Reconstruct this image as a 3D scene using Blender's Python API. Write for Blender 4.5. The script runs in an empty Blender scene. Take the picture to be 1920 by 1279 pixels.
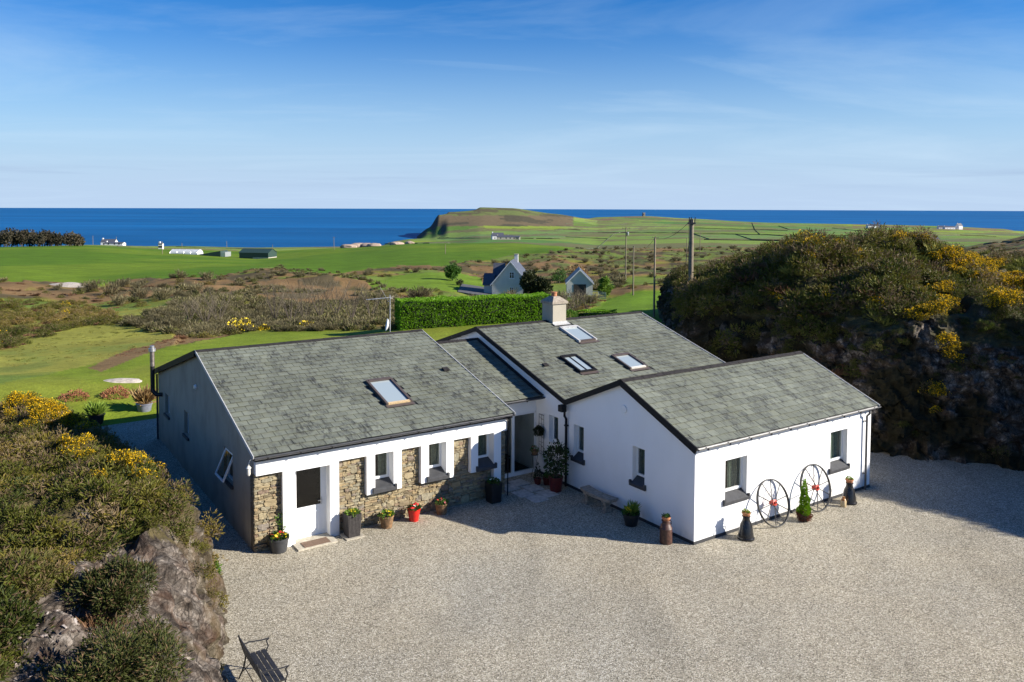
import bpy, bmesh, math, random
import numpy as np
from mathutils import Vector, Matrix
R = math.radians
random.seed(7); rng = np.random.default_rng(11)
scene = bpy.context.scene
col = scene.collection

# ------------------------------------------------------------------ camera
F, CX, CY, CH = 1508.0, 960.0, 462.0, 9.6          # focal length and principal point in photo pixels, height over the yard
PITCH, ROLL = R(2.8), R(0.18)
cp, sp, cr, sr = math.cos(PITCH), math.sin(PITCH), math.cos(ROLL), math.sin(ROLL)
cam = bpy.data.cameras.new('camera'); cam_o = bpy.data.objects.new('camera', cam); col.objects.link(cam_o)
cam.sensor_width = 36; cam.lens = F / 1920 * 36; cam.shift_y = -(639.5 - CY) / 1920
cam.clip_start = 0.1; cam.clip_end = 60000
_U = Vector((0, sp, cp)); _Rt = Vector((1, 0, 0)); _Fw = Vector((0, cp, -sp))
_right = _Rt * cr + _U * sr; _up = _U * cr - _Rt * sr
m = Matrix.Identity(4)
for i in range(3):
    m[i][0] = _right[i]; m[i][1] = _up[i]; m[i][2] = -_Fw[i]
m[2][3] = CH
cam_o.matrix_world = m
scene.camera = cam_o

# ------------------------------------------------------------------ sky and sun
SUN_EL = R(26.5); SUN_AZ = R(-44.2)               # azimuth in the house's own axes, from the shadow of its corner
TH = R(55.9)
UX = np.array([math.sin(TH), math.cos(TH), 0]); UY = np.array([-math.cos(TH), math.sin(TH), 0])
sd = math.cos(SUN_AZ) * UX + math.sin(SUN_AZ) * UY
to_sun = Vector((sd[0] * math.cos(SUN_EL), sd[1] * math.cos(SUN_EL), math.sin(SUN_EL)))
world = bpy.data.worlds.new('World'); scene.world = world; world.use_nodes = True
wt = world.node_tree; wn = wt.nodes; wl = wt.links
bg = wn['Background']
sky = wn.new('ShaderNodeTexSky'); sky.sky_type = 'NISHITA'; sky.sun_disc = False
sky.sun_elevation = SUN_EL; sky.sun_rotation = math.atan2(to_sun.x, to_sun.y)
sky.altitude = 50; sky.air_density = 1.0; sky.dust_density = 0.2; sky.ozone_density = 1.6
SKY_STRENGTH = 0.05
bg.inputs['Strength'].default_value = SKY_STRENGTH
hsv = wn.new('ShaderNodeHueSaturation'); hsv.inputs['Saturation'].default_value = 1.85; hsv.inputs['Value'].default_value = 1.22
wl.new(sky.outputs[0], hsv.inputs['Color'])
# thin streaks of high cloud, mapped on a flat layer overhead
tc = wn.new('ShaderNodeTexCoord'); sep = wn.new('ShaderNodeSeparateXYZ'); wl.new(tc.outputs['Generated'], sep.inputs[0])
def wmath(op, a, b=None, clamp=False):
    n = wn.new('ShaderNodeMath'); n.operation = op; n.use_clamp = clamp
    for k, v in enumerate((a, b)):
        if v is None: continue
        if isinstance(v, (int, float)): n.inputs[k].default_value = v
        else: wl.new(v, n.inputs[k])
    return n.outputs[0]
zz = wmath('ADD', wmath('MAXIMUM', sep.outputs[2], 0.0), 0.07)
cxy = wn.new('ShaderNodeCombineXYZ'); wl.new(wmath('DIVIDE', sep.outputs[0], zz), cxy.inputs[0]); wl.new(wmath('DIVIDE', sep.outputs[1], zz), cxy.inputs[1])
mp = wn.new('ShaderNodeMapping'); mp.inputs['Rotation'].default_value = (0, 0, R(28)); mp.inputs['Scale'].default_value = (0.42, 0.75, 1)
wl.new(cxy.outputs[0], mp.inputs[0])
nz = wn.new('ShaderNodeTexNoise'); nz.inputs['Scale'].default_value = 0.6; nz.inputs['Detail'].default_value = 7; nz.inputs['Roughness'].default_value = 0.6; nz.inputs['Distortion'].default_value = 1.2
wl.new(mp.outputs[0], nz.inputs['Vector'])
cr_ = wn.new('ShaderNodeValToRGB'); cr_.color_ramp.elements[0].position = 0.47; cr_.color_ramp.elements[1].position = 0.78
wl.new(nz.outputs['Fac'], cr_.inputs[0])
fac = wmath('MULTIPLY', cr_.outputs[0], 0.42)
zc_ = wmath('MAXIMUM', sep.outputs[2], 0.0); hz_ = wmath('POWER', 2.718, wmath('MULTIPLY', wmath('MULTIPLY', zc_, zc_), -44.0))
hmix = wn.new('ShaderNodeMix'); hmix.data_type = 'RGBA'; wl.new(wmath('MULTIPLY', hz_, 0.97), hmix.inputs[0]); hmix.inputs[7].default_value = (5.5, 7.1, 9.6, 1)
tnt = wn.new('ShaderNodeMix'); tnt.data_type = 'RGBA'; tnt.blend_type = 'MULTIPLY'; tnt.inputs[0].default_value = 1.0; wl.new(hsv.outputs[0], tnt.inputs[6]); tnt.inputs[7].default_value = (0.38, 0.84, 1.18, 1); wl.new(tnt.outputs[2], hmix.inputs[6])
mixc = wn.new('ShaderNodeMix'); mixc.data_type = 'RGBA'
wl.new(fac, mixc.inputs[0]); wl.new(hmix.outputs[2], mixc.inputs[6]); mixc.inputs[7].default_value = (6.6, 8.5, 10.4, 1)
# a low grey-blue bank of cloud far out over the sea, here and there along the horizon
bn = wn.new('ShaderNodeTexNoise'); bmp = wn.new('ShaderNodeMapping'); bmp.inputs['Scale'].default_value = (2.2, 2.2, 55); wl.new(tc.outputs['Generated'], bmp.inputs[0]); wl.new(bmp.outputs[0], bn.inputs['Vector']); bn.inputs['Scale'].default_value = 1.6; bn.inputs['Detail'].default_value = 6; bn.inputs['Roughness'].default_value = 0.6
bz = wmath('SUBTRACT', 1.0, wmath('ABSOLUTE', wmath('DIVIDE', wmath('SUBTRACT', sep.outputs[2], 0.036), 0.017)), True)
br = wn.new('ShaderNodeValToRGB'); br.color_ramp.elements[0].position = 0.5; br.color_ramp.elements[1].position = 0.68; wl.new(bn.outputs['Fac'], br.inputs[0])
bmix = wn.new('ShaderNodeMix'); bmix.data_type = 'RGBA'; wl.new(wmath('MULTIPLY', wmath('MULTIPLY', bz, br.outputs[0]), 0.45), bmix.inputs[0]); wl.new(mixc.outputs[2], bmix.inputs[6]); bmix.inputs[7].default_value = (3.9, 5.2, 7.6, 1)
wl.new(bmix.outputs[2], bg.inputs['Color'])

sun = bpy.data.lights.new('sun', 'SUN'); sun.energy = 5.0; sun.angle = R(0.53); sun.color = (1.0, 0.93, 0.82)
sun_o = bpy.data.objects.new('sun', sun); col.objects.link(sun_o)
sun_o.rotation_euler = (-to_sun).to_track_quat('-Z', 'Y').to_euler()
vs = scene.view_settings; vs.view_transform = 'Standard'; vs.look = 'None'; vs.exposure = 0.92; vs.gamma = 1.0
scene.cycles.max_bounces = 6; scene.cycles.transparent_max_bounces = 8
scene.cycles.caustics_reflective = False; scene.cycles.caustics_refractive = False

# ------------------------------------------------------------------ pixels to directions, the house's axes
def ray(px, py):
    x = (px - CX) / F; y = -(py - CY) / F
    x, y = x * cr - y * sr, x * sr + y * cr
    return np.array([x, cp + y * sp, -sp + y * cp])
def gnd(px, py, z=0.0):
    d = ray(px, py); return np.array([0, 0, CH]) + d * ((z - CH) / d[2])
def at_d(px, py, d):                                # the point that far off, level distance
    r_ = ray(px, py); k = d / math.hypot(r_[0], r_[1]); return np.array([0, 0, CH]) + r_ * k
C0 = gnd(1301, 1022)
def W(x, y, z=0.0): return Vector(C0 + UX * x + UY * y + np.array([0, 0, z]))
HROT = math.pi / 2 - TH                             # turns local x,y into the house's axes

# ------------------------------------------------------------------ mesh helpers
class MB:
    def __init__(s): s.v = []; s.f = []; s.mi = []; s.m = 0
    def add(s, vs_, fs):
        o = len(s.v); s.v += [tuple(map(float, p)) for p in vs_]
        for f in fs: s.f.append(tuple(o + i for i in f)); s.mi.append(s.m)
        return s
    def box(s, x0, x1, y0, y1, z0, z1):
        return s.add([(x0,y0,z0),(x1,y0,z0),(x1,y1,z0),(x0,y1,z0),(x0,y0,z1),(x1,y0,z1),(x1,y1,z1),(x0,y1,z1)],
                     [(3,2,1,0),(4,5,6,7),(0,1,5,4),(1,2,6,5),(2,3,7,6),(3,0,4,7)])
    def hexa(s, p): return s.add(p, [(3,2,1,0),(4,5,6,7),(0,1,5,4),(1,2,6,5),(2,3,7,6),(3,0,4,7)])
    def prism_x(s, poly, x0, x1):                    # poly in (y,z), ccw seen from -x
        n = len(poly); v = [(x0, a, b) for a, b in poly] + [(x1, a, b) for a, b in poly]
        return s.add(v, [tuple(range(n)), tuple(range(2*n-1, n-1, -1))] + [(i, n+i, n+(i+1)%n, (i+1)%n) for i in range(n)])
    def prism_z(s, poly, z0, z1):
        n = len(poly); v = [(a, b, z0) for a, b in poly] + [(a, b, z1) for a, b in poly]
        return s.add(v, [tuple(range(n-1,-1,-1)), tuple(range(n, 2*n))] + [(i, (i+1)%n, n+(i+1)%n, n+i) for i in range(n)])
    def tube(s, pts, r, seg=8, caps=True, closed=False):
        pts = [Vector(p) for p in pts]; n = len(pts); rs = r if isinstance(r, (list, tuple)) else [r]*n
        o = len(s.v); up = None
        for i, p in enumerate(pts):
            if closed: t = pts[(i+1)%n] - pts[i-1]
            else: t = (pts[min(i+1,n-1)] - pts[max(i-1,0)])
            t.normalize()
            if up is None:
                a = Vector((0,0,1)) if abs(t.z) < 0.9 else Vector((1,0,0)); up = (a - t*a.dot(t)).normalized()
            else: up = (up - t*up.dot(t)).normalized()
            b = t.cross(up)
            for k in range(seg):
                an = 2*math.pi*k/seg; q = p + (up*math.cos(an) + b*math.sin(an))*rs[i]; s.v.append(tuple(q))
        m_ = n if closed else n-1
        for i in range(m_):
            j = (i+1) % n
            for k in range(seg):
                s.f.append((o+i*seg+k, o+i*seg+(k+1)%seg, o+j*seg+(k+1)%seg, o+j*seg+k)); s.mi.append(s.m)
        if caps and not closed:
            s.f.append(tuple(o+k for k in range(seg-1,-1,-1))); s.mi.append(s.m)
            s.f.append(tuple(o+(n-1)*seg+k for k in range(seg))); s.mi.append(s.m)
        return s
    def lathe(s, prof, seg=20, cx=0, cy=0, cz=0):    # prof: (r, z) from bottom up
        o = len(s.v)
        for r_, z in prof:
            for k in range(seg):
                a = 2*math.pi*k/seg; s.v.append((cx+r_*math.cos(a), cy+r_*math.sin(a), cz+z))
        n = len(prof)
        for i in range(n-1):
            for k in range(seg):
                s.f.append((o+i*seg+k, o+i*seg+(k+1)%seg, o+(i+1)*seg+(k+1)%seg, o+(i+1)*seg+k)); s.mi.append(s.m)
        s.f.append(tuple(o+k for k in range(seg-1,-1,-1))); s.mi.append(s.m)
        s.f.append(tuple(o+(n-1)*seg+k for k in range(seg))); s.mi.append(s.m)
        return s
    def mesh(s, name, mats, smooth=None):
        me = bpy.data.meshes.new(name); me.from_pydata(s.v, [], s.f)
        for mt in (mats if isinstance(mats, (list, tuple)) else [mats]): me.materials.append(mt)
        if any(s.mi): me.polygons.foreach_set('material_index', s.mi)
        if smooth is not None:
            me.polygons.foreach_set('use_smooth', [True]*len(me.polygons)); me.set_sharp_from_angle(angle=R(smooth))
        me.update(); return me
    def build(s, name, mats, parent=None, smooth=None):
        return link(name, s.mesh(name, mats, smooth), parent)
def link(name, me, parent=None):
    o = bpy.data.objects.new(name, me); col.objects.link(o)
    if parent is not None: o.parent = parent
    return o
def tag(o, label=None, cat=None, group=None, kind=None):
    if label: o['label'] = label
    if cat: o['category'] = cat
    if group: o['group'] = group
    if kind: o['kind'] = kind
    return o
def thing(name, label, cat, loc, rotz=0.0, group=None):
    o = bpy.data.objects.new(name, None); col.objects.link(o)
    o.location = loc; o.rotation_euler = (0, 0, rotz); o.empty_display_size = 0.2
    return tag(o, label, cat, group)
def copy_tree(o, parent=None):
    kids = [c for c in o.children]
    c = o.copy(); col.objects.link(c); c.parent = parent
    for k in kids: copy_tree(k, c)
    return c
def npmesh(name, v, f, mats, smooth=False, mi=None):
    me = bpy.data.meshes.new(name); v = np.asarray(v, np.float32); f = np.asarray(f, np.int32); k = f.shape[1]
    me.vertices.add(len(v)); me.vertices.foreach_set('co', v.ravel())
    me.loops.add(f.size); me.loops.foreach_set('vertex_index', f.ravel())
    me.polygons.add(len(f)); me.polygons.foreach_set('loop_start', np.arange(0, f.size, k, dtype=np.int32))
    for mt in (mats if isinstance(mats, (list, tuple)) else [mats]): me.materials.append(mt)
    if mi is not None: me.polygons.foreach_set('material_index', np.asarray(mi, np.int32))
    me.polygons.foreach_set('use_smooth', np.full(len(f), smooth, bool))
    me.update(calc_edges=True); return me
def vcol(me, name, c):
    a = me.color_attributes.new(name, 'FLOAT_COLOR', 'POINT'); c = np.asarray(c, np.float32)
    if c.shape[1] == 3: c = np.concatenate([c, np.ones((len(c), 1), np.float32)], 1)
    a.data.foreach_set('color', c.ravel())

# value noise in numpy
def _h(ix, iy, iz, s):
    n = (ix.astype(np.int64)*374761393 + iy.astype(np.int64)*668265263 + iz.astype(np.int64)*2147483647 + s*1274126177) & 0xFFFFFFFF
    n = ((n ^ (n >> 13)) * 1274126177) & 0xFFFFFFFF
    n = ((n ^ (n >> 16)) * 2246822519) & 0xFFFFFFFF
    return (n ^ (n >> 15)) / 4294967295.0
def vnoise(x, y, z=None, s=0):
    x = np.asarray(x, float); y = np.asarray(y, float); z = np.zeros_like(x) if z is None else np.asarray(z, float)
    ix, iy, iz = np.floor(x), np.floor(y), np.floor(z); fx, fy, fz = x-ix, y-iy, z-iz
    fx, fy, fz = [t*t*(3-2*t) for t in (fx, fy, fz)]
    r_ = 0
    for a in (0, 1):
        for b in (0, 1):
            for c in (0, 1):
                r_ = r_ + _h(ix+a, iy+b, iz+c, s)*(fx if a else 1-fx)*(fy if b else 1-fy)*(fz if c else 1-fz)
    return r_
def fbm(x, y, z=None, o=4, s=0):
    t = 0; a = 0.5; w = 0
    for k in range(o):
        t = t + a*vnoise(np.asarray(x)*2**k, np.asarray(y)*2**k, None if z is None else np.asarray(z)*2**k, s+k*17); w += a; a *= 0.5
    return t/w
def sstep(a, b, x): t = np.clip((x-a)/(b-a), 0, 1); return t*t*(3-2*t)
# ------------------------------------------------------------------ materials
class NT:
    def __init__(s, name):
        s.m = bpy.data.materials.new(name); s.m.use_nodes = True; s.t = s.m.node_tree; s.n = s.t.nodes; s.b = s.n['Principled BSDF']
    def link(s, a, b): s.t.links.new(a, b)
    def put(s, sock, v):
        if isinstance(v, bpy.types.NodeSocket): s.link(v, sock)
        elif isinstance(v, (tuple, list)) and len(v) == 3 and sock.type == 'RGBA': sock.default_value = (*v, 1)
        else: sock.default_value = v
    def pos(s): return s.n.new('ShaderNodeNewGeometry').outputs['Position']
    def obj(s): return s.n.new('ShaderNodeTexCoord').outputs['Object']
    def mapping(s, v, scale=(1,1,1), rot=(0,0,0), loc=(0,0,0)):
        n = s.n.new('ShaderNodeMapping'); s.link(v, n.inputs[0]); n.inputs['Scale'].default_value = scale; n.inputs['Rotation'].default_value = rot; n.inputs['Location'].default_value = loc
        return n.outputs[0]
    def noise(s, v, scale, detail=4, rough=0.55, dist=0):
        n = s.n.new('ShaderNodeTexNoise'); s.link(v, n.inputs['Vector']); n.inputs['Scale'].default_value = scale; n.inputs['Detail'].default_value = detail; n.inputs['Roughness'].default_value = rough; n.inputs['Distortion'].default_value = dist
        return n.outputs['Fac']
    def voronoi(s, v, scale, feature='F1', out='Distance', rnd=1):
        n = s.n.new('ShaderNodeTexVoronoi'); n.feature = feature; s.link(v, n.inputs['Vector']); n.inputs['Scale'].default_value = scale; n.inputs['Randomness'].default_value = rnd
        return n.outputs[out]
    def ramp(s, v, stops):
        n = s.n.new('ShaderNodeValToRGB'); s.link(v, n.inputs[0]); e = n.color_ramp.elements
        while len(e) < len(stops): e.new(0.5)
        for k, (p, c) in enumerate(stops):
            e[k].position = p; e[k].color = (*c, 1) if isinstance(c, (tuple, list)) else (c, c, c, 1)
        return n.outputs[0]
    def mix(s, f, a, b, mode='MIX'):
        n = s.n.new('ShaderNodeMix'); n.data_type = 'RGBA'; n.blend_type = mode
        s.put(n.inputs[0], f); s.put(n.inputs[6], a); s.put(n.inputs[7], b); return n.outputs[2]
    def math(s, op, a, b=None, clamp=False):
        n = s.n.new('ShaderNodeMath'); n.operation = op; n.use_clamp = clamp; s.put(n.inputs[0], a)
        if b is not None: s.put(n.inputs[1], b)
        return n.outputs[0]
    def bump(s, h, strength=0.3, dist=0.02, normal=None):
        n = s.n.new('ShaderNodeBump'); s.link(h, n.inputs['Height']); n.inputs['Strength'].default_value = strength; n.inputs['Distance'].default_value = dist
        if normal is not None: s.link(normal, n.inputs['Normal'])
        return n.outputs[0]
    def attr(s, name, typ='GEOMETRY', out='Color'):
        n = s.n.new('ShaderNodeAttribute'); n.attribute_name = name; n.attribute_type = typ; return n.outputs[out]
    def rnd(s): return s.n.new('ShaderNodeObjectInfo').outputs['Random']
    def out(s, color=None, rough=None, normal=None, **kw):
        if color is not None: s.put(s.b.inputs['Base Color'], color)
        if rough is not None: s.put(s.b.inputs['Roughness'], rough)
        if normal is not None: s.link(normal, s.b.inputs['Normal'])
        for k, v in kw.items(): s.put(s.b.inputs[k.replace('_', ' ')], v)
        return s.m
MATS = {}
def simple(name, c, rough=0.6, vary=0.25, scale=6.0, bump=0.0, bscale=60.0, metal=0.0, spec=0.5):
    t = NT(name); p = t.pos(); n = t.noise(p, scale, 5)
    dark = tuple(v*(1-vary) for v in c); lite = tuple(min(1, v*(1+vary)) for v in c)
    cc = t.ramp(n, [(0.3, dark), (0.7, lite)]); nm = None
    if bump: nm = t.bump(t.noise(p, bscale, 4), bump, 0.02)
    t.out(cc, rough, nm, Metallic=metal); t.b.inputs['Specular IOR Level'].default_value = spec
    MATS[name] = t.m; return t.m

def m_render(name, c, stain, amt, bump=0.25):
    t = NT(name); p = t.pos()
    n = t.noise(t.mapping(p, (1, 1, 0.6)), 1.3, 6, 0.6); f = t.ramp(n, [(0.45, 0), (0.8, amt)])
    cc = t.mix(f, c, stain)
    sz_ = t.n.new('ShaderNodeSeparateXYZ'); t.link(p, sz_.inputs[0])       # splash dirt along the foot, drip marks
    foot = t.math('MULTIPLY', t.ramp(sz_.outputs[2], [(0.0, 1.0), (0.42, 0.0)]), t.ramp(t.noise(t.mapping(p, (1, 1, 0.6)), 3.5, 6, 0.65), [(0.38, 0), (0.7, 0.75)]))
    cc = t.mix(foot, cc, tuple(v*0.52 for v in (c[0], c[1]*0.95, c[2]*0.84)))
    nm = t.bump(t.noise(p, 90, 3), bump, 0.006, t.bump(t.noise(p, 7, 3), 0.25, 0.01))
    t.out(cc, 0.75, nm); t.b.inputs['Specular IOR Level'].default_value = 0.25; return t.m
M_WHITE = m_render('white_render', (0.84, 0.84, 0.835), (0.72, 0.72, 0.69), 0.3)
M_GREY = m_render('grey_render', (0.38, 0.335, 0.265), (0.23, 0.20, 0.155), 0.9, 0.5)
M_CHIM = m_render('chimney_render', (0.38, 0.345, 0.275), (0.30, 0.27, 0.21), 0.8, 0.5)
M_PLINTH = simple('plinth', (0.035, 0.036, 0.04), 0.7, 0.2)
M_BLACK = simple('black_paint', (0.012, 0.012, 0.013), 0.65, 0.25, 9, spec=0.2)
M_IRON = simple('black_iron', (0.022, 0.022, 0.024), 0.5, 0.4, 25, 0.15, 120)
M_SILL = simple('sill_paint', (0.045, 0.046, 0.05), 0.55, 0.2, 8, 0.15)
M_PVC = simple('white_plastic', (0.78, 0.79, 0.79), 0.3, 0.03, 3)
M_GUTA = simple('dark_gutter', (0.05, 0.052, 0.058), 0.3, 0.25, 5)
M_GUTC = simple('grey_gutter', (0.19, 0.19, 0.19), 0.4, 0.25, 5)
M_LEAD = simple('lead_flashing', (0.45, 0.45, 0.44), 0.5, 0.2, 12)
M_RIDGE = simple('ridge_tile', (0.030, 0.027, 0.026), 0.75, 0.5, 9, 0.3, spec=0.2)
M_DECK = simple('roof_underlay', (0.045, 0.047, 0.045), 0.9, 0.2)
M_FRAMEBR = simple('brown_frame', (0.085, 0.065, 0.055), 0.45, 0.2)
M_PINE = simple('pine_frame', (0.55, 0.40, 0.22), 0.5, 0.2, 20)
M_CREAM = simple('cream_lining', (0.62, 0.60, 0.54), 0.6, 0.1)
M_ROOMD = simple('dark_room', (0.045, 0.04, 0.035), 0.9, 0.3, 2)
M_CURT = simple('curtain', (0.36, 0.38, 0.29), 0.9, 0.3, 14)
M_LAMPSH = simple('lamp_shade', (0.75, 0.72, 0.64), 0.8, 0.05)
M_STEEL = simple('flue_steel', (0.42, 0.36, 0.32), 0.35, 0.35, 8, 0, 60, 0.85)
M_STEELB = simple('flue_cap', (0.55, 0.55, 0.55), 0.35, 0.2, 8, 0, 60, 0.8)
M_TERRA = simple('terracotta', (0.42, 0.17, 0.075), 0.75, 0.3, 12, 0.2)
M_SLAB = simple('concrete_slab', (0.42, 0.38, 0.30), 0.85, 0.25, 9, 0.3)
M_PAVE = simple('paving', (0.46, 0.44, 0.40), 0.85, 0.3, 7, 0.3)
M_MAT = simple('doormat', (0.17, 0.11, 0.075), 0.95, 0.3, 30, 0.5, 200)
M_POTG = simple('grey_pot', (0.048, 0.05, 0.055), 0.4, 0.2, 8)
M_POTBL = simple('blue_grey_pot', (0.17, 0.18, 0.23), 0.4, 0.2, 8)
M_POTDK = simple('black_pot', (0.017, 0.017, 0.018), 0.4, 0.3, 8)
M_POTBR = simple('brown_pot', (0.20, 0.115, 0.055), 0.75, 0.6, 9, 0.5, 40)
M_POTRED = simple('red_pot', (0.55, 0.018, 0.012), 0.3, 0.15, 8)
M_POTDR = simple('dark_red_pot', (0.12, 0.014, 0.010), 0.4, 0.2, 8)
M_PLANT = simple('slate_planter', (0.05, 0.044, 0.042), 0.6, 0.45, 22, 0.4, 60)
M_SOIL = simple('soil', (0.03, 0.02, 0.013), 0.95, 0.4, 30, 0.6)
M_STBENCH = simple('cast_stone', (0.30, 0.255, 0.20), 0.85, 0.35, 12, 0.4)
M_CHURNB = simple('black_churn', (0.014, 0.014, 0.015), 0.25, 0.3, 10)
M_CHURNR = simple('rusty_churn', (0.075, 0.035, 0.025), 0.5, 0.5, 14, 0.2)
M_REDHUB = simple('red_hub', (0.50, 0.035, 0.015), 0.4, 0.15, 12)
M_JAR = simple('stoneware', (0.52, 0.40, 0.23), 0.3, 0.1, 5)
M_JARB = simple('stoneware_brown', (0.28, 0.12, 0.03), 0.3, 0.2, 5)
M_ROOTB = simple('root_ball', (0.15, 0.075, 0.03), 0.95, 0.5, 30, 0.8, 50)
M_BARK = simple('bark', (0.10, 0.08, 0.06), 0.9, 0.4, 12, 0.6, 30)
M_POLE = simple('pole_wood', (0.20, 0.165, 0.115), 0.85, 0.3, 6, 0.4, 30)
M_ALU = simple('aluminium', (0.55, 0.56, 0.58), 0.35, 0.15, 6, 0, 60, 0.6)
M_NWALL = simple('pale_grey_render', (0.56, 0.57, 0.52), 0.8, 0.06, 1)
M_NROOF = simple('far_slate', (0.075, 0.08, 0.10), 0.5, 0.2, 2)
M_WWALL = simple('white_wash', (0.75, 0.75, 0.73), 0.8, 0.06, 1)
M_GSHED = simple('green_cladding', (0.028, 0.055, 0.045), 0.5, 0.15, 1)
M_TUNNEL = simple('tunnel_skin', (0.55, 0.57, 0.58), 0.4, 0.15, 1)
M_CONC = simple('shed_concrete', (0.42, 0.38, 0.32), 0.85, 0.2, 1)
M_SPOIL = simple('spoil', (0.36, 0.27, 0.21), 0.95, 0.3, 0.4, 0.5, 3)
M_RUIN = simple('ruin_stone', (0.16, 0.15, 0.14), 0.9, 0.3, 0.3)
M_WIRE = simple('wire', (0.03, 0.03, 0.03), 0.6, 0.1)
M_TARMAC = simple('driveway', (0.075, 0.075, 0.08), 0.9, 0.25, 1)
M_TRACK = simple('farm_track', (0.33, 0.28, 0.21), 0.9, 0.25, 1)

def m_glass(name, tint=(0.9, 0.95, 0.95), refl=1.0):
    t = NT(name); n = t.n; n.remove(t.b)
    tr = n.new('ShaderNodeBsdfTransparent'); tr.inputs[0].default_value = (*tint, 1)
    gl = n.new('ShaderNodeBsdfGlossy'); gl.inputs['Roughness'].default_value = 0.02; gl.inputs[0].default_value = (refl, refl, refl, 1)
    fr = n.new('ShaderNodeFresnel'); fr.inputs[0].default_value = 1.6
    bf = n.new('ShaderNodeNewGeometry'); mx = n.new('ShaderNodeMixShader'); t.link(t.math('MULTIPLY', fr.outputs[0], t.math('SUBTRACT', 1.0, bf.outputs['Backfacing'])), mx.inputs[0]); t.link(tr.outputs[0], mx.inputs[1]); t.link(gl.outputs[0], mx.inputs[2])
    t.link(mx.outputs[0], n['Material Output'].inputs[0]); return t.m
M_GLASS = m_glass('window_glass', (0.74, 0.78, 0.78)); M_DKGLASS = m_glass('door_glass', (0.30, 0.31, 0.32))
t = NT('skylight_glass'); M_SKYGL = t.out((0.33, 0.39, 0.41), 0.06, None, Coat_Weight=0.6); t.b.inputs['Specular IOR Level'].default_value = 0.9

# roof slates: every slate has its own tone; lichen bloom and soot stains lie across them
def m_slate(name, per_object):
    t = NT(name); p = t.pos(); r_ = t.rnd() if per_object else t.attr('rnd', out='Fac')
    ph = t.mapping(p, (1, 1, 1), (0, 0, -HROT))
    base = t.ramp(r_, [(0.0, (0.150, 0.158, 0.122)), (0.3, (0.178, 0.188, 0.148)), (0.75, (0.190, 0.200, 0.157)), (1.0, (0.215, 0.226, 0.178))])
    big = t.ramp(t.noise(p, 0.35, 3), [(0.35, (0.86, 0.87, 0.84)), (0.7, (1.08, 1.10, 1.09))])
    c = t.mix(1.0, base, big, 'MULTIPLY')
    moss = t.math('MULTIPLY', t.ramp(t.noise(p, 0.9, 5, 0.65), [(0.55, 0), (0.75, 1)]), 0.4)
    c = t.mix(moss, c, (0.17, 0.17, 0.085))
    st = t.noise(t.mapping(ph, (1.1, 0.5, 1.4)), 1.5, 8, 0.72, 0.7); stf = t.ramp(st, [(0.46, 0), (0.60, 0.95)])
    fine = t.ramp(t.noise(t.mapping(ph, (5, 1.2, 4)), 3.0, 5, 0.7), [(0.40, 0), (0.58, 1)])
    c = t.mix(t.math('MULTIPLY', stf, fine), c, (0.045, 0.046, 0.042))
    g = t.ramp(t.noise(p, 45, 3), [(0.3, 0.86), (0.7, 1.08)]); c = t.mix(1.0, c, g, 'MULTIPLY')
    return t.out(c, 0.62, t.bump(t.noise(p, 70, 4), 0.35, 0.006))
M_SLATE_O = m_slate('slate_single', True); M_SLATE_J = m_slate('slate_joined', False)
def m_stone(name, per_object):
    t = NT(name); p = t.pos(); r_ = t.rnd() if per_object else t.attr('rnd', out='Fac')
    c = t.ramp(r_, [(0, (0.15, 0.12, 0.075)), (0.2, (0.29, 0.225, 0.125)), (0.45, (0.34, 0.28, 0.17)), (0.62, (0.26, 0.235, 0.165)), (0.8, (0.33, 0.245, 0.125)), (0.9, (0.23, 0.16, 0.11)), (1, (0.22, 0.20, 0.165))])
    n = t.ramp(t.noise(p, 14, 6, 0.65), [(0.3, 0.7), (0.7, 1.2)]); c = t.mix(1.0, c, n, 'MULTIPLY')
    return t.out(c, 0.85, t.bump(t.noise(p, 30, 6, 0.7), 0.7, 0.02))
M_STONE_O = m_stone('stone_single', True); M_STONE_J = m_stone('stone_joined', False)
M_MORTAR = simple('earth_mortar', (0.15, 0.115, 0.07), 0.95, 0.35, 20, 0.6, 60)

# gravel: small angular chips, each its own tone, in a bed with wheel-worn patches
t = NT('gravel'); p = t.pos()
wp = t.n.new('ShaderNodeVectorMath'); wp.operation = 'ADD'; t.link(p, wp.inputs[0])
nn = t.n.new('ShaderNodeTexNoise'); t.link(p, nn.inputs['Vector']); nn.inputs['Scale'].default_value = 30
sc_ = t.n.new('ShaderNodeVectorMath'); sc_.operation = 'SCALE'; t.link(nn.outputs['Color'], sc_.inputs[0]); sc_.inputs['Scale'].default_value = 0.03; t.link(sc_.outputs[0], wp.inputs[1])
vv = wp.outputs[0]
c1 = t.voronoi(vv, 36, 'F1', 'Color'); d1 = t.voronoi(vv, 36, 'F1', 'Distance')
c2 = t.voronoi(vv, 80, 'F1', 'Color')
sepc = t.n.new('ShaderNodeSeparateColor'); t.link(c1, sepc.inputs[0]); sepd = t.n.new('ShaderNodeSeparateColor'); t.link(c2, sepd.inputs[0])
tone = t.ramp(sepc.outputs[0], [(0.0, (0.20, 0.18, 0.14)), (0.25, (0.36, 0.33, 0.26)), (0.55, (0.45, 0.415, 0.335)), (0.8, (0.54, 0.50, 0.41)), (1.0, (0.70, 0.66, 0.57))])
tone2 = t.ramp(sepd.outputs[1], [(0.0, 0.75), (0.5, 1.15), (1.0, 1.45)])
g = t.mix(0.55, tone, tone2, 'MULTIPLY')
gap = t.ramp(d1, [(0.45, 1.0), (0.8, 0.42)]); g = t.mix(1.0, g, gap, 'MULTIPLY')
trk = t.noise(t.mapping(p, (0.5, 0.16, 1), (0, 0, R(-38))), 1.0, 3, 0.5, 0.9)
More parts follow.
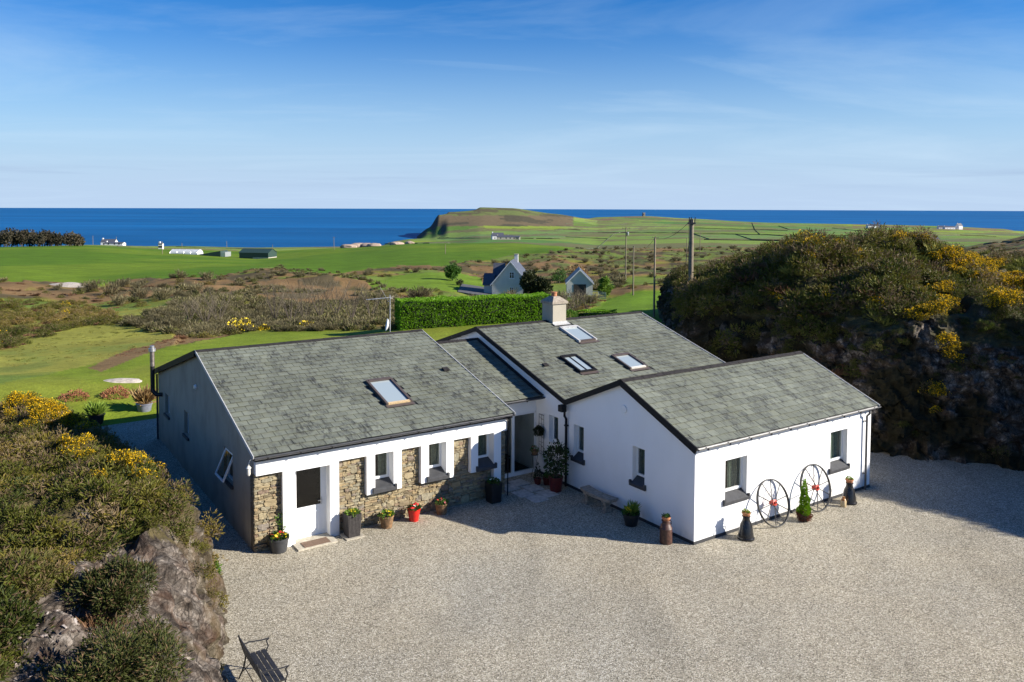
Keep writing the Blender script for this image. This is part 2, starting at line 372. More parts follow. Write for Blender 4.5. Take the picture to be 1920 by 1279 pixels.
g = t.mix(1.0, g, t.ramp(trk, [(0.36, 0.90), (0.5, 1.0), (0.64, 1.05)]), 'MULTIPLY')
patch = t.ramp(t.noise(p, 0.28, 5, 0.6, 0.4), [(0.32, (0.88, 0.89, 0.91)), (0.65, (1.03, 1.01, 0.98))]); g = t.mix(1.0, g, patch, 'MULTIPLY')
warm = t.ramp(t.noise(p, 0.09, 2), [(0.4, (0.93, 0.905, 0.85)), (0.65, (0.90, 0.90, 0.88))]); g = t.mix(1.0, g, warm, 'MULTIPLY')
hgt = t.math('SUBTRACT', 1.0, d1); hb = t.math('ADD', hgt, t.math('MULTIPLY', sepc.outputs[2], 0.9))
M_GRAVEL = t.out(g, 0.9, t.bump(hb, 0.75, 0.012)); t.b.inputs['Specular IOR Level'].default_value = 0.2

# land: colour of the cover from the mesh, grass grain on top
t = NT('land'); p = t.pos(); base = t.attr('cover')
n1 = t.ramp(t.noise(p, 0.12, 5, 0.6), [(0.3, 0.78), (0.7, 1.2)]); n2 = t.ramp(t.noise(p, 1.1, 5, 0.7), [(0.25, 0.68), (0.75, 1.3)]); n3 = t.ramp(t.noise(p, 9, 3, 0.7), [(0.25, 0.72), (0.75, 1.25)])
c = t.mix(1.0, base, n1, 'MULTIPLY'); c = t.mix(0.8, c, n2, 'MULTIPLY'); c = t.mix(0.8, c, n3, 'MULTIPLY')
M_LAND = t.out(c, 0.95, t.bump(t.noise(p, 3.5, 5, 0.7), 0.5, 0.12)); t.b.inputs['Specular IOR Level'].default_value = 0.1

# rock of the two mounds: shattered slate beds, grey lichen, brown earth, and shade painted on the right face, where the cover attribute says so
t = NT('mound_rock'); p = t.pos(); cov = t.attr('cover')
dn = t.n.new('ShaderNodeTexNoise'); t.link(p, dn.inputs['Vector']); dn.inputs['Scale'].default_value = 1.7; dn.inputs['Detail'].default_value = 4
dv = t.n.new('ShaderNodeVectorMath'); dv.operation = 'SCALE'; t.link(dn.outputs['Color'], dv.inputs[0]); dv.inputs['Scale'].default_value = 0.2
da = t.n.new('ShaderNodeVectorMath'); da.operation = 'ADD'; t.link(p, da.inputs[0]); t.link(dv.outputs[0], da.inputs[1])
st1 = t.mapping(da.outputs[0], (2.4, 1.1, 1.5), (R(15), R(30), R(40)))
n1 = t.noise(p, 2.6, 9, 0.7); sv = t.n.new('ShaderNodeSeparateColor'); t.link(t.voronoi(st1, 2.2, 'F1', 'Color'), sv.inputs[0]); sv2 = t.n.new('ShaderNodeSeparateColor'); t.link(t.voronoi(st1, 7.5, 'F1', 'Color'), sv2.inputs[0])
ed = t.voronoi(st1, 2.2, 'DISTANCE_TO_EDGE'); ed2 = t.voronoi(st1, 7.5, 'DISTANCE_TO_EDGE')
rk = t.ramp(n1, [(0.36, (0.030, 0.022, 0.017)), (0.46, (0.085, 0.067, 0.052)), (0.56, (0.175, 0.148, 0.122)), (0.68, (0.34, 0.30, 0.26))])
rk = t.mix(0.75, rk, t.ramp(sv.outputs[0], [(0, 0.55), (1, 1.3)]), 'MULTIPLY'); rk = t.mix(0.8, rk, t.ramp(sv2.outputs[0], [(0, 0.6), (0.8, 1.1), (1, 1.7)]), 'MULTIPLY')
rk = t.mix(1.0, rk, t.ramp(ed, [(0.0, 0.35), (0.05, 1.0)]), 'MULTIPLY'); rk = t.mix(1.0, rk, t.ramp(ed2, [(0.0, 0.55), (0.06, 1.0)]), 'MULTIPLY')
red = t.ramp(t.noise(p, 1.2, 4), [(0.52, 0), (0.72, 0.6)]); rk = t.mix(red, rk, (0.12, 0.062, 0.036))
sepa = t.attr('cover', out='Alpha')
c = t.mix(t.attr('cover', out='Alpha'), rk, t.mix(0.9, cov, t.ramp(t.noise(p, 4, 5, 0.7), [(0.25, 0.5), (0.75, 1.4)]), 'MULTIPLY'))
hh = t.math('ADD', t.math('MULTIPLY', n1, 0.7), t.math('ADD', t.math('MULTIPLY', sv.outputs[1], 0.5), t.math('MULTIPLY', sv2.outputs[1], 0.22)))
M_MOUND = t.out(c, 0.9, t.bump(hh, 0.9, 0.18, t.bump(t.noise(p, 18, 5, 0.7), 0.6, 0.03))); t.b.inputs['Specular IOR Level'].default_value = 0.2

# sea
t = NT('sea_water'); p = t.pos()
w1 = t.noise(t.mapping(p, (1, 1, 1), (0, 0, R(20))), 0.02, 4, 0.6); w2 = t.noise(p, 0.12, 4, 0.6)
tone = t.ramp(t.noise(t.mapping(p, (0.0006, 0.0022, 1), (0, 0, R(15))), 1, 6, 0.65), [(0.38, (0.004, 0.078, 0.215)), (0.62, (0.007, 0.120, 0.315))])
M_SEA = t.out(tone, 0.55, t.bump(t.math('ADD', w1, w2), 0.6, 1.2)); t.b.inputs['Specular IOR Level'].default_value = 0.12

# leaves
def m_leaf(name, stops, rough=0.6, trans=0.25, hue_src='INSTANCER'):
    t = NT(name); p = t.pos(); r_ = t.attr('tint', hue_src, 'Fac') if hue_src == 'INSTANCER' else t.rnd()
    n = t.noise(p, 5.0, 4, 0.7); f = t.math('ADD', t.math('MULTIPLY', r_, 0.6), t.math('MULTIPLY', n, 0.4))
    c = t.ramp(f, stops)
    t.out(c, rough); t.b.inputs['Specular IOR Level'].default_value = 0.25
    tl = t.n.new('ShaderNodeBsdfTranslucent'); t.link(c, tl.inputs[0]); mx = t.n.new('ShaderNodeMixShader'); mx.inputs[0].default_value = trans
    t.link(t.b.outputs[0], mx.inputs[1]); t.link(tl.outputs[0], mx.inputs[2]); t.link(mx.outputs[0], t.n['Material Output'].inputs[0]); return t.m
G_GORSE = [(0.2, (0.042, 0.058, 0.009)), (0.42, (0.100, 0.108, 0.014)), (0.6, (0.165, 0.140, 0.022)), (0.8, (0.245, 0.170, 0.045))]
L_GORSE = m_leaf('gorse_spines', G_GORSE); L_DEAD = m_leaf('dead_twigs', [(0.2, (0.12, 0.08, 0.045)), (0.8, (0.30, 0.22, 0.12))])
L_FLOW = m_leaf('gorse_flowers', [(0.2, (0.80, 0.46, 0.004)), (0.8, (0.95, 0.66, 0.010))], 0.6, 0.3)
L_BRACK = m_leaf('dead_bracken', [(0.2, (0.11, 0.06, 0.032)), (0.8, (0.27, 0.15, 0.08))])
L_BARE = m_leaf('bare_twigs', [(0.2, (0.11, 0.095, 0.05)), (0.8, (0.27, 0.235, 0.12))])
L_OLIVE = m_leaf('olive_leaves', [(0.2, (0.07, 0.09, 0.02)), (0.8, (0.21, 0.205, 0.055))])
L_GRASS = m_leaf('rough_grass', [(0.2, (0.14, 0.17, 0.025)), (0.8, (0.34, 0.31, 0.085))])
L_HEDGE = m_leaf('laurel_leaves', [(0.25, (0.13, 0.28, 0.014)), (0.75, (0.29, 0.51, 0.035))], 0.4, 0.4, 'OBJ')
L_DARK = m_leaf('dark_evergreen', [(0.2, (0.014, 0.022, 0.009)), (0.8, (0.045, 0.055, 0.02))], 0.6, 0.15, 'OBJ')
L_BRIGHT = m_leaf('bright_conifer', [(0.2, (0.15, 0.28, 0.012)), (0.8, (0.30, 0.46, 0.03))], 0.55, 0.3, 'OBJ')
L_GREEN = m_leaf('green_leaves', [(0.2, (0.03, 0.075, 0.012)), (0.8, (0.08, 0.17, 0.03))], 0.5, 0.25, 'OBJ')
L_LIME = m_leaf('lime_leaves', [(0.2, (0.10, 0.20, 0.025)), (0.8, (0.26, 0.36, 0.06))], 0.5, 0.3, 'OBJ')
L_PINEF = m_leaf('far_pine', [(0.2, (0.035, 0.032, 0.018)), (0.8, (0.085, 0.070, 0.042))], 0.7, 0.1, 'OBJ')
L_COPPER = m_leaf('copper_leaves', [(0.2, (0.16, 0.055, 0.03)), (0.8, (0.36, 0.15, 0.08))], 0.6, 0.2, 'OBJ')
L_STRAP = m_leaf('straw_leaves', [(0.2, (0.20, 0.12, 0.05)), (0.8, (0.42, 0.28, 0.12))], 0.6, 0.2, 'OBJ')
P_YEL = simple('yellow_petals', (0.80, 0.60, 0.02), 0.6, 0.15, 30); P_RED = simple('red_petals', (0.62, 0.03, 0.03), 0.6, 0.2, 30)
P_WHITE = simple('white_petals', (0.78, 0.76, 0.72), 0.6, 0.05, 30); P_PINK = simple('pink_petals', (0.70, 0.13, 0.20), 0.6, 0.2, 30)
P_ORG = simple('orange_petals', (0.80, 0.32, 0.02), 0.6, 0.15, 30)
# ------------------------------------------------------------------ the land: one sheet from the yard to the far cliffs
SEA_Z = -60.4
def dep(px, py): r_ = ray(px, py); return r_[2] / math.hypot(r_[0], r_[1])     # rise per metre of level distance
# for each bearing (photo column): (distance m, photo row of the ground there) or (distance, None, height)
Zc = lambda d, z: (d, None, z)
SEA = lambda d: [Zc(d, -52), Zc(d*1.05, -68), Zc(d*1.5, -80), Zc(5200, -90)]
NEAR = [Zc(3, -0.06), Zc(30, -0.06), Zc(38, -0.10)]
COLS = {
 -500: NEAR+[(50,705),(62,680),(80,650),(100,615),(130,578),(160,550),(200,530),(270,503),(350,485),(450,472),(560,464),(700,462),(850,466)]+SEA(980),
 0:    NEAR+[(46,718),(60,687),(76,655),(96,620),(118,588),(145,560),(188,533),(255,507),(340,488),(430,475),(520,467),(600,463),(700,463),(850,466)]+SEA(980),
 160:  NEAR+[(46,715),(60,670),(80,632),(105,596),(140,562),(188,537),(260,507),(340,487),(450,471),(600,461),(750,459),(900,461)]+SEA(1000),
 320:  NEAR+[(48,695),(64,643),(85,606),(115,571),(148,543),(185,523),(260,504),(350,488),(430,479),(520,474),(650,467),(800,462),(950,461)]+SEA(1080),
 480:  NEAR+[(50,668),(74,620),(100,590),(132,560),(168,527),(200,509),(270,498),(350,490),(440,486),(490,483),(600,473),(800,466),(950,464)]+SEA(1090),
 640:  NEAR+[(50,668),(70,622),(95,591),(125,562),(160,536),(190,516),(230,505),(300,490),(400,477),(520,468),(650,465),(850,464),(980,462)]+SEA(1110),
 770:  NEAR+[(50,665),(66,613),(80,601),(110,576),(150,547),(185,521),(230,502),(300,483),(390,468),(480,459),(560,457),(650,459),(800,462),(1000,458),(1250,453),(1480,450),(1620,447.5)]+[Zc(1690,-66)]+SEA(1800)[2:],
 805:  NEAR+[(50,662),(66,612),(80,601),(110,576),(150,547),(185,521),(230,500),(300,482),(390,467),(480,458),(560,456),(650,458),(800,460),(1000,456),(1250,452),(1480,449),(1640,446),(1700,441),(1760,433),(1850,428),(1930,425)]+SEA(1990),
 822:  NEAR+[(50,662),(66,611),(80,600),(110,576),(150,548),(185,522),(230,500),(300,482),(390,467),(480,458),(560,456),(650,458),(800,459),(1000,455),(1250,451),(1480,447),(1640,440),(1720,431),(1790,420),(1860,407),(1930,402),(1980,403)]+SEA(2040),
 840:  NEAR+[(50,660),(66,611),(80,600),(110,576),(150,549),(185,524),(230,500),(300,482),(390,466),(480,457),(560,456),(650,457),(800,458),(1000,454),(1250,450),(1450,444),(1600,434),(1720,422),(1830,410),(1940,401),(2050,397),(2120,399)]+SEA(2200),
 900:  NEAR+[(50,655),(66,608),(80,598),(110,577),(155,556),(185,532),(230,506),(290,483),(380,466),(470,456.5),(520,455.5),(600,458),(700,454),(900,449),(1100,446),(1350,440),(1550,431),(1720,418),(1880,405),(2050,395),(2200,389.5),(2330,388.5),(2480,391)]+SEA(2700),
 960:  NEAR+[(50,652),(66,606),(80,597),(110,577),(155,557),(185,535),(225,512),(280,487),(370,467),(450,456.5),(500,455.5),(600,458),(700,453),(900,449),(1100,446),(1350,440),(1550,432),(1720,420),(1880,409),(2050,398),(2250,391),(2380,390),(2520,393)]+SEA(2750),
 1040: NEAR+[(50,648),(66,604),(80,597),(110,580),(155,557),(190,530),(230,503),(280,480),(340,468),(420,463),(480,461),(600,462),(720,456),(900,451),(1100,446),(1350,440),(1600,431),(1850,419),(2050,409),(2250,403),(2400,400.5),(2550,404)]+SEA(2850),
 1120: NEAR+[(50,645),(66,605),(80,596),(110,580),(150,555),(190,527),(230,503),(280,483),(330,471),(370,468),(430,471),(600,466),(900,455),(1200,446),(1500,435),(1800,426),(2100,419),(2400,413.5),(2700,409),(2950,407),(3100,408)]+SEA(3350),
 1210: NEAR+[(60,620),(75,592),(95,583),(115,572),(150,547),(190,522),(230,502),(280,483),(330,471),(370,466.5),(430,470),(600,464),(900,452),(1200,442),(1500,433),(1800,425),(2100,418),(2400,413),(2700,408),(2950,405),(3080,405.5)]+SEA(3350),
 1290: NEAR+[(60,615),(80,590),(110,570),(150,547),(190,520),(240,498),(300,482),(360,470),(420,464),(480,466),(600,463),(900,449),(1200,439),(1500,431),(1800,425),(2100,419),(2400,414.5),(2700,411),(2950,409.5),(3100,411)]+SEA(3400),
 1450: NEAR+[(60,600),(100,560),(160,520),(240,490),(330,472),(420,464),(520,465),(700,459),(950,448),(1250,438),(1500,433),(1800,427),(2100,423),(2400,420),(2700,417.5),(2850,418.5)]+SEA(3150),
 1620: NEAR+[(60,590),(100,545),(160,508),(240,483),(330,470),(420,465),(520,466),(700,460),(950,451),(1250,443),(1500,438),(1800,432),(2100,427),(2400,423.5),(2700,420.5),(2850,421.5)]+SEA(3150),
 1780: NEAR+[(60,580),(100,535),(160,503),(240,483),(330,473),(420,470),(520,470),(700,463),(950,454),(1250,447),(1500,441),(1800,436),(2100,430),(2400,427),(2700,424),(2850,425)]+SEA(3150),
 1880: NEAR+[(60,580),(100,535),(160,502),(240,480),(330,466),(430,457),(520,452),(600,451),(720,456),(950,456),(1250,449),(1500,444),(1800,439),(2100,435),(2400,432),(2600,431.5),(2700,433)]+SEA(2950),
 1940: NEAR+[(60,580),(100,533),(160,498),(240,474),(330,458),(430,446),(520,440),(600,438.5),(720,444),(950,455),(1250,450),(1500,446),(1800,441),(2100,438),(2300,437),(2400,439)]+SEA(2650),
 2600: NEAR+[(60,580),(100,533),(160,498),(240,474),(330,458),(430,446),(520,440),(600,438),(720,444),(950,455),(1250,450),(1500,446),(1800,443),(2000,444)]+SEA(2300),
}
LD = np.linspace(math.log(3), math.log(5200), 900)
_keys = sorted(COLS); _tab = []
for k in _keys:
    ld, zz_ = [], []
    for e in COLS[k]:
        d = e[0]; z = e[2] if e[1] is None else CH + d*dep(k, e[1]); ld.append(math.log(d)); zz_.append(z)
    # smooth in the shape of rows, so that far ground stays smooth
    zi = np.interp(LD, ld, zz_); ker = np.hanning(9); ker /= ker.sum(); zs = np.convolve(np.pad(zi, 4, mode='edge'), ker, 'valid')
    _tab.append(zs)
_tab = np.array(_tab); _keys = np.array(_keys, float)
def terr0(x, y):
    x = np.asarray(x, float); y = np.asarray(y, float)
    d = np.hypot(x, y); u = np.where(y > 0.2*np.abs(x), CX + F/cp*x/np.maximum(y, 1e-3), np.where(x < 0, -9999, 9999))
    u = np.clip(u, _keys[0], _keys[-1]); i = np.clip(np.searchsorted(_keys, u) - 1, 0, len(_keys)-2)
    tt = (u - _keys[i])/(_keys[i+1]-_keys[i]); ts = tt*tt*(3-2*tt)*0.5 + tt*0.5
    k = np.clip((np.log(np.maximum(d, 3.001)) - LD[0])/(LD[1]-LD[0]), 0, len(LD)-1.001); j = k.astype(int); q = k-j
    a = _tab[i, j]*(1-q) + _tab[i, j+1]*q; b = _tab[i+1, j]*(1-q) + _tab[i+1, j+1]*q
    return a*(1-ts) + b*ts
def project(x, y, z):
    dz = z - CH; zc = y*cp - dz*sp; yc = (y*sp + dz*cp)/zc; xc = x/zc
    xc, yc = xc*cr + yc*sr, -xc*sr + yc*cr
    return CX + xc*F, CY - yc*F
def inpoly(px, py, poly):
    r_ = np.zeros(px.shape, bool); n = len(poly)
    for k in range(n):
        (x0, y0), (x1, y1) = poly[k], poly[(k+1) % n]
        if y0 == y1: continue
        r_ ^= ((y0 > py) != (y1 > py)) & (px < (x1-x0)*(py-y0)/(y1-y0) + x0)
    return r_
FIELD1 = [(-900,536),(0,532),(100,532),(165,538),(230,525),(330,521),(400,522),(450,513),(505,500),(560,512),(620,515),(690,503),(760,498),(830,499),(880,493),(950,481),(1010,474),(1060,470),(1088,465),(1070,440),(-900,440)]
LAWN = [(-900,900),(-900,735),(0,720),(90,702),(180,680),(240,662),(330,643),(420,627),(520,618),(640,617),(740,613),(900,606),(1025,604),(1070,596),(1120,590),(1160,700),(900,900)]
GREENR = [(1085,596),(1120,575),(1140,562),(1200,548),(1260,548),(1300,520),(1330,505),(1400,480),(1420,540),(1330,610),(1240,640),(1100,640)]
BRK = [(165,690),(205,668),(262,646),(345,626),(330,640),(255,668),(190,697)]
STRIPE = [(690,531),(760,514),(850,508),(905,520),(905,545),(860,548),(780,545),(700,544)]
def cover(x, y, z):
    d = np.hypot(x, y); px, py = project(x, y, z)
    wx = (fbm(x/9, y/9, o=4, s=3) - 0.5); wy = (fbm(x/9, y/9, o=4, s=9) - 0.5)
    px = px + wx*26*np.clip(80/d, 0.15, 1); py = py + wy*16*np.clip(80/d, 0.12, 1)
    n1 = fbm(x/22, y/22, o=5, s=21); n2 = fbm(x/6, y/6, o=4, s=33); n3 = fbm(x/60, y/60, o=4, s=45)
    C = np.zeros(x.shape + (3,)); rough = np.zeros(x.shape)
    def put(mask, c, r_=0.0):
        mk = np.clip(np.asarray(mask, float), 0, 1)[..., None]; C[...] = C*(1-mk) + np.asarray(c)*mk
        rough[...] = rough*(1-mk[..., 0]) + r_*mk[..., 0]
    put(np.ones(x.shape), (0.185, 0.180, 0.030), 0.6)                                   # rough hill grass
    put(sstep(0.50, 0.60, n1), (0.205, 0.128, 0.055), 1.0)                               # dead bracken
    put(sstep(0.60, 0.68, n2)*0.8, (0.075, 0.072, 0.028), 1.0)                           # heather and gorse floor
    put(sstep(0.52, 0.60, 1-n1)*0.9, (0.135, 0.195, 0.032), 0.3)                          # grazed green
    bk = (d > 120) & (d < 215) & (py < 560) & (px < 640)
    put(bk*sstep(0.36, 0.44, n2*0.5+n1*0.5), (0.195, 0.122, 0.055), 1.0); put(bk*sstep(0.54, 0.60, fbm(x/5, y/7, o=4, s=39)), (0.095, 0.075, 0.038), 1.0)
    hill = (d > 200) & (d < 480) & (px > 640)
    put(hill*sstep(0.46, 0.52, n2*0.5+n1*0.5), (0.190, 0.118, 0.055), 1.0); put(hill*sstep(0.52, 0.58, fbm(x/5, y/9, o=4, s=37)), (0.085, 0.068, 0.034), 1.0); put(hill*sstep(0.56, 0.62, fbm(x/8, y/8, o=4, s=38))*0.8, (0.12, 0.15, 0.04), 0.5)
    mead = (d > 52) & (d < 112) & (px < 330)
    put(mead*0.9, (0.265, 0.255, 0.045), 0.35); put(mead*sstep(0.5, 0.62, n2)*0.7, (0.175, 0.215, 0.042), 0.35)
    put(inpoly(px, py, GREENR) & (d < 260), (0.125, 0.215, 0.014), 0.15)
    put(inpoly(px, py, STRIPE) & (d > 100) & (d < 240), (0.125, 0.20, 0.018), 0.25)
    put((d < 90) & inpoly(px, py, LAWN), (0.160, 0.215, 0.018), 0.03); put((d < 90)*inpoly(px, py, LAWN)*sstep(0.45, 0.62, n2)*0.6, (0.205, 0.220, 0.032), 0.03)
    put((d < 40), (0.160, 0.215, 0.018), 0.0)
    put((d > 45) & (d < 90) & inpoly(px, py, BRK), (0.20, 0.130, 0.058), 0.3)
    # the farmed land towards the sea
    fld = (d > 165) & (inpoly(px, py, FIELD1))
    put(fld, (0.082, 0.155, 0.009), 0.04); put(fld*sstep(0.44, 0.60, n3)*0.75, (0.135, 0.200, 0.014), 0.04)
    far = (d > 560) & (px > 740) | (d > 640)
    cw = 1.0; gx = (x*0.92 + y*0.39 + wx*18)/190; gy = (-x*0.39 + y*0.92 + wy*18)/240
    hid = _h(np.floor(gx), np.floor(gy + 0.37*np.floor(gx)), np.zeros_like(gx), 5)
    fc = np.stack([0.085+0.15*hid, 0.18+0.12*hid, 0.030+0.035*_h(np.floor(gx), np.floor(gy+0.37*np.floor(gx)), np.zeros_like(gx), 8)], -1)
    C[...] = np.where(far[..., None], fc, C); rough[...] = np.where(far, 0.05, rough)
    heath = far & (n3 > 0.56); put(heath*0.75, (0.145, 0.115, 0.062), 0.4)
    hd = (d > 1550) & (d < 2700) & (px > 815) & (px < 1075)                              # the headland: heath belt over pasture
    put(hd & (py < 424) & (py > 404), (0.155, 0.120, 0.066), 0.4)
    put(hd & (py < 424) & (py > 404) & (n3 > 0.52), (0.085, 0.075, 0.045), 0.4)
    put(hd & (py <= 404), (0.135, 0.165, 0.050), 0.2); put(hd & (py <= 404) & (n3 > 0.55), (0.10, 0.09, 0.045), 0.3)
    rh = (d > 2350) & (px > 1090) & (px < 1420) & (n3 > 0.47); put(rh*0.8, (0.165, 0.115, 0.075), 0.3)
    rr = (d > 2100) & (px > 1600) & (n3 > 0.50); put(rr*0.8, (0.20, 0.11, 0.08), 0.3)
    return C, rough
def terr(x, y):
    z = terr0(x, y); d = np.hypot(x, y); _, rg = cover(np.asarray(x, float), np.asarray(y, float), z)
    am = rg*np.clip((d-50)/60, 0, 1)
    return z + am*((fbm(np.asarray(x)/14, np.asarray(y)/14, o=4, s=71)-0.5)*3.0*np.clip(220/np.maximum(d, 1), 0.2, 1) )
azs = np.concatenate([np.arange(-78, -36, 1.2), np.arange(-36, 36, 0.105), np.arange(36, 79, 1.2)])
ds = np.concatenate([np.array([3, 6, 12, 20, 28, 34]), np.exp(np.arange(math.log(38), math.log(3700), math.log(1.0125)))])
AZ, D = np.meshgrid(np.radians(azs), ds, indexing='ij')
gx_, gy_ = np.sin(AZ)*D, np.cos(AZ)*D
gz0 = terr0(gx_, gy_); cvr, rgh = cover(gx_, gy_, gz0)
gz_ = gz0 + rgh*np.clip((D-50)/60, 0, 1)*(fbm(gx_/14, gy_/14, o=4, s=71)-0.5)*3.0*np.clip(220/np.maximum(D, 1), 0.2, 1)
# bare rock where it is steep by the sea
sl = np.abs(np.gradient(gz0, axis=1)/np.gradient(D, axis=1)) + 0*D
slz = np.abs(np.gradient(gz0, axis=0))/np.maximum(np.abs(np.gradient(AZ, axis=0))*D, 1e-6)
steep = sstep(0.35, 0.7, np.maximum(sl, slz))*(D > 900)
cvr = cvr*(1-steep[..., None]) + np.array([0.085, 0.062, 0.05])*steep[..., None]
na, nd = AZ.shape; idx = np.arange(na*nd).reshape(na, nd)
fq = np.stack([idx[:-1, :-1], idx[:-1, 1:], idx[1:, 1:], idx[1:, :-1]], -1).reshape(-1, 4)[:, ::-1]
me = npmesh('land', np.stack([gx_, gy_, gz_], -1).reshape(-1, 3), fq, M_LAND, True)
vcol(me, 'cover', cvr.reshape(-1, 3))
land = tag(link('land', me), 'green fields, bracken hills and lawn running down to the sea', None, None, 'structure')
# sea: a sheet out to the horizon
mb = MB(); n = 96; rad = 27500.0
ring = [(rad*math.sin(2*math.pi*k/n), rad*math.cos(2*math.pi*k/n), SEA_Z) for k in range(n)]
mb.add([(0, 0, SEA_Z)] + ring, [(0, 1+(k+1) % n, 1+k) for k in range(n)])
tag(mb.build('sea', M_SEA), 'deep blue sea reaching the horizon', None, None, 'structure')

# ------------------------------------------------------------------ gravel yard
def hx(x, y): return C0[0]+UX[0]*x+UY[0]*y, C0[1]+UX[1]*x+UY[1]*y
yard_poly = [(-14.5,-22),(-14.2,-3),(-13.4,4),(-13.2,14),(-14.5,21.5),(-14.5,25.6),(-12,25.9),(-9.6,25.4),(-8.8,23.5),(-8.5,20),(12.8,20),(13.6,6),(14,2.5),(17,-1),(17.5,-8),(19,-24)]
bm = bmesh.new()
vs_ = [bm.verts.new((*hx(a, b), 0.0)) for a, b in yard_poly]; fc_ = bm.faces.new(vs_)
me = bpy.data.meshes.new('gravel_yard'); bm.to_mesh(me); bm.free(); me.materials.append(M_GRAVEL)
tag(link('gravel_yard', me), 'pale crushed-stone gravel yard in front of the house', None, None, 'structure')

# ------------------------------------------------------------------ the two rock mounds the yard is cut into
def poly_dist(x, y, pl):
    best = np.full(x.shape, 1e9); side = np.zeros(x.shape); tt_ = np.zeros(x.shape); L = 0
    for (x0, y0), (x1, y1) in zip(pl[:-1], pl[1:]):
        dx, dy = x1-x0, y1-y0; l = math.hypot(dx, dy); q = np.clip(((x-x0)*dx+(y-y0)*dy)/l**2, 0, 1)
        ex, ey = x-x0-q*dx, y-y0-q*dy; dd = np.hypot(ex, ey); s_ = np.sign(dx*(y-y0)-dy*(x-x0)); mk = dd < best
        best = np.where(mk, dd, best); side = np.where(mk, s_, side); tt_ = np.where(mk, L+q*l, tt_); L += l
    return best*side, tt_
RBASE = [(44,46),(30,31),(20,20.2),(15.5,15.8),(13.2,13.9),(12.3,12.2),(12.2,9),(12.4,2.1),(13.2,0.6),(14.1,-0.4),(15.1,-2.2),(15.0,-4.5),(14.6,-7),(15.2,-11),(16,-15),(18,-21),(22,-30)]
LBASE = [(-19,-26),(-15.5,-18),(-14.4,-11),(-13.6,-6),(-13.4,-3),(-13.0,-0.8),(-12.65,1.4),(-12.05,4.6),(-12.05,8),(-12.3,14),(-12.8,18.5),(-13.8,22),(-16,24.5),(-22,27),(-34,29)]
def right_h(x, y):
    s, tt = poly_dist(x, y, RBASE)
    s = s + (fbm(x/2.2, y/2.2, o=3, s=5)-0.5)*1.0 + (fbm(x/0.7, y/0.7, o=3, s=6)-0.5)*0.45
    p = np.interp(s, [-5, 0, 0.3, 0.8, 1.6, 4, 7, 11, 18, 40, 80], [-1.5, -0.15, 2.4, 4.6, 5.5, 6.1, 6.9, 7.6, 7.6, 6.6, 4])
    fy = np.interp(y, [-30, 9, 13, 18, 26, 45], [1, 1, 0.95, 0.84, 0.7, 0.5])
    p = np.where(p > 0, p*fy, p) + 0.5*np.exp(-(((x-21)/4.5)**2 + ((y-7)/3.5)**2)) - 1.5*sstep(2.5, 9, s)*sstep(7, 0, y) - 0.3*sstep(3, 8, s)
    return p + np.clip(s/3, 0, 1)*((fbm(x/2.8, y/2.8, o=4, s=8)-0.5)*2.0 + 0.8*(sstep(0.36, 0.62, fbm(x/1.3, y/1.3, o=2, s=10))-0.5)), s
_right_raw = right_h
CREST = [(1180,610),(1245,596),(1300,541),(1380,500),(1430,470),(1480,447),(1540,441),(1600,446),(1640,439),(1680,432),(1725,439),(1750,458),(1800,466),(1860,474),(1920,482),(2050,490),(2400,500)]   # rows where the scrub meets the view behind
_kp = np.arange(1240, 2400, 20.0); _kv = []
for _q in _kp:
    _row = np.interp(_q, [c_[0] for c_ in CREST], [c_[1] for c_ in CREST]); _r = ray(_q, _row); _t = np.linspace(24, 66, 160)/math.hypot(_r[0], _r[1])
    _dx, _dy = _r[0]*_t-C0[0], _r[1]*_t-C0[1]; _z, _s = _right_raw(_dx*UX[0]+_dy*UX[1], _dx*UY[0]+_dy*UY[1]); _need = CH+_r[2]*_t-0.45; _m = (_z > 2.0) & (_s > 0.6)
    _kv.append(np.percentile(_need[_m]/_z[_m], 3) if _m.any() else 1.0)
_kv = np.convolve(np.pad(np.clip(_kv, 0.45, 1.3), 2, mode='edge'), np.ones(5)/5, 'valid')
def right_h(x, y):                                   # the same mound with its crest brought to the height the photograph shows
    z, s = _right_raw(x, y); wx_, wy_ = hx(x, y); px = CX + F/cp*wx_/np.maximum(wy_, 1.0); k = np.interp(np.where(wy_ > 5, px, 2400), _kp, _kv); far_ = sstep(1.2, 6, s)
    return np.where(z > 0, z*(1+(k-1)*far_), z), s
def left_h(x, y):
    s, tt = poly_dist(x, y, LBASE)
    s = s + (fbm(x/1.6, y/1.6, o=3, s=15)-0.5)*0.5 + (fbm(x/0.5, y/0.5, o=3, s=16)-0.5)*0.22
    st = np.interp(y, [-10, 0.5, 3.5, 40], [2.3, 2.0, 1.0, 1.0]); s2 = s/st
    p = np.interp(s2, [-3, 0, 0.2, 0.55, 1.1, 2.2, 6, 12, 30], [-1.2, -0.12, 0.9, 1.9, 2.35, 2.6, 2.55, 2.3, 1.2])
    fy = np.interp(y, [-20, -4, 5, 9, 13, 20, 25, 30], [0.7, 0.95, 1, 0.9, 0.66, 0.52, 0.4, 0.3])
    p = np.where(p > 0, p*fy, p)
    crag = fbm(x/0.9, y/0.45, o=4, s=19)
    return p + np.clip(s2/1.5, 0, 1)*((fbm(x/2.6, y/2.6, o=4, s=18)-0.5)*0.9 + (crag-0.5)*0.30 + (fbm(x/0.3, y/0.3, o=2, s=20)-0.5)*0.24 + 0.34*(sstep(0.36, 0.62, fbm(x/0.9, y/0.9, o=2, s=22))-0.5)), s2
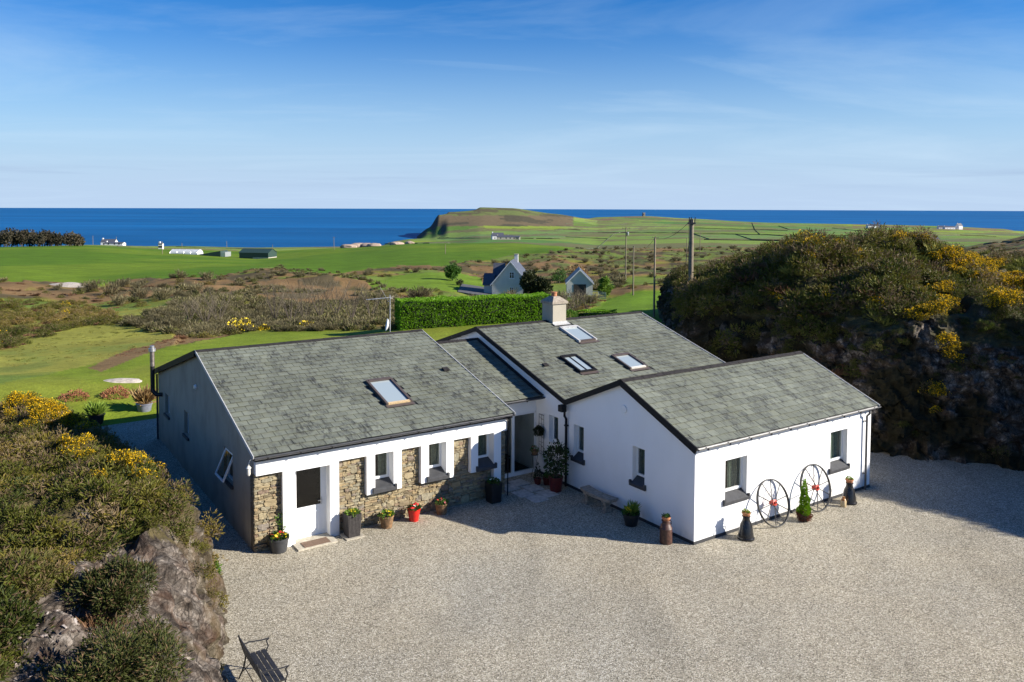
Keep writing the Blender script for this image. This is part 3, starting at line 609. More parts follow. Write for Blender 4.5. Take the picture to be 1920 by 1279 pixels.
def smooth_line(pl, n=4):
    p = np.array(pl, float)
    for _ in range(n):
        q = np.empty((2*len(p), 2)); q[0::2] = p*0.75+np.roll(p, -1, 0)*0.25; q[1::2] = p*0.25+np.roll(p, -1, 0)*0.75; p = np.vstack([p[:1], q[:-2], p[-1:]])
    return p
def resample(p, step):
    d = np.r_[0, np.cumsum(np.hypot(*np.diff(p, axis=0).T))]; t_ = np.arange(0, d[-1], step); return np.stack([np.interp(t_, d, p[:, 0]), np.interp(t_, d, p[:, 1])], 1)
def mound(name, fn, base, inner, x0, x1, y0, y1, step, fstep, rockfn, label, amp):
    xs = np.arange(x0, x1, step); ys = np.arange(y0, y1, step); X, Y = np.meshgrid(xs, ys, indexing='ij'); Z, S = fn(X, Y); Sg, _ = poly_dist(X, Y, base)
    gxx, gyy = np.gradient(Z, step); slope = np.hypot(gxx, gyy); Zl = Z - 0.25*sstep(inner, inner-0.8, Sg)
    wx_, wy_ = hx(X, Y); v = np.stack([wx_, wy_, Zl], -1); al, cc = rockfn(X, Y, Z, S, slope)
    n0, n1 = X.shape; idx = np.arange(n0*n1).reshape(n0, n1); keep = np.minimum(Sg[:-1, :-1], Sg[1:, 1:]) > inner-0.8
    f = np.stack([idx[:-1, :-1], idx[1:, :-1], idx[1:, 1:], idx[:-1, 1:]], -1)[keep]; used = np.unique(f); rm = -np.ones(n0*n1, int); rm[used] = np.arange(len(used))
    V1 = v.reshape(-1, 3)[used]; F1 = rm[f]; K1 = np.concatenate([cc, al[..., None]], -1).reshape(-1, 4)[used]
    # the cut face: rows that climb it evenly, broken into beds, cracks and ledges
    ln = resample(smooth_line(base), fstep); tg = np.gradient(ln, axis=0); tg /= np.linalg.norm(tg, axis=1, keepdims=True); nr = np.stack([-tg[:, 1], tg[:, 0]], 1)
    for _ in range(30): nr = (np.roll(nr, 1, 0)+nr+np.roll(nr, -1, 0))/3; nr /= np.linalg.norm(nr, axis=1, keepdims=True)
    ss = np.linspace(-0.5, inner, 260); m_ = len(ln); PX = ln[:, None, 0]+nr[:, None, 0]*ss; PY = ln[:, None, 1]+nr[:, None, 1]*ss; PZ, PS = fn(PX, PY)
    nrow = int(np.ceil(8.5/fstep)) if amp > 0.5 else int(np.ceil(4.5/fstep)); OX = np.empty((m_, nrow)); OY = OX.copy(); OZ = OX.copy(); OS = OX.copy()
    for i in range(m_):
        arc = np.r_[0, np.cumsum(np.hypot(np.diff(ss), np.diff(PZ[i])))]; u = np.linspace(0, arc[-1], nrow)
        OX[i] = np.interp(u, arc, PX[i]); OY[i] = np.interp(u, arc, PY[i]); OZ[i] = np.interp(u, arc, PZ[i]); OS[i] = np.interp(u, arc, PS[i])
    sl2 = np.abs(np.gradient(OZ, axis=1))/np.maximum(np.hypot(np.gradient(OX, axis=1), np.gradient(OY, axis=1)), 1e-4); kf = sstep(0.5, 1.6, sl2)
    tl = np.arange(m_)[:, None]*fstep + 0*OZ; w_ = (fbm(tl/1.1, OZ/1.1, o=3, s=47)-0.5)
    cell = _h(np.floor(tl/0.75+OZ*0.55+w_*2.2), np.floor(OZ/0.5-tl*0.22+w_*2.4), np.zeros_like(tl), 44); cell2 = _h(np.floor(tl/0.3+OZ*0.5+w_*3), np.floor(OZ/0.22-tl*0.3+w_*3), np.zeros_like(tl), 45)
    out = amp*kf*((cell-0.5)*0.55 + (cell2-0.5)*0.28 + (fbm(tl/0.5, OZ/0.4, o=4, s=46)-0.5)*0.75 + w_*1.1); fade = np.clip((inner-0.2-np.linspace(-0.5, inner, nrow)[None])/0.4, 0, 1)
    OX += nr[:, None, 0]*out*fade*-1; OY += nr[:, None, 1]*out*fade*-1; OZ += kf*fade*amp*(cell2-0.5)*0.16
    al, cc = rockfn(OX, OY, OZ, OS, sl2); wx_, wy_ = hx(OX, OY); v = np.stack([wx_, wy_, OZ], -1).reshape(-1, 3); idx = np.arange(m_*nrow).reshape(m_, nrow)
    f = np.stack([idx[:-1, :-1], idx[:-1, 1:], idx[1:, 1:], idx[1:, :-1]], -1).reshape(-1, 4)
    me = npmesh(name, np.concatenate([V1, v]), np.concatenate([F1, f+len(V1)]), M_MOUND, False)
    vcol(me, 'cover', np.concatenate([K1, np.concatenate([cc, al[..., None]], -1).reshape(-1, 4)]))
    return tag(link(name, me), label, None, None, 'structure'), (OX, OY, OZ, sl2)
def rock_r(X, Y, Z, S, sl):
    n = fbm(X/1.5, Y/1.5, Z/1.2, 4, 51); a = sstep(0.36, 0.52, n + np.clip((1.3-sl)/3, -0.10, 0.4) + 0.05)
    c = np.array([0.022, 0.019, 0.009]) + (np.array([0.10, 0.09, 0.04])*fbm(X/2, Y/2, o=4, s=52)[..., None])*np.clip(1.35-sl*0.45, 0.12, 1)[..., None]  # darker on steep parts: the cut face's shade is put into the colour
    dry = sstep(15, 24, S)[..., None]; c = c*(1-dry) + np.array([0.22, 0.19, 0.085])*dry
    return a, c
ROCKZ = [(-17.2,-5),(-16.6,0.2),(-15.6,2.0),(-14.4,3.1),(-13.3,2.9),(-12.4,2.2),(-11.0,1.9),(-11,-6),(-17,-8)]
def rock_l(X, Y, Z, S, sl):
    n = fbm(X/0.8, Y/0.8, o=4, s=61); rz = inpoly(X+(n-0.5)*2, Y+(n-0.5)*2, ROCKZ).astype(float)
    a = np.clip(1-rz - sstep(0.9, 1.6, sl)*0.7, 0, 1); a = np.maximum(a, rz*sstep(0.58, 0.7, n)*0.35)
    c = np.array([0.060, 0.050, 0.022]) + np.array([0.07, 0.052, 0.022])*n[..., None]
    return a, c
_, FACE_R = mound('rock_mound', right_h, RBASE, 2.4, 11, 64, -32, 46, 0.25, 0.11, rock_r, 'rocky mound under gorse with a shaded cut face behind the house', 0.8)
_, FACE_L = mound('rock_bank', left_h, LBASE, 1.6, -36, -11.2, -27, 30, 0.12, 0.075, rock_l, 'shattered slate bank with gorse beside the grey gable', 0.42)
# ------------------------------------------------------------------ the house (local axes: x along the ridges, y to the back)
house = thing('bungalow', 'white L-shaped bungalow with grey-green slate roofs and a stone-faced wing', 'house', W(0, 0, 0), HROT)
GND = -0.05
def wall_y(mb, x0, x1, z0, z1, y, th, holes):        # wall whose front is the plane y, holes (xa,xb,za,zb)
    xs = sorted({x0, x1} | {h_[0] for h_ in holes} | {h_[1] for h_ in holes}); zs = sorted({z0, z1} | {h_[2] for h_ in holes} | {h_[3] for h_ in holes})
    xs = [v for v in xs if x0-1e-9 <= v <= x1+1e-9]; zs = [v for v in zs if z0-1e-9 <= v <= z1+1e-9]
    inh = lambda a, b: any(h_[0] < a < h_[1] and h_[2] < b < h_[3] for h_ in holes)
    nx, nz = len(xs)-1, len(zs)-1
    solid = [[not inh((xs[i]+xs[i+1])/2, (zs[j]+zs[j+1])/2) for j in range(nz)] for i in range(nx)]
    S = lambda i, j: 0 <= i < nx and 0 <= j < nz and solid[i][j]
    for i in range(nx):
        for j in range(nz):
            if not solid[i][j]: continue
            a, b, c, d = xs[i], xs[i+1], zs[j], zs[j+1]
            mb.add([(a,y,c),(b,y,c),(b,y,d),(a,y,d)], [(0,1,2,3)]); mb.add([(a,y+th,c),(b,y+th,c),(b,y+th,d),(a,y+th,d)], [(3,2,1,0)])
            if not S(i-1,j): mb.add([(a,y,c),(a,y+th,c),(a,y+th,d),(a,y,d)], [(3,2,1,0)])
            if not S(i+1,j): mb.add([(b,y,c),(b,y+th,c),(b,y+th,d),(b,y,d)], [(0,1,2,3)])
            if not S(i,j-1): mb.add([(a,y,c),(b,y,c),(b,y+th,c),(a,y+th,c)], [(3,2,1,0)])
            if not S(i,j+1): mb.add([(a,y,d),(b,y,d),(b,y+th,d),(a,y+th,d)], [(0,1,2,3)])
def wall_x(mb, y0, y1, z0, z1, x, th, holes):        # wall whose outer face is the plane x, seen from -x; swap axes of wall_y
    t_ = MB(); wall_y(t_, y0, y1, z0, z1, x, th, holes)
    mb.add([(b, a, c) for a, b, c in t_.v], [tuple(reversed(f)) for f in t_.f])

# --- windows: a frame, a pane, a curtain and a sloping sill, facing -y (axis 'y') or -x (axis 'x')
def window(axis, a0, a1, z0, z1, face, depth, sill=True, curtain=1, open_=False, mullion=None, black=True):
    tr = (lambda p: p) if axis == 'y' else (lambda p: (p[1], p[0], p[2]))
    def bx(mb, a, b, c, d, e, f):
        t_ = MB().box(a, b, c, d, e, f); fs = t_.f if axis == 'y' else [tuple(reversed(q)) for q in t_.f]; mb.add([tr(p) for p in t_.v], fs)
    y = face + depth; fw = 0.05
    fr = MB(); bx(fr, a0, a0+fw, y, y+0.07, z0, z1); bx(fr, a1-fw, a1, y, y+0.07, z0, z1); bx(fr, a0+fw, a1-fw, y, y+0.07, z0, z0+fw); bx(fr, a0+fw, a1-fw, y, y+0.07, z1-fw, z1)
    wf = fr.build('window', M_PVC, house)
    iw = MB(); g0, g1 = a0+fw, a1-fw
    if not open_:
        s_ = 0.03; e = y-0.012
        for q in ((g0, g0+s_, z0+fw, z1-fw), (g1-s_, g1, z0+fw, z1-fw), (g0+s_, g1-s_, z0+fw, z0+fw+s_), (g0+s_, g1-s_, z1-fw-s_, z1-fw)): bx(iw, q[0], q[1], e, y+0.05, q[2], q[3])
        iw.build('sash', M_PVC, wf)
        pn = MB(); bx(pn, g0+s_, g1-s_, y+0.02, y+0.028, z0+fw+s_, z1-fw-s_); pn.build('pane', M_GLASS, wf)
    else:                                            # top-hung sash pushed out at the foot
        hgt = z1-z0-2*fw; an = R(24); out = -1
        def P(a, u, w_): yy = y + out*(math.sin(an)*u) + out*w_*math.cos(an); zz_ = z1-fw - math.cos(an)*u + w_*math.sin(an); return tr((a, yy, zz_))
        def sl(mb, a, b, u0, u1, w0, w1): mb.hexa([P(a,u1,w0),P(b,u1,w0),P(b,u1,w1),P(a,u1,w1),P(a,u0,w0),P(b,u0,w0),P(b,u0,w1),P(a,u0,w1)])
        s_ = 0.06
        for q in ((g0, g0+s_, 0, hgt), (g1-s_, g1, 0, hgt), (g0+s_, g1-s_, 0, s_), (g0+s_, g1-s_, hgt-s_, hgt)): sl(iw, q[0], q[1], q[2], q[3], 0.0, 0.05)
        so = iw.build('sash', M_PVC, wf); pn = MB(); sl(pn, g0+s_, g1-s_, s_, hgt-s_, 0.02, 0.028); pn.build('pane', M_GLASS, wf)
    if curtain:
        cu = MB(); n_ = 16; wd = (a1-a0)*(0.5 if curtain == 1 else 0.8); st = a1-wd
        pts = [(st+wd*k/n_, y+0.16+0.025*math.sin(k*2.3)) for k in range(n_+1)]
        for k in range(n_):
            (p0, q0), (p1, q1) = pts[k], pts[k+1]; cu.add([tr((p0,q0,z0)), tr((p1,q1,z0)), tr((p1,q1,z1)), tr((p0,q0,z1))], [(0,1,2,3)])
        cu.build('curtain', M_CURT, wf)
    if sill:
        e0 = face-0.07; sl_ = MB(); lip = 0.085
        q = [(a0-lip,e0,z0-0.30),(a1+lip,e0,z0-0.30),(a1+lip,face-0.003,z0-0.30),(a0-lip,face-0.003,z0-0.30),(a0-lip,e0,z0-0.21),(a1+lip,e0,z0-0.21),(a1+lip,face-0.003,z0-0.165),(a0-lip,face-0.003,z0-0.165)]
        sl_.hexa([tr(p) for p in q]) if axis == 'y' else sl_.hexa([tr(p) for p in [q[3],q[2],q[1],q[0],q[7],q[6],q[5],q[4]]])
        q = [(a0+.002,face-0.003,z0-0.29),(a1-.002,face-0.003,z0-0.29),(a1-.002,y+0.06,z0-0.29),(a0+.002,y+0.06,z0-0.29),(a0+.002,face-0.003,z0-0.165),(a1-.002,face-0.003,z0-0.165),(a1-.002,y+0.06,z0-0.003),(a0+.002,y+0.06,z0-0.003)]
        sl_.hexa([tr(p) for p in q]) if axis == 'y' else sl_.hexa([tr(p) for p in [q[3],q[2],q[1],q[0],q[7],q[6],q[5],q[4]]])
        for a_, b_ in ((a0-lip, a0-.02), (a1+.02, a1+lip)):   # raised stools at both ends
            bx(sl_, a_, b_, e0-0.006, face-0.003, z0-0.215, z0-0.13)
        sl_.build('sill', M_SILL, wf)
    return wf

# ---------- wing C (front right) and wing B (behind it): shared gable wall x = 0
mb = MB(); CXR = 8.62
cw1, cw2 = (1.27, 2.23, 1.19, 2.21), (6.35, 7.28, 1.19, 2.25)
hb = lambda h_: (h_[0], h_[1], h_[2]-0.29, h_[3])
wall_y(mb, 0, CXR, GND, 2.86, 0, 0.3, [hb(cw1), hb(cw2)])
gw = [(2.04, 2.58, 1.28, 2.23), (4.97, 5.50, 1.28, 2.24), (6.38, 6.91, 1.30, 2.26)]
wall_x(mb, 0.3, 12.0, GND, 2.86, 0, 0.3, [hb(gw[0]), hb(gw[1]), gw[2]])
mb.prism_x([(0, 2.86), (0, 2.865), (3.0, 4.10), (5.82, 2.93), (11.66, 4.66), (12.0, 4.55), (12.0, 2.86)][::-1], 0, 0.3)
mb.prism_x([(12.0, GND), (17.6, GND), (17.6, 2.86), (12.0, 4.55)][::-1], 0, 0.3)
mb.prism_x([(0.3, GND), (5.9, GND), (5.9, 2.9), (3.0, 4.08), (0.3, 2.95)][::-1], CXR-0.3, CXR)
mb.prism_x([(5.9, GND), (17.6, GND), (17.6, 2.86), (11.66, 4.64), (5.9, 2.9)][::-1], CXR-0.3, CXR)
mb.box(0.3, CXR-0.3, 17.3, 17.6, GND, 2.86)
mb.build('wall', M_WHITE, house)
pl = MB(); pl.box(-0.012, CXR+0.012, -0.012, 0.0, GND, 0.09); pl.box(-0.012, 0.0, 0.0, 7.6, GND, 0.09); pl.build('plinth', M_PLINTH, house)
window('y', *cw1, 0, 0.17, curtain=1); window('y', *cw2, 0, 0.17, curtain=2)
for k, q in enumerate(gw): window('x', *q, 0, 0.17, sill=(k < 2), curtain=1)
o = MB().lathe([(0.125, 0), (0.125, 0.045), (0.10, 0.05)], 24).build('wall_vent', M_PVC, house, 40); o.rotation_euler = (0, R(-90), 0); o.location = (0.002, 2.98, 3.28)
# dark rooms behind the panes
rm = MB(); rm.box(0.9, 8.2, 2.2, 2.3, 0, 2.7); rm.box(2.9, 3.0, 0.4, 6.8, 0, 2.7); rm.box(0.35, 8.3, 0.4, 16.5, -0.04, 0.02); rm.box(0.31, 8.3, 0.32, 16.5, 2.62, 2.66)
rm.build('room', M_ROOMD, house)

# ---------- wing A (left): stone front with white piers and band
YW, YS = 6.25, 6.42; AX0, AX1 = -10.55, -2.20
AEZ = 2.74; ARZ = 4.64
door = (-9.43, -8.40, 0.0, 2.13)
aw = [(-6.98, -6.37, 1.32, 2.19), (-5.16, -4.54, 1.32, 2.19), (-3.36, -2.75, 1.32, 2.19)]
wh = MB()
wh.box(AX0+0.03, AX1, YW, YS+0.3, 2.19, AEZ); wh.build('lintel_band', M_WHITE, house)   # band over everything
for a, b in ((-9.78, -9.43), (-8.40, -8.12)): MB().box(a, b, YW, YS+0.32, GND, 2.188).build('pier', M_WHITE, house)   # door piers
MB().box(-9.428, -8.402, YW+0.003, YS+0.3, 2.13, 2.188).build('door_lintel', M_WHITE, house)
for k, (a, b, c, d) in enumerate(aw):
    MB().box(a-0.27, a, YW, YS+0.31, 1.00, 2.188).build('jamb', M_WHITE, house)
    if k < 2: MB().box(b, b+0.27, YW, YS+0.31, 1.00, 2.188).build('jamb', M_WHITE, house)
MB().box(-2.75, -2.47, YW, YS+0.31, GND, 2.188).build('pier', M_WHITE, house)
hs = [(d_[0]-0.02, d_[1]+0.02, d_[2]-0.32, d_[3]+0.1) for d_ in aw]; sws = []
for xa, xb in ((AX0, -9.46), (-8.37, AX1)): back = MB(); wall_y(back, xa, xb, GND, 2.21, YS+0.02, 0.26, [q for q in hs if xa < q[0] < xb]); sws.append(back.build('stone_wall', M_MORTAR, house))
for q in aw: window('y', *q, YW, 0.32, curtain=1)
# grey gable, rear and entrance-side walls
gb = MB(); ga = [(17.55, 18.35, 1.35, 2.16), (14.25, 14.95, 1.33, 2.20), (8.50, 9.50, 1.28, 2.24)]
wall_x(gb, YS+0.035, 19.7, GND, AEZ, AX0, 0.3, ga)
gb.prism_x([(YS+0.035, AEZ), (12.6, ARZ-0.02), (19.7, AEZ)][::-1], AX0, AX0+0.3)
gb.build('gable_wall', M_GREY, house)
ew = MB(); ew.prism_x([(YS+0.3, GND), (19.7, GND), (19.7, AEZ), (12.6, ARZ-0.02), (YS+0.3, AEZ)][::-1], AX1-0.3, AX1-0.002); ew.box(AX0+0.3, AX1-0.3, 19.4, 19.7, GND, AEZ)
ew.build('rear_wall', M_WHITE, house)
window('x', *ga[0], AX0, 0.12, sill=False, curtain=0); window('x', *ga[1], AX0, 0.12, sill=False, curtain=0); window('x', *ga[2], AX0, 0.10, sill=False, curtain=0, open_=True)
for (a, b, c, d) in ga: MB().box(AX0-0.07, AX0+0.12, a-0.07, b+0.07, c-0.09, c-0.003).build('gable_sill', M_SILL, house)
bv = MB().lathe([(0.07, 0), (0.09, 0.03), (0.06, 0.09)], 12).build('wall_vent', M_PVC, house, 40); bv.rotation_euler = (0, R(-90), 0); bv.location = (AX0, 12.95, 3.42)
rm = MB(); rm.box(-9.9, -2.6, 8.2, 8.3, 0, 2.6); rm.box(-10.2, -2.6, 6.8, 19.3, -0.04, 0.0); rm.box(-10.2, -2.55, 6.78, 19.3, 2.5, 2.54); rm.box(-8.0, -7.9, 6.75, 8.2, 0, 2.5); rm.build('room', M_ROOMD, house)
# front door
dr = MB(); dy = YW+0.30
x0, x1 = door[0], door[1]
for q in ((x0, x0+0.08, GND, 2.13), (x1-0.09, x1, GND, 2.13), (x0+0.08, x1-0.09, 2.10, 2.13)): dr.box(q[0], q[1], dy, dy+0.08, q[2], q[3])
dfr = dr.build('door_frame', M_PVC, house)
lf = MB(); a, b = x0+0.08, x1-0.09
lf.box(a, a+0.06, dy+0.01, dy+0.06, 0.03, 2.10); lf.box(b-0.075, b, dy+0.01, dy+0.06, 0.03, 2.10); lf.box(a+0.06, b-0.075, dy+0.01, dy+0.06, 0.03, 0.93); lf.box(a+0.06, b-0.075, dy+0.01, dy+0.06, 2.05, 2.10)
w2 = (b-a-0.2-0.05)/2
for k in range(2):
    u = a+0.10+k*(w2+0.05)
    for q in ((u, u+0.02, 0.16, 0.76), (u+w2-0.04, u+w2-0.02, 0.16, 0.76), (u+0.02, u+w2-0.04, 0.16, 0.18), (u+0.02, u+w2-0.04, 0.74, 0.76)): lf.box(q[0], q[1], dy-0.006, dy+0.01, q[2], q[3])
dl = lf.build('door', M_PVC, house)
MB().box(a+0.06, b-0.075, dy+0.03, dy+0.04, 0.93, 2.05).build('door_glass', M_DKGLASS, dl)
hd_ = MB(); hd_.box(b-0.075, b-0.04, dy-0.01, dy+0.01, 0.92, 1.14); hd_.box(b-0.17, b-0.045, dy-0.05, dy-0.035, 1.04, 1.06); hd_.box(b-0.062, b-0.045, dy-0.05, dy-0.01, 1.04, 1.06); hd_.build('handle', M_ALU, dl)

# ---------- entrance link: glazed recess between the wings
lk = MB(); GY = 7.70
lk.box(AX1, -0.003, GY-0.02, GY+0.26, 2.24, 2.86)
lk.build('link_wall', M_WHITE, house)
gl = MB()
for q in ((-1.06, -0.94), (-0.07, -0.01)): gl.box(q[0], q[1], GY, GY+0.08, 0.13, 2.24)
gl.box(-1.37, -0.01, GY-0.03, GY+0.09, 0.0, 0.13); gl.box(-1.37, -0.01, GY, GY+0.08, 2.16, 2.235)
gf = gl.build('glazed_screen', M_PVC, house)
MB().box(-1.37, -1.06, GY+0.03, GY+0.04, 0.13, 2.16).build('pane', M_GLASS, gf); MB().box(-0.94, -0.07, GY+0.03, GY+0.04, 0.13, 2.16).build('pane', M_GLASS, gf)
rt = MB(); rt.box(AX1, -1.375, GY-0.02, GY+0.2, GND, 2.24); srt = rt.build('stone_return', M_MORTAR, house)
hl = MB(); hl.box(AX1, 0.3, 10.4, 10.5, 0, 2.6); hl.box(AX1, 0.3, GY+0.1, 10.4, -0.04, 0.02); hl.build('hall', M_ROOMD, house)
lp = MB().lathe([(0.05, 0), (0.05, 0.04), (0.02, 0.06), (0.02, 0.62), (0.24, 0.62), (0.13, 0.95)], 16); l_ = lp.build('hall_lamp', M_LAMPSH, house, 40); l_.location = (-1.15, 8.35, 0.62)
tb = MB().box(-1.45, -0.85, 8.1, 8.6, 0.56, 0.62)
for xx in (-1.42, -0.92):
    for yy in (8.13, 8.53): tb.box(xx, xx+0.04, yy, yy+0.04, 0.02, 0.56)
tb.build('hall_table', M_BARK, house)

# ---------- roofs: deck, slates one by one, ridge tiles, verges, gutters
class Slope:                                         # a roof plane from eave (ye,ze) to ridge (yr,zr)
    def __init__(s, x0, x1, ye, ze, yr, zr, w=0.345, g=0.272):
        s.x0, s.x1 = x0, x1; s.L = math.hypot(yr-ye, zr-ze); s.a = math.atan2(zr-ze, yr-ye); s.ye, s.ze = ye, ze; s.w, s.g = w, g
    def P(s, x, v, h_=0.0): return (x, s.ye+math.cos(s.a)*v-math.sin(s.a)*h_, s.ze+math.sin(s.a)*v+math.cos(s.a)*h_)
    def slab(s, mb, xa, xb, va, vb, ha, hb_): mb.hexa([s.P(xa,va,ha), s.P(xb,va,ha), s.P(xb,vb,ha), s.P(xa,vb,ha), s.P(xa,va,hb_), s.P(xb,va,hb_), s.P(xb,vb,hb_), s.P(xa,vb,hb_)])
SA = Slope(-10.64, -2.10, 6.05, 2.80, 12.6, 4.70); SB = Slope(-0.10, 8.76, 5.84, 2.97, 11.66, 4.76)
SC = Slope(-0.12, 8.78, -0.14, 2.86, 3.0, 4.20, 0.36, 0.262); SL = Slope(-2.10, -0.004, 7.25, 2.86, 11.7, 4.30)
for s_ in (SA, SB, SC, SL): dk = MB(); s_.slab(dk, s_.x0+0.02, s_.x1-0.02, 0.02, s_.L-0.01, -0.05, -0.005); s_.o = dk.build('roof', M_DECK, house)
for (x0, x1, y0, z0, y1, z1) in ((-10.64,-2.10,19.95,2.80,12.6,4.70),(-0.10,8.76,17.8,2.86,11.66,4.76),(-0.12,8.78,5.84,2.97,3.0,4.20),(-2.10,-0.004,15.5,3.0,11.7,4.30)):
    rr_ = MB(); rr_.hexa([(x0,y1,z1-0.05),(x1,y1,z1-0.05),(x1,y0,z0-0.05),(x0,y0,z0-0.05),(x0,y1,z1),(x1,y1,z1),(x1,y0,z0),(x0,y0,z0)]); rr_.build('rear_slope', M_SLATE_J, house)
holes = {SA: [(-6.02,-5.06,1.52,3.24)], SB: [(3.44,4.43,3.86,5.30),(1.73,2.56,1.55,2.95),(3.97,4.92,1.28,2.52),(3.42,4.24,5.35,6.2)], SC: [], SL: []}
slates = []; rs = random.Random(5)
for s_ in (SA, SB, SC, SL):
    j = 0; v = 0.0
    while v < s_.L-0.05:
        off = (j % 2)*s_.w/2 + rs.uniform(-0.006, 0.006); x = s_.x0 - (off if off > 0.03 else 0)
        while x < s_.x1-0.02:
            xa, xb = max(x+0.008, s_.x0), min(x+s_.w-0.008, s_.x1)
            if xb-xa > 0.06 and not any(a-0.02 < (xa+xb)/2 < b+0.02 and c-0.12 < v+s_.g/2 < d+0.02 for a, b, c, d in holes[s_]):
                va, vb = v + rs.uniform(-0.008, 0.008) - (0.03 if j == 0 else 0), min(v+s_.g+0.06, s_.L)
                slates.append((s_, xa, xb, va, vb, rs.uniform(0.030, 0.042)))
            x += s_.w
        v += s_.g; j += 1
def slate_geo(s_, xa, xb, va, vb, lift):
    th = 0.013; h0, h1 = lift, 0.004
    return [s_.P(xa,va,h0-th), s_.P(xb,va,h0-th), s_.P(xb,vb,h1-th), s_.P(xa,vb,h1-th), s_.P(xa,va,h0), s_.P(xb,va,h0), s_.P(xb,vb,h1), s_.P(xa,vb,h1)]
def size_seen(p): q = W(*p); d_ = (q - Vector((0, 0, CH))).length; return d_
slates.sort(key=lambda q: size_seen(q[0].P((q[1]+q[2])/2, (q[3]+q[4])/2)) / max(q[2]-q[1], 0.2)**0.5)
cube = {}
for q in slates[:300]:
    s_, xa, xb, va, vb, lift = q; key = (id(s_), round(xb-xa, 2), round(vb-va, 2), round(lift, 3))
    if key not in cube:                              # alike slates share one mesh, laid out about its lower left corner
        base = Vector(s_.P(xa, va)); cube[key] = MB().hexa([tuple(Vector(p)-base) for p in slate_geo(*q)]).mesh('slate', M_SLATE_O)
    o = link('slate', cube[key], s_.o); o.location = s_.P(xa, va)
for s_ in (SA, SB, SC, SL):
    rest = MB(); rv = []
    for q in slates[300:]:
        if q[0] is s_: rest.hexa(slate_geo(*q)); rv += [rs.random()]*8
    if rv:
        me = rest.mesh('slates', M_SLATE_J); a_ = me.attributes.new('rnd', 'FLOAT', 'POINT'); a_.data.foreach_set('value', rv); tag(link('slates', me, s_.o), None, None, None, 'stuff')
# ridge tiles, each a short folded tile
def ridge_run(rf, x0, x1, y, z, slope_a, slope_b, name='ridge_tile', w=0.15, ln=0.45):
    n_ = max(1, round((x1-x0)/ln)); l = (x1-x0)/n_
    t_ = MB(); A_, B_ = (-w*math.cos(slope_a), -w*math.sin(slope_a)), (w*math.cos(slope_b), -w*math.sin(slope_b))
    for (u0, z0_), (u1, z1_) in (((A_), (0, 0)), ((0, 0), (B_))):
        t_.hexa([(0,u0,z0_),(l-0.006,u0,z0_),(l-0.006,u1,z1_),(0,u1,z1_),(0,u0,z0_+0.022),(l-0.006,u0,z0_+0.022),(l-0.006,u1,z1_+0.022),(0,u1,z1_+0.022)])
    me = t_.mesh(name, M_RIDGE)
    for k in range(n_):
        o = link(name, me, rf); o.location = (x0+k*l, y, z + rs.uniform(-0.003, 0.006))
ridge_run(SA.o, -10.66, -2.08, 12.6, 4.725, SA.a, R(15)); ridge_run(SB.o, -0.14, 3.40, 11.66, 4.79, SB.a, R(16)); ridge_run(SB.o, 4.24, 8.80, 11.66, 4.79, SB.a, R(16))
ridge_run(SC.o, -0.16, 8.82, 3.0, 4.23, SC.a, R(23)); ridge_run(SL.o, -2.08, -0.02, 11.7, 4.33, SL.a, R(16))
# verge boards
def verge(s_, xa, xb, top, drop, mat_, va=-0.06, vb=None):
    vb = s_.L+0.02 if vb is None else vb; MB().hexa([s_.P(xa,va,-drop), s_.P(xb,va,-drop), s_.P(xb,vb,-drop), s_.P(xa,vb,-drop), s_.P(xa,va,top), s_.P(xb,va,top), s_.P(xb,vb,top), s_.P(xa,vb,top)]).build('verge_board', mat_, s_.o)
verge(SC, -0.16, -0.118, 0.035, 0.17, M_BLACK); verge(SB, -0.15, -0.103, 0.035, 0.13, M_BLACK, -0.02)
for rf, xa, xb, ya, za, yb, zb, hh in ((SC.o, -0.16, -0.118, 5.90, 2.80, 3.0, 4.05, 0.19), (SB.o, -0.15, -0.105, 17.7, 2.76, 11.66, 4.63, 0.17), (SA.o, -10.70, -10.645, 20.0, 2.62, 12.6, 4.53, 0.21)):
    MB().hexa([(xa,ya,za),(xb,ya,za),(xb,yb,zb),(xa,yb,zb),(xa,ya,za+hh),(xb,ya,za+hh),(xb,yb,zb+hh),(xa,yb,zb+hh)]).build('verge_board', M_BLACK, rf)
for q in ((SA, -10.668, -10.642, 0.046, 0.05), (SA, -2.10, -2.075, 0.046, 0.06), (SB, 8.76, 8.79, 0.046, 0.08), (SC, 8.78, 8.81, 0.046, 0.08)): verge(*q, M_LEAD)
# flashing strips where the link roof meets wing B
fl = MB(); SL.slab(fl, -0.16, -0.004, -0.02, SL.L, 0.034, 0.05); fl.build('flashing', M_BLACK, SL.o)
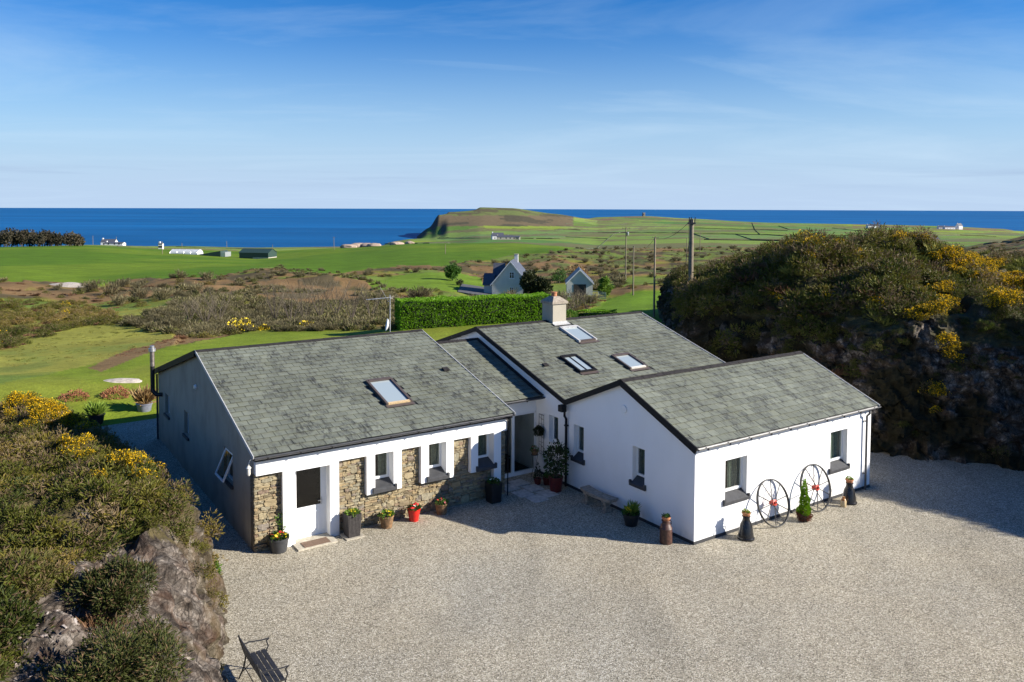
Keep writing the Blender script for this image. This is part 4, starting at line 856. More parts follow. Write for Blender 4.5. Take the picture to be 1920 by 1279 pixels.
# gutters and downpipes
def gutter(x0, x1, y, z, mat_, r_=0.062):
    g_ = MB(); n_ = 8; o_ = []
    for x in (x0, x1):
        for k in range(n_+1): an = math.pi + math.pi*k/n_; o_.append((x, y+r_*math.cos(an), z+r_*math.sin(an)))
    for x in (x0, x1):
        for k in range(n_+1): an = math.pi + math.pi*k/n_; o_.append((x, y+(r_-0.012)*math.cos(an), z+(r_-0.012)*math.sin(an)))
    m_ = n_+1; f_ = []
    for k in range(n_): f_ += [(k, m_+k, m_+k+1, k+1), (2*m_+k+1, 3*m_+k+1, 3*m_+k, 2*m_+k), (k, k+1, 2*m_+k+1, 2*m_+k), (m_+k+1, m_+k, 3*m_+k, 3*m_+k+1)]
    f_ += [(0, 2*m_, 3*m_, m_), (n_, m_+n_, 3*m_+n_, 2*m_+n_)]
    g_.add(o_, f_)
    for x in (x0, x1):                               # stop ends
        g_.add([(x, y+r_*math.cos(math.pi+math.pi*k/n_), z+r_*math.sin(math.pi+math.pi*k/n_)) for k in range(n_+1)], [tuple(range(n_+1))])
    o = g_.build('gutter', mat_, house); bk = MB(); k = x0+0.35
    while k < x1: bk.box(k, k+0.03, y-r_-0.008, y+r_+0.02, z-r_-0.012, z-0.02); k += 0.92
    tag(bk.build('gutter_brackets', M_BLACK, o), None, None, None, 'stuff')
gutter(-10.64, -2.12, 5.99, 2.775, M_GUTA); gutter(-0.10, 8.80, -0.20, 2.835, M_GUTC); gutter(-2.06, -0.01, 7.19, 2.835, M_GUTA)
MB().box(AX0-0.05, AX1+0.06, 6.06, YW-0.002, 2.64, 2.745).build('fascia', M_BLACK, house); MB().box(AX1+0.10, -0.01, 7.26, GY-0.03, 2.745, 2.83).build('fascia', M_BLACK, house)
fb = MB(); fb.box(0.0, CXR, -0.13, -0.003, 2.745, 2.83); fb.build('soffit', M_GUTC, house)
dp = MB(); dp.tube([(8.22,-0.20,2.76),(8.22,-0.20,2.66),(8.22,-0.10,2.55),(8.22,-0.10,0.02)], 0.036, 10)
for z in (0.55, 2.35): dp.box(8.185, 8.255, -0.115, -0.003, z, z+0.03)
dp.build('downpipe', M_GUTA, house, 40)
dp = MB(); dp.box(-0.32, -0.12, 5.76, 5.98, 2.62, 2.84); dp.tube([(-0.14,5.84,2.66),(-0.14,5.84,2.45),(-0.07,5.84,2.35),(-0.07,5.84,0.0)], 0.042, 10)
for z in (0.4, 1.3, 2.1): dp.box(-0.12, -0.003, 5.78, 5.90, z, z+0.04)
dp.build('valley_downpipe', M_BLACK, house, 40)
dp = MB().tube([(-2.28,6.0,2.74),(-2.28,6.02,2.68),(-2.28,6.2,2.56),(-2.22,6.22,2.50),(-2.22,6.22,0.0)], 0.02, 8).build('thin_downpipe', M_BLACK, house, 40)
dp = MB(); dp.tube([(-10.62,19.6,2.7),(-10.62,19.6,0.0)], 0.04, 8); dp.build('rear_downpipe', M_GUTA, house, 40)
# skylights
def skylight(s_, xa, xb, va, vb, fm, bm_, bars=0):
    fr = MB(); w_, h_ = 0.075, 0.105
    s_.slab(fr, xa, xa+w_, va, vb, 0.0, h_); s_.slab(fr, xb-w_, xb, va, vb, 0.0, h_); s_.slab(fr, xa+w_, xb-w_, vb-0.12, vb, 0.0, h_+0.012)
    f_ = fr.build('skylight', fm, s_.o)
    bt = MB(); s_.slab(bt, xa+w_, xb-w_, va, va+0.09, 0.0, h_-0.01); bt.build('lower_rail', bm_, f_)
    pn = MB(); s_.slab(pn, xa+w_, xb-w_, va+0.09, vb-0.12, 0.03, 0.055); pn.build('pane', M_SKYGL, f_)
    if bars:
        br = MB(); m_ = (xa+xb)/2; s_.slab(br, m_-0.015, m_+0.015, va+0.09, vb-0.12, 0.056, 0.08); br.build('glazing_bar', M_BLACK, f_)
    ap = MB(); s_.slab(ap, xa-0.03, xb+0.03, va-0.16, va-0.002, 0.036, 0.046); ap.build('apron', M_FRAMEBR, f_)
skylight(SA, -6.00, -5.08, 1.56, 3.24, M_FRAMEBR, M_PINE); skylight(SB, 3.46, 4.41, 3.88, 5.26, M_LEAD, M_FRAMEBR); skylight(SB, 1.75, 2.54, 1.58, 2.90, M_BLACK, M_BLACK, 1); skylight(SB, 3.99, 4.90, 1.31, 2.48, M_FRAMEBR, M_CREAM)
for s_, q in ((SA, (-2.98, -2.76, 3.26, 3.46, 0.03, 0.10)), (SB, (0.66, 0.86, 2.36, 2.54, 0.03, 0.09))): tv = MB(); s_.slab(tv, *q); tv.build('roof_vent', M_RIDGE, s_.o)
# chimney
ch = MB(); cy0, cy1, cx0, cx1 = 11.30, 12.06, 3.46, 4.16
ch.box(cx0, cx1, cy0, cy1, 4.4, 5.50); chm = ch.build('chimney', M_CHIM, house)
cc_ = MB(); cc_.box(cx0-0.06, cx1+0.06, cy0-0.06, cy1+0.06, 5.50, 5.60); b0 = 5.60
cc_.hexa([(cx0-0.05,cy0-0.05,b0),(cx1+0.05,cy0-0.05,b0),(cx1+0.05,cy1+0.05,b0),(cx0-0.05,cy1+0.05,b0),(cx0+0.2,cy0+0.22,b0+0.2),(cx1-0.2,cy0+0.22,b0+0.2),(cx1-0.2,cy1-0.22,b0+0.2),(cx0+0.2,cy1-0.22,b0+0.2)])
cc_.build('chimney_cap', M_STBENCH, chm)
MB().lathe([(0.12, 0), (0.11, 0.16), (0.13, 0.18), (0.13, 0.22), (0.09, 0.22)], 16, (cx0+cx1)/2, (cy0+cy1)/2, 5.76).build('chimney_pot', M_TERRA, chm, 40)
lf_ = MB(); lf_.box(cx0-0.02, cx1+0.05, cy0-0.02, cy0-0.003, 4.55, 4.76); SB.slab(lf_, cx0-0.04, cx1+0.10, 5.52, 5.72, 0.034, 0.05); lf_.build('lead_apron', M_LEAD, chm)
# steel flue on the grey gable
fx, fy = -10.88, 19.05
fm = MB().tube([(AX0, fy-0.15, 1.98), (fx+0.1, fy-0.12, 2.0), (fx, fy, 2.15), (fx, fy, 2.4), (fx, fy, 3.15)], 0.085, 12); fo = fm.build('flue', M_POTDK, house, 40)
MB().tube([(fx, fy, 3.15), (fx, fy, 3.75)], 0.09, 12).build('flue_pipe', M_STEEL, fo, 40); MB().lathe([(0.10, 0), (0.14, 0.02), (0.14, 0.14), (0.09, 0.16), (0.09, 0.24)], 14, fx, fy, 3.73).build('flue_cap', M_STEELB, fo, 40)
# television aerial and dish behind the ridge
ax, ay = -3.28, 12.95
ae = MB().tube([(ax, ay, 4.4), (ax, ay, 6.15)], 0.016, 8); ae.tube([(ax-1.0, ay, 6.02), (ax+0.15, ay, 6.06)], 0.008, 6); ae.tube([(ax-0.55, ay-0.3, 6.5), (ax+0.05, ay+0.25, 5.85)], 0.008, 6)
for k in range(7): u = -0.95+k*0.16; ae.tube([(ax+u, ay-0.16, 6.02), (ax+u, ay+0.16, 6.03)], 0.007, 5)
an_ = ae.build('television_aerial', M_ALU, house)
dsh = MB().lathe([(0.0, 0.0), (0.12, 0.015), (0.2, 0.05), (0.25, 0.09), (0.24, 0.095), (0.0, 0.02)], 18).build('dish', M_PVC, an_, 60); dsh.location = (ax-0.08, ay-0.05, 4.98); dsh.rotation_euler = (0, R(-80), R(-20))
# swan-neck lamp at the corner
lm = MB(); pts = [(AX0+0.06, YW-0.01, 2.60)] + [(AX0-0.02-0.16*math.sin(k/8*math.pi*0.95), YW-0.08, 2.62+0.12*math.sin(k/8*math.pi)) for k in range(1, 9)] + [(AX0-0.20, YW-0.08, 2.50)]
pts = [(AX0+0.1, YW, 2.60), (AX0+0.02, YW-0.03, 2.66), (AX0-0.06, YW-0.06, 2.71), (AX0-0.14, YW-0.07, 2.70), (AX0-0.18, YW-0.07, 2.62), (AX0-0.19, YW-0.07, 2.50)]
lm.tube(pts, 0.016, 8); lm.lathe([(0.03, 0.12), (0.075, 0.06), (0.05, 0.05), (0.05, -0.02), (0.055, -0.10), (0.03, -0.15)][::-1], 14, AX0-0.19, YW-0.07, 2.42)
lm.build('wall_lamp', M_CREAM, house, 40)

# ---------- the rubble stones of the front, laid in rough courses
panels = [(-10.54, -9.77, GND, 2.185), (-8.07, -7.27, 0.0, 2.185), (-7.27, -2.77, GND, 0.99), (-6.08, -5.46, 0.99, 2.185), (-4.27, -3.67, 0.99, 2.185), (-2.45, -2.21, GND, 2.185), (-8.07, -7.27, GND, 0.0)]
panels = [(-10.54, -9.77, GND, 2.185), (-8.07, -7.27, GND, 2.185), (-7.27, -2.77, GND, 0.985), (-6.08, -5.46, 0.985, 2.185), (-4.27, -3.67, 0.985, 2.185), (-2.45, -2.21, GND, 2.185)]
st = []; rq = random.Random(23)
def course(xa, xb, za, zb):
    big = []
    for _ in range(int((xb-xa)*(zb-za)/0.16)+1):
        w_, h_ = rq.uniform(0.2, 0.40), rq.uniform(0.12, 0.25)
        if w_ > xb-xa-0.1: w_ = (xb-xa)*0.5
        x, z = rq.uniform(xa, xb-w_), rq.uniform(za, zb-h_)
        if all(x+w_ < a-0.03 or x > b+0.03 or z+h_ < c-0.03 or z > d+0.03 for a, b, c, d in big): big.append((x, x+w_, z, z+h_))
    st.extend(big); z = za
    while z < zb-0.015:
        h_ = min(rq.choice([0.04, 0.045, 0.055, 0.06, 0.07, 0.08, 0.10]), zb-z)
        if zb-z-h_ < 0.03: h_ = zb-z
        cuts = sorted((a, b) for a, b, c, d in big if min(z+h_, d)-max(z, c) > 0.3*h_); x = xa; free = []
        for a, b in cuts:
            if a-x > 0.03: free.append((x, a))
            x = max(x, b)
        if xb-x > 0.03: free.append((x, xb))
        for a, b in free:
            x = a
            while x < b-0.01:
                w_ = min(rq.uniform(0.07, 0.30)*rq.uniform(0.7, 1.3), b-x)
                if b-x-w_ < 0.06: w_ = b-x
                dz = rq.uniform(-0.010, 0.010); st.append((x, x+w_, max(za, z+dz), min(zb, z+h_+dz+rq.uniform(-0.008, 0.006)))); x += w_
        z += h_
for q in panels: course(*q)
n_front = len(st)
def stone_mesh(seed):
    r_ = random.Random(seed); v = []
    ring = [(-0.86,-0.92),(-0.35,-1.05),(0.35,-0.98),(0.92,-0.82),(1.02,0),(0.84,0.92),(0.3,1.04),(-0.4,0.96),(-0.9,0.84),(-1.03,0)]
    for dep_, k in ((1.0, 1.0), (0.22, 1.0), (0.0, 0.86)):
        for a, b in ring:
            jx, jy = r_.uniform(-0.18, 0.12), r_.uniform(-0.24, 0.14); s_ = 0.5*k*1.05
            v.append((a*s_*(1+jx*0.5), dep_ + (r_.uniform(-0.10, 0.12) if dep_ < 0.5 else 0), b*s_*(1+jy*0.6)))
    n_ = len(ring); f = []
    for l in range(2):
        for k in range(n_): f.append((l*n_+k, l*n_+(k+1) % n_, (l+1)*n_+(k+1) % n_, (l+1)*n_+k))
    c = len(v); v.append((r_.uniform(-.1, .1), r_.uniform(-0.12, 0.06), r_.uniform(-.1, .1)))
    for k in range(n_): f.append((2*n_+k, 2*n_+(k+1) % n_, c))
    return v, f
protos = [stone_mesh(k) for k in range(9)]
smesh = []
for v, f in protos: mm = MB(); mm.add(v, f); smesh.append(mm.mesh('stone', M_STONE_O))
st.sort(key=lambda q: -(q[1]-q[0])*(q[3]-q[2])/size_seen(((q[0]+q[1])/2, YS, (q[2]+q[3])/2))**2)
jo = MB(); jr = []
for i, (xa, xb, za, zb) in enumerate(st):
    k = rq.randrange(9); prot = rq.uniform(0.03, 0.075); loc = ((xa+xb)/2, YS-prot+0.025, (za+zb)/2); sc3 = (xb-xa, 0.11, zb-za)
    if i < 300:
        o = link('stone', smesh[k], sws[0 if loc[0] < -9 else 1]); o.location = loc; o.scale = sc3; o.rotation_euler = (rq.uniform(-0.12, 0.12), rq.uniform(-0.09, 0.09), rq.uniform(-0.08, 0.08))
    else:
        v, f = protos[k]; jo.add([(loc[0]+p[0]*sc3[0], loc[1]+p[1]*sc3[1], loc[2]+p[2]*sc3[2]) for p in v], f); jr += [rq.random()]*len(v)
if jo.v:
    me = jo.mesh('stones', M_STONE_J); a_ = me.attributes.new('rnd', 'FLOAT', 'POINT'); a_.data.foreach_set('value', jr); tag(link('stones', me, sws[1]), None, None, None, 'stuff')

jo = MB(); jr = []; st = []                          # the stone return beside the glazing
course(AX1+0.005, -1.385, GND, 2.235)
for (xa, xb, za, zb) in st:
    v, f = protos[rq.randrange(9)]; jo.add([((xa+xb)/2+p[0]*(xb-xa), GY-0.06+p[1]*0.1, (za+zb)/2+p[2]*(zb-za)) for p in v], f); jr += [rq.random()]*len(v)
me = jo.mesh('stones', M_STONE_J); a_ = me.attributes.new('rnd', 'FLOAT', 'POINT'); a_.data.foreach_set('value', jr); tag(link('stones', me, srt), None, None, None, 'stuff')
# ------------------------------------------------------------------ plants in pots: leaves as small folded faces
def leaves(n, fn, size, seed, aspect=2.2, up=0.3):
    """n leaf faces (two triangles each, creased) at points and outward directions given by fn(r) -> (point, direction)"""
    r_ = np.random.default_rng(seed); P, Dn = fn(r_, n); m_ = len(P)
    Dn = Dn + r_.normal(0, 0.45, (m_, 3)); Dn[:, 2] += up; Dn /= np.linalg.norm(Dn, axis=1, keepdims=True)
    s_ = r_.normal(0, 1, (m_, 3)); s_ -= (s_*Dn).sum(1, keepdims=True)*Dn; s_ /= np.linalg.norm(s_, axis=1, keepdims=True)
    L = size*r_.uniform(0.6, 1.3, (m_, 1)); nrm = np.cross(Dn, s_)
    v = np.stack([P, P+Dn*L*0.55+s_*L/aspect*0.5+nrm*L*0.1, P+Dn*L, P+Dn*L*0.55-s_*L/aspect*0.5+nrm*L*0.1], 1).reshape(-1, 3)
    i = np.arange(m_)*4; f = np.concatenate([np.stack([i, i+1, i+2], 1), np.stack([i, i+2, i+3], 1)])
    return v, f
def dome(rx, rz, cz=0.0, fill=0.35):
    def fn(r_, n):
        d = r_.normal(0, 1, (n, 3)); d[:, 2] = np.abs(d[:, 2])*0.9; d /= np.linalg.norm(d, axis=1, keepdims=True)
        k = (fill + (1-fill)*r_.random((n, 1))**0.5); p = d*k*np.array([rx, rx, rz]); p[:, 2] += cz; return p, d
    return fn
def ball(rx, rz, cz, fill=0.6):
    def fn(r_, n):
        d = r_.normal(0, 1, (n, 3)); d /= np.linalg.norm(d, axis=1, keepdims=True); k = (fill+(1-fill)*r_.random((n, 1))**0.4)
        lump = 1 + 0.18*np.sin(d[:, :1]*5+1)*np.sin(d[:, 1:2]*4)+0.12*np.sin(d[:, 2:]*7)
        p = d*k*lump*np.array([rx, rx, rz]); p[:, 2] += cz; return p, d
    return fn
def cone(r0, h_, cz, wob=0.12):
    def fn(r_, n):
        t_ = 1-np.sqrt(r_.random(n)); a = r_.random(n)*2*math.pi; rr = r0*(1-t_)**0.8*(1+wob*np.sin(t_*19)+wob*np.sin(a*3+t_*8))*(0.55+0.45*r_.random(n)**0.4)
        p = np.stack([rr*np.cos(a), rr*np.sin(a), cz+h_*t_], 1); d = np.stack([np.cos(a), np.sin(a), 0.8+0*a], 1); return p, d
    return fn
def foliage(name, n, fn, size, mat_, parent, seed, aspect=2.2, up=0.3):
    v, f = leaves(n, fn, size, seed, aspect, up); return link(name, npmesh(name, v, f, mat_), parent)
def blooms(parent, n, rx, cz, rz, mats, seed, r0=0.035, name='flower'):
    r_ = random.Random(seed); ms = {}
    for k in range(n):
        a = r_.random()*2*math.pi; q = math.sqrt(r_.random()); mt = r_.choice(mats)
        if mt.name not in ms:
            fm_ = MB(); fm_.lathe([(0.006, 0), (r0*0.75, 0.006), (r0, 0.014), (r0*0.5, 0.02), (0.008, 0.016)], 8); ms[mt.name] = fm_.mesh(name, mt)
        o = link(name, ms[mt.name], parent); o.location = (rx*q*math.cos(a), rx*q*math.sin(a), cz+rz*(1-q*q)+r_.uniform(-0.02, 0.02)); o.rotation_euler = (r_.uniform(-.7, .7), r_.uniform(-.7, .7), 0); s_ = r_.uniform(0.8, 1.3); o.scale = (s_, s_, s_)
def pot_round(t_, r0, r1, h_, mat_, rim=0.02, soil=True):
    MB().lathe([(r0, 0), (r0*1.02, 0.01), (r1, h_-0.05), (r1+rim, h_-0.045), (r1+rim, h_), (r1-0.02, h_), (r1-0.025, h_-0.03)], 24).build('pot', mat_, t_, 40)
    if soil: MB().lathe([(r1-0.03, h_-0.06), (r1-0.024, h_-0.035), (0.01, h_-0.02)], 20).build('soil', M_SOIL, t_, 60)
def at_yard(px, py): p = gnd(px, py); return Vector((p[0], p[1], 0.0))

# 1 big grey tub by the corner
t_ = thing('flower_pot', 'large round dark grey tub of yellow and red pansies beside the white door', 'flower pot', at_yard(521, 1036) + Vector((0, 0.1, 0)), 0)
pot_round(t_, 0.21, 0.27, 0.40, M_POTG, 0.02); foliage('foliage', 420, dome(0.26, 0.12, 0.38), 0.07, L_GREEN, t_, 1, 1.7); blooms(t_, 22, 0.22, 0.42, 0.09, [P_YEL, P_YEL, P_YEL, P_RED, P_PINK], 2, 0.038)
v_, f_ = leaves(90, lambda r_, n: ((lambda a, z: (np.stack([0.02+0.10*np.sin(z*7)*z+0.05*np.cos(a), 0.16+0.06*np.sin(a), 0.4+z*0.62], 1), np.stack([np.cos(a), np.sin(a), 0*a+0.3], 1)))(r_.random(n)*6.28, r_.random(n))), 0.07, 5)
link('climbing_stem', npmesh('climbing_stem', v_, f_, L_LIME), t_)
# 2 step slab, mat
stp = thing('door_step', 'pale concrete doorstep slab in front of the half-glazed door', 'step', W(-8.95, 5.98, 0.0), HROT)
MB().box(-0.56, 0.60, -0.19, 0.55, -0.02, 0.045).build('slab', M_SLAB, stp)
dm = MB(); dm.box(-0.36, 0.40, -0.14, 0.22, 0, 0.018); dmt = dm.build('doormat', M_MAT); dmt.location = W(-8.95, 5.98, 0.046); dmt.rotation_euler = (0, 0, HROT); tag(dmt, 'brown rectangular doormat lying on the pale doorstep', 'doormat')
# 3, 7 tall ribbed planters
def planter(loc, rz, label, fl, seed, dark=False):
    t_ = thing('planter', label, 'planter', loc, rz)
    b = MB(); w0, w1, h_ = 0.175, 0.21, 0.66
    n_ = 9
    b.hexa([(-w0+.01,-w0+.01,0),(w0-.01,-w0+.01,0),(w0-.01,w0-.01,0),(-w0+.01,w0-.01,0),(-w1+.01,-w1+.01,h_-.04),(w1-.01,-w1+.01,h_-.04),(w1-.01,w1-.01,h_-.04),(-w1+.01,w1-.01,h_-.04)])
    for side in range(4):
        cs, sn = math.cos(side*math.pi/2), math.sin(side*math.pi/2)
        for k in range(n_):
            a0, a1 = -1+2*k/n_+0.03, -1+2*(k+1)/n_-0.03
            q = [(a0*w0,-w0-.006,0.005),(a1*w0,-w0-.006,0.005),(a1*w0,-w0+.02,0.005),(a0*w0,-w0+.02,0.005),(a0*w1,-w1-.006,h_),(a1*w1,-w1-.006,h_),(a1*w1,-w1+.02,h_),(a0*w1,-w1+.02,h_)]
            b.hexa([(cs*x-sn*y, sn*x+cs*y, z) for x, y, z in q])
    b.build('box', M_POTDK if dark else M_PLANT, t_); MB().box(-w1+.025, w1-.025, -w1+.025, w1-.025, h_-.06, h_-.035).build('soil', M_SOIL, t_)
    foliage('foliage', 260, dome(0.20, 0.13, h_-0.04), 0.075, L_LIME if not dark else L_GREEN, t_, seed, 1.8)
    if fl: blooms(t_, 9, 0.15, h_+0.03, 0.08, fl, seed+1, 0.03)
    return t_
planter(W(-7.84, 5.98, 0.03), HROT, 'tall square slate-coloured planter with yellow flowers against the stone wall by the door', [P_YEL], 11)
tag(MB().box(-0.27, 0.30, -0.27, 0.26, -0.02, 0.03).build('paving_slab', M_SLAB), 'small pale slab under the tall slate-coloured planter', 'slab').location = W(-7.84, 5.98, 0.0)
bpy.data.objects['paving_slab'].rotation_euler = (0, 0, HROT)
planter(W(-2.92, 6.0, 0.0), HROT, 'tall square black planter in shade by the entrance corner of the stone wing', [P_WHITE], 15, True)
# 4 brown bucket, 5 red bucket, 6 shaded pot
t_ = thing('flower_pot', 'weathered brown barrel-shaped pot with yellow flowers in front of the stone wall', 'flower pot', W(-6.72, 6.02, 0)); pot_round(t_, 0.16, 0.21, 0.37, M_POTBR, 0.012)
foliage('foliage', 220, dome(0.22, 0.13, 0.35), 0.075, L_LIME, t_, 21, 1.8); blooms(t_, 8, 0.17, 0.40, 0.08, [P_YEL, P_YEL, P_ORG], 22, 0.032)
t_ = thing('flower_pot', 'bright red bucket of red and white flowers in front of the stone wall', 'flower pot', W(-5.81, 6.02, 0)); pot_round(t_, 0.135, 0.195, 0.38, M_POTRED, 0.012)
foliage('foliage', 190, dome(0.19, 0.13, 0.36), 0.07, L_GREEN, t_, 23, 1.8); blooms(t_, 10, 0.15, 0.43, 0.09, [P_RED, P_RED, P_RED, P_WHITE], 24, 0.045)
t_ = thing('flower_pot', 'brown pot of pink flowers in the shadow edge by the stone wall', 'flower pot', W(-4.83, 6.04, 0)); pot_round(t_, 0.15, 0.20, 0.34, M_POTBR, 0.012)
foliage('foliage', 190, dome(0.19, 0.11, 0.33), 0.07, L_GREEN, t_, 25, 1.8); blooms(t_, 9, 0.14, 0.38, 0.08, [P_PINK, P_PINK, P_RED], 26, 0.04)
# entrance: paving slabs laid as a path
sp_ = tag(thing('stepping_path', 'six pale stepping slabs set in the shaded gravel before the glazed entrance', 'path', W(0, 0, 0), HROT), kind='structure')
for cx_, cy_ in ((-1.78, 6.78), (-1.22, 7.0), (-1.72, 6.06), (-1.12, 6.30), (-1.60, 5.42), (-1.04, 5.60)):
    o = MB().box(-0.27, 0.27, -0.29, 0.29, -0.03, 0.022).build('slab', M_PAVE, sp_); o.location = (cx_, cy_, 0); o.rotation_euler = (0, 0, random.uniform(-.03, .03))
# red pot with a small tree
t_ = thing('potted_tree', 'leafy potted bush in a big dark red pot in the shaded entrance corner', 'potted tree', W(-0.62, 5.68, 0)); pot_round(t_, 0.19, 0.24, 0.50, M_POTDR, 0.015)
tk = MB()
for a in range(4): tk.tube([(0.03*math.cos(a*1.6), 0.03*math.sin(a*1.6), 0.42), (0.10*math.cos(a*1.6+.4), 0.10*math.sin(a*1.6+.4), 0.85), (0.2*math.cos(a*1.6), 0.2*math.sin(a*1.6), 1.35)], [0.016, 0.012, 0.006], 6)
tk.build('trunk', M_BARK, t_); foliage('crown', 620, ball(0.40, 0.52, 1.12, 0.15), 0.11, L_DARK, t_, 31, 1.9); foliage('highlight_leaves', 260, ball(0.42, 0.54, 1.14, 0.5), 0.10, L_GREEN, t_, 34, 1.9); foliage('lower_leaves', 160, ball(0.34, 0.25, 0.72, 0.2), 0.09, L_GREEN, t_, 32, 1.9)  # lighter outer leaves put the dark crown's highlights into the colour
for k, (a, b, s_) in enumerate(((-0.48, 6.35, 1.0), (-0.75, 6.55, 0.8))):
    t_ = thing('flower_pot', ('small dark red pot with a trailing plant behind the big red pot', 'small dark red pot holding a slim dark shrub near the glazing')[k], 'flower pot', W(a, b, 0)); pot_round(t_, 0.12*s_, 0.16*s_, 0.26*s_, M_POTDR, 0.01)
    foliage('foliage', 220, (dome(0.16, 0.16, 0.24), cone(0.13, 0.55, 0.2))[k], 0.06, (L_GREEN, L_DARK)[k], t_, 33+k, 2)
# wire stand with a pot, wall trellis with a clipped ball
t_ = thing('plant_stand', 'slim black iron plant stand beside the glazed entrance', 'plant stand', W(-0.42, 7.18, 0), HROT)
ps = MB()
for a in range(3):
    an = a*2.09; ps = MB().tube([(0.14*math.cos(an), 0.14*math.sin(an), 0), (0.05*math.cos(an), 0.05*math.sin(an), 0.35), (0.12*math.cos(an), 0.12*math.sin(an), 0.82)], 0.009, 6); ps.build('leg', M_IRON, t_)
MB().tube([(0.12*math.cos(k*0.3927), 0.12*math.sin(k*0.3927), 0.82) for k in range(16)], 0.009, 6, closed=True).build('ring', M_IRON, t_)
t_ = thing('flower_pot', 'small brown pot of pale flowers standing on the iron plant stand', 'flower pot', W(-0.42, 7.18, 0.80)); pot_round(t_, 0.09, 0.125, 0.18, M_POTBR, 0.01); foliage('foliage', 160, dome(0.16, 0.16, 0.16), 0.06, L_GREEN, t_, 36); blooms(t_, 7, 0.12, 0.24, 0.08, [P_WHITE, P_YEL, P_PINK], 37, 0.03)
t_ = thing('wall_trellis', 'narrow wire trellis fixed to the white wall beside the glazed entrance', 'trellis', W(0, 0, 0), HROT)
tr_ = MB()
for yy in (7.16, 7.30, 7.44): tr_.tube([(-0.05, yy, 0.75), (-0.05, yy, 2.18)], 0.006, 5)
for k in range(9): z = 0.85+k*0.165; tr_.tube([(-0.05, 7.16, z), (-0.05, 7.44, z+(0.08 if k % 2 else 0))], 0.005, 5)
tr_.tube([(-0.05, 7.16, 2.18), (-0.05, 7.44, 2.18)], 0.006, 5); tr_.tube([(-0.05, 7.16, 0.75), (-0.05, 7.44, 0.75)], 0.006, 5)
for z in (1.0, 2.0): tr_.box(-0.05, 0.0, 7.29, 7.31, z, z+0.01)
tr_.build('wire', M_IRON, t_)
t_ = thing('topiary_ball', 'dark clipped topiary ball hanging on the wire trellis', 'topiary', W(-0.20, 7.26, 1.62)); foliage('foliage', 2000, ball(0.165, 0.165, 0, 0.35), 0.045, L_DARK, t_, 38); MB().tube([(0, 0, 0.14), (0.02, 0.02, 0.52)], 0.006, 5).build('hanger', M_IRON, t_)
# cast stone bench
t_ = thing('stone_bench', 'weathered curved cast-stone bench against the shaded white wall', 'bench', W(-0.42, 3.75, 0), HROT)
arc = [(-0.20+0.10*(1-(k/6-1)**2)*-1 + 0.08, -0.72+1.44*k/12) for k in range(13)]
top = MB(); inn = [(x, y) for x, y in arc]; outr = [(x+0.38, y) for x, y in arc][::-1]
top.prism_z(inn+outr, 0.40, 0.47); top.prism_z([(x+0.02, y*0.97) for x, y in arc]+[(x+0.36, y*0.97) for x, y in arc][::-1], 0.36, 0.398); top.build('seat', M_STBENCH, t_)
for s_ in (-1, 1):
    lg = MB(); cy_ = s_*0.46
    for wz, d0, (za, zb) in ((0.17, 0.10, (0, 0.06)), (0.12, 0.075, (0.06, 0.13)), (0.085, 0.055, (0.13, 0.22)), (0.11, 0.07, (0.22, 0.30)), (0.16, 0.09, (0.30, 0.36))): lg.box(0.01-wz+0.0, 0.01+wz, cy_-d0, cy_+d0, za, zb+0.001)
    lg.build('leg', M_STBENCH, t_)
# black pot with grass and yellow flowers; rusty churn
t_ = thing('flower_pot', 'round black pot of yellow flowers and grassy leaves under the shaded gable window', 'flower pot', W(-0.50, 2.08, 0)); pot_round(t_, 0.18, 0.25, 0.36, M_POTDK, 0.02)
foliage('foliage', 260, dome(0.25, 0.16, 0.34), 0.09, L_GREEN, t_, 41); foliage('grass', 150, lambda r_, n: (lambda a: (np.stack([0.05*np.cos(a)+0.05, 0.05*np.sin(a), 0.36+0*a], 1), np.stack([0.5*np.cos(a), 0.5*np.sin(a), 1.2+0*a], 1)))(r_.random(n)*6.28), 0.32, L_LIME, t_, 42, 14); blooms(t_, 16, 0.24, 0.44, 0.14, [P_YEL], 43, 0.05)
def churn(loc, rz, label, kind, seed):
    t_ = thing('milk_churn', label, 'milk churn', loc, rz)
    if kind == 'cone': pr = [(0.245, 0), (0.25, 0.02), (0.245, 0.05), (0.225, 0.07), (0.17, 0.42), (0.12, 0.52), (0.105, 0.57), (0.105, 0.64), (0.125, 0.66), (0.12, 0.68), (0.10, 0.68)]; mt = M_CHURNB; hz = 0.68
    else: pr = [(0.175, 0), (0.18, 0.02), (0.175, 0.42), (0.185, 0.43), (0.175, 0.45), (0.135, 0.54), (0.115, 0.57), (0.115, 0.63), (0.135, 0.65), (0.13, 0.66), (0.10, 0.66)]; mt = M_CHURNR; hz = 0.66
    MB().lathe(pr, 28).build('body', mt, t_, 35)
    for s_ in (-1, 1):
        MB().tube([(s_*0.13, 0, 0.46 if kind == 'cone' else 0.50), (s_*0.205, 0, 0.50), (s_*0.205, 0, 0.58), (s_*0.11, 0, 0.61)], 0.012, 6).build('handle', mt, t_, 40)
    p = thing('flower_pot', {'a': 'terracotta pot with small green seedlings in the black churn beside the single wheel', 'b': 'terracotta pot with a seedling in the black churn by the downpipe', 'c': 'terracotta pot with a small plant in the rusty brown churn'}[seed], 'flower pot', Vector(loc)+Vector((0, 0, hz-0.04)))
    pot_round(p, 0.075, 0.115, 0.14, M_TERRA, 0.014); foliage('foliage', 60, dome(0.10, 0.09, 0.12), 0.06, L_LIME if seed != 'c' else L_GREEN, p, ord(seed), 1.7)
churn(W(-0.55, 0.56, 0), HROT, 'straight-sided rusty brown milk churn at the shaded gable corner', 'straight', 'c')
churn(W(1.60, -0.52, 0), HROT+0.3, 'conical glossy black milk churn beneath the lit front window', 'cone', 'a')
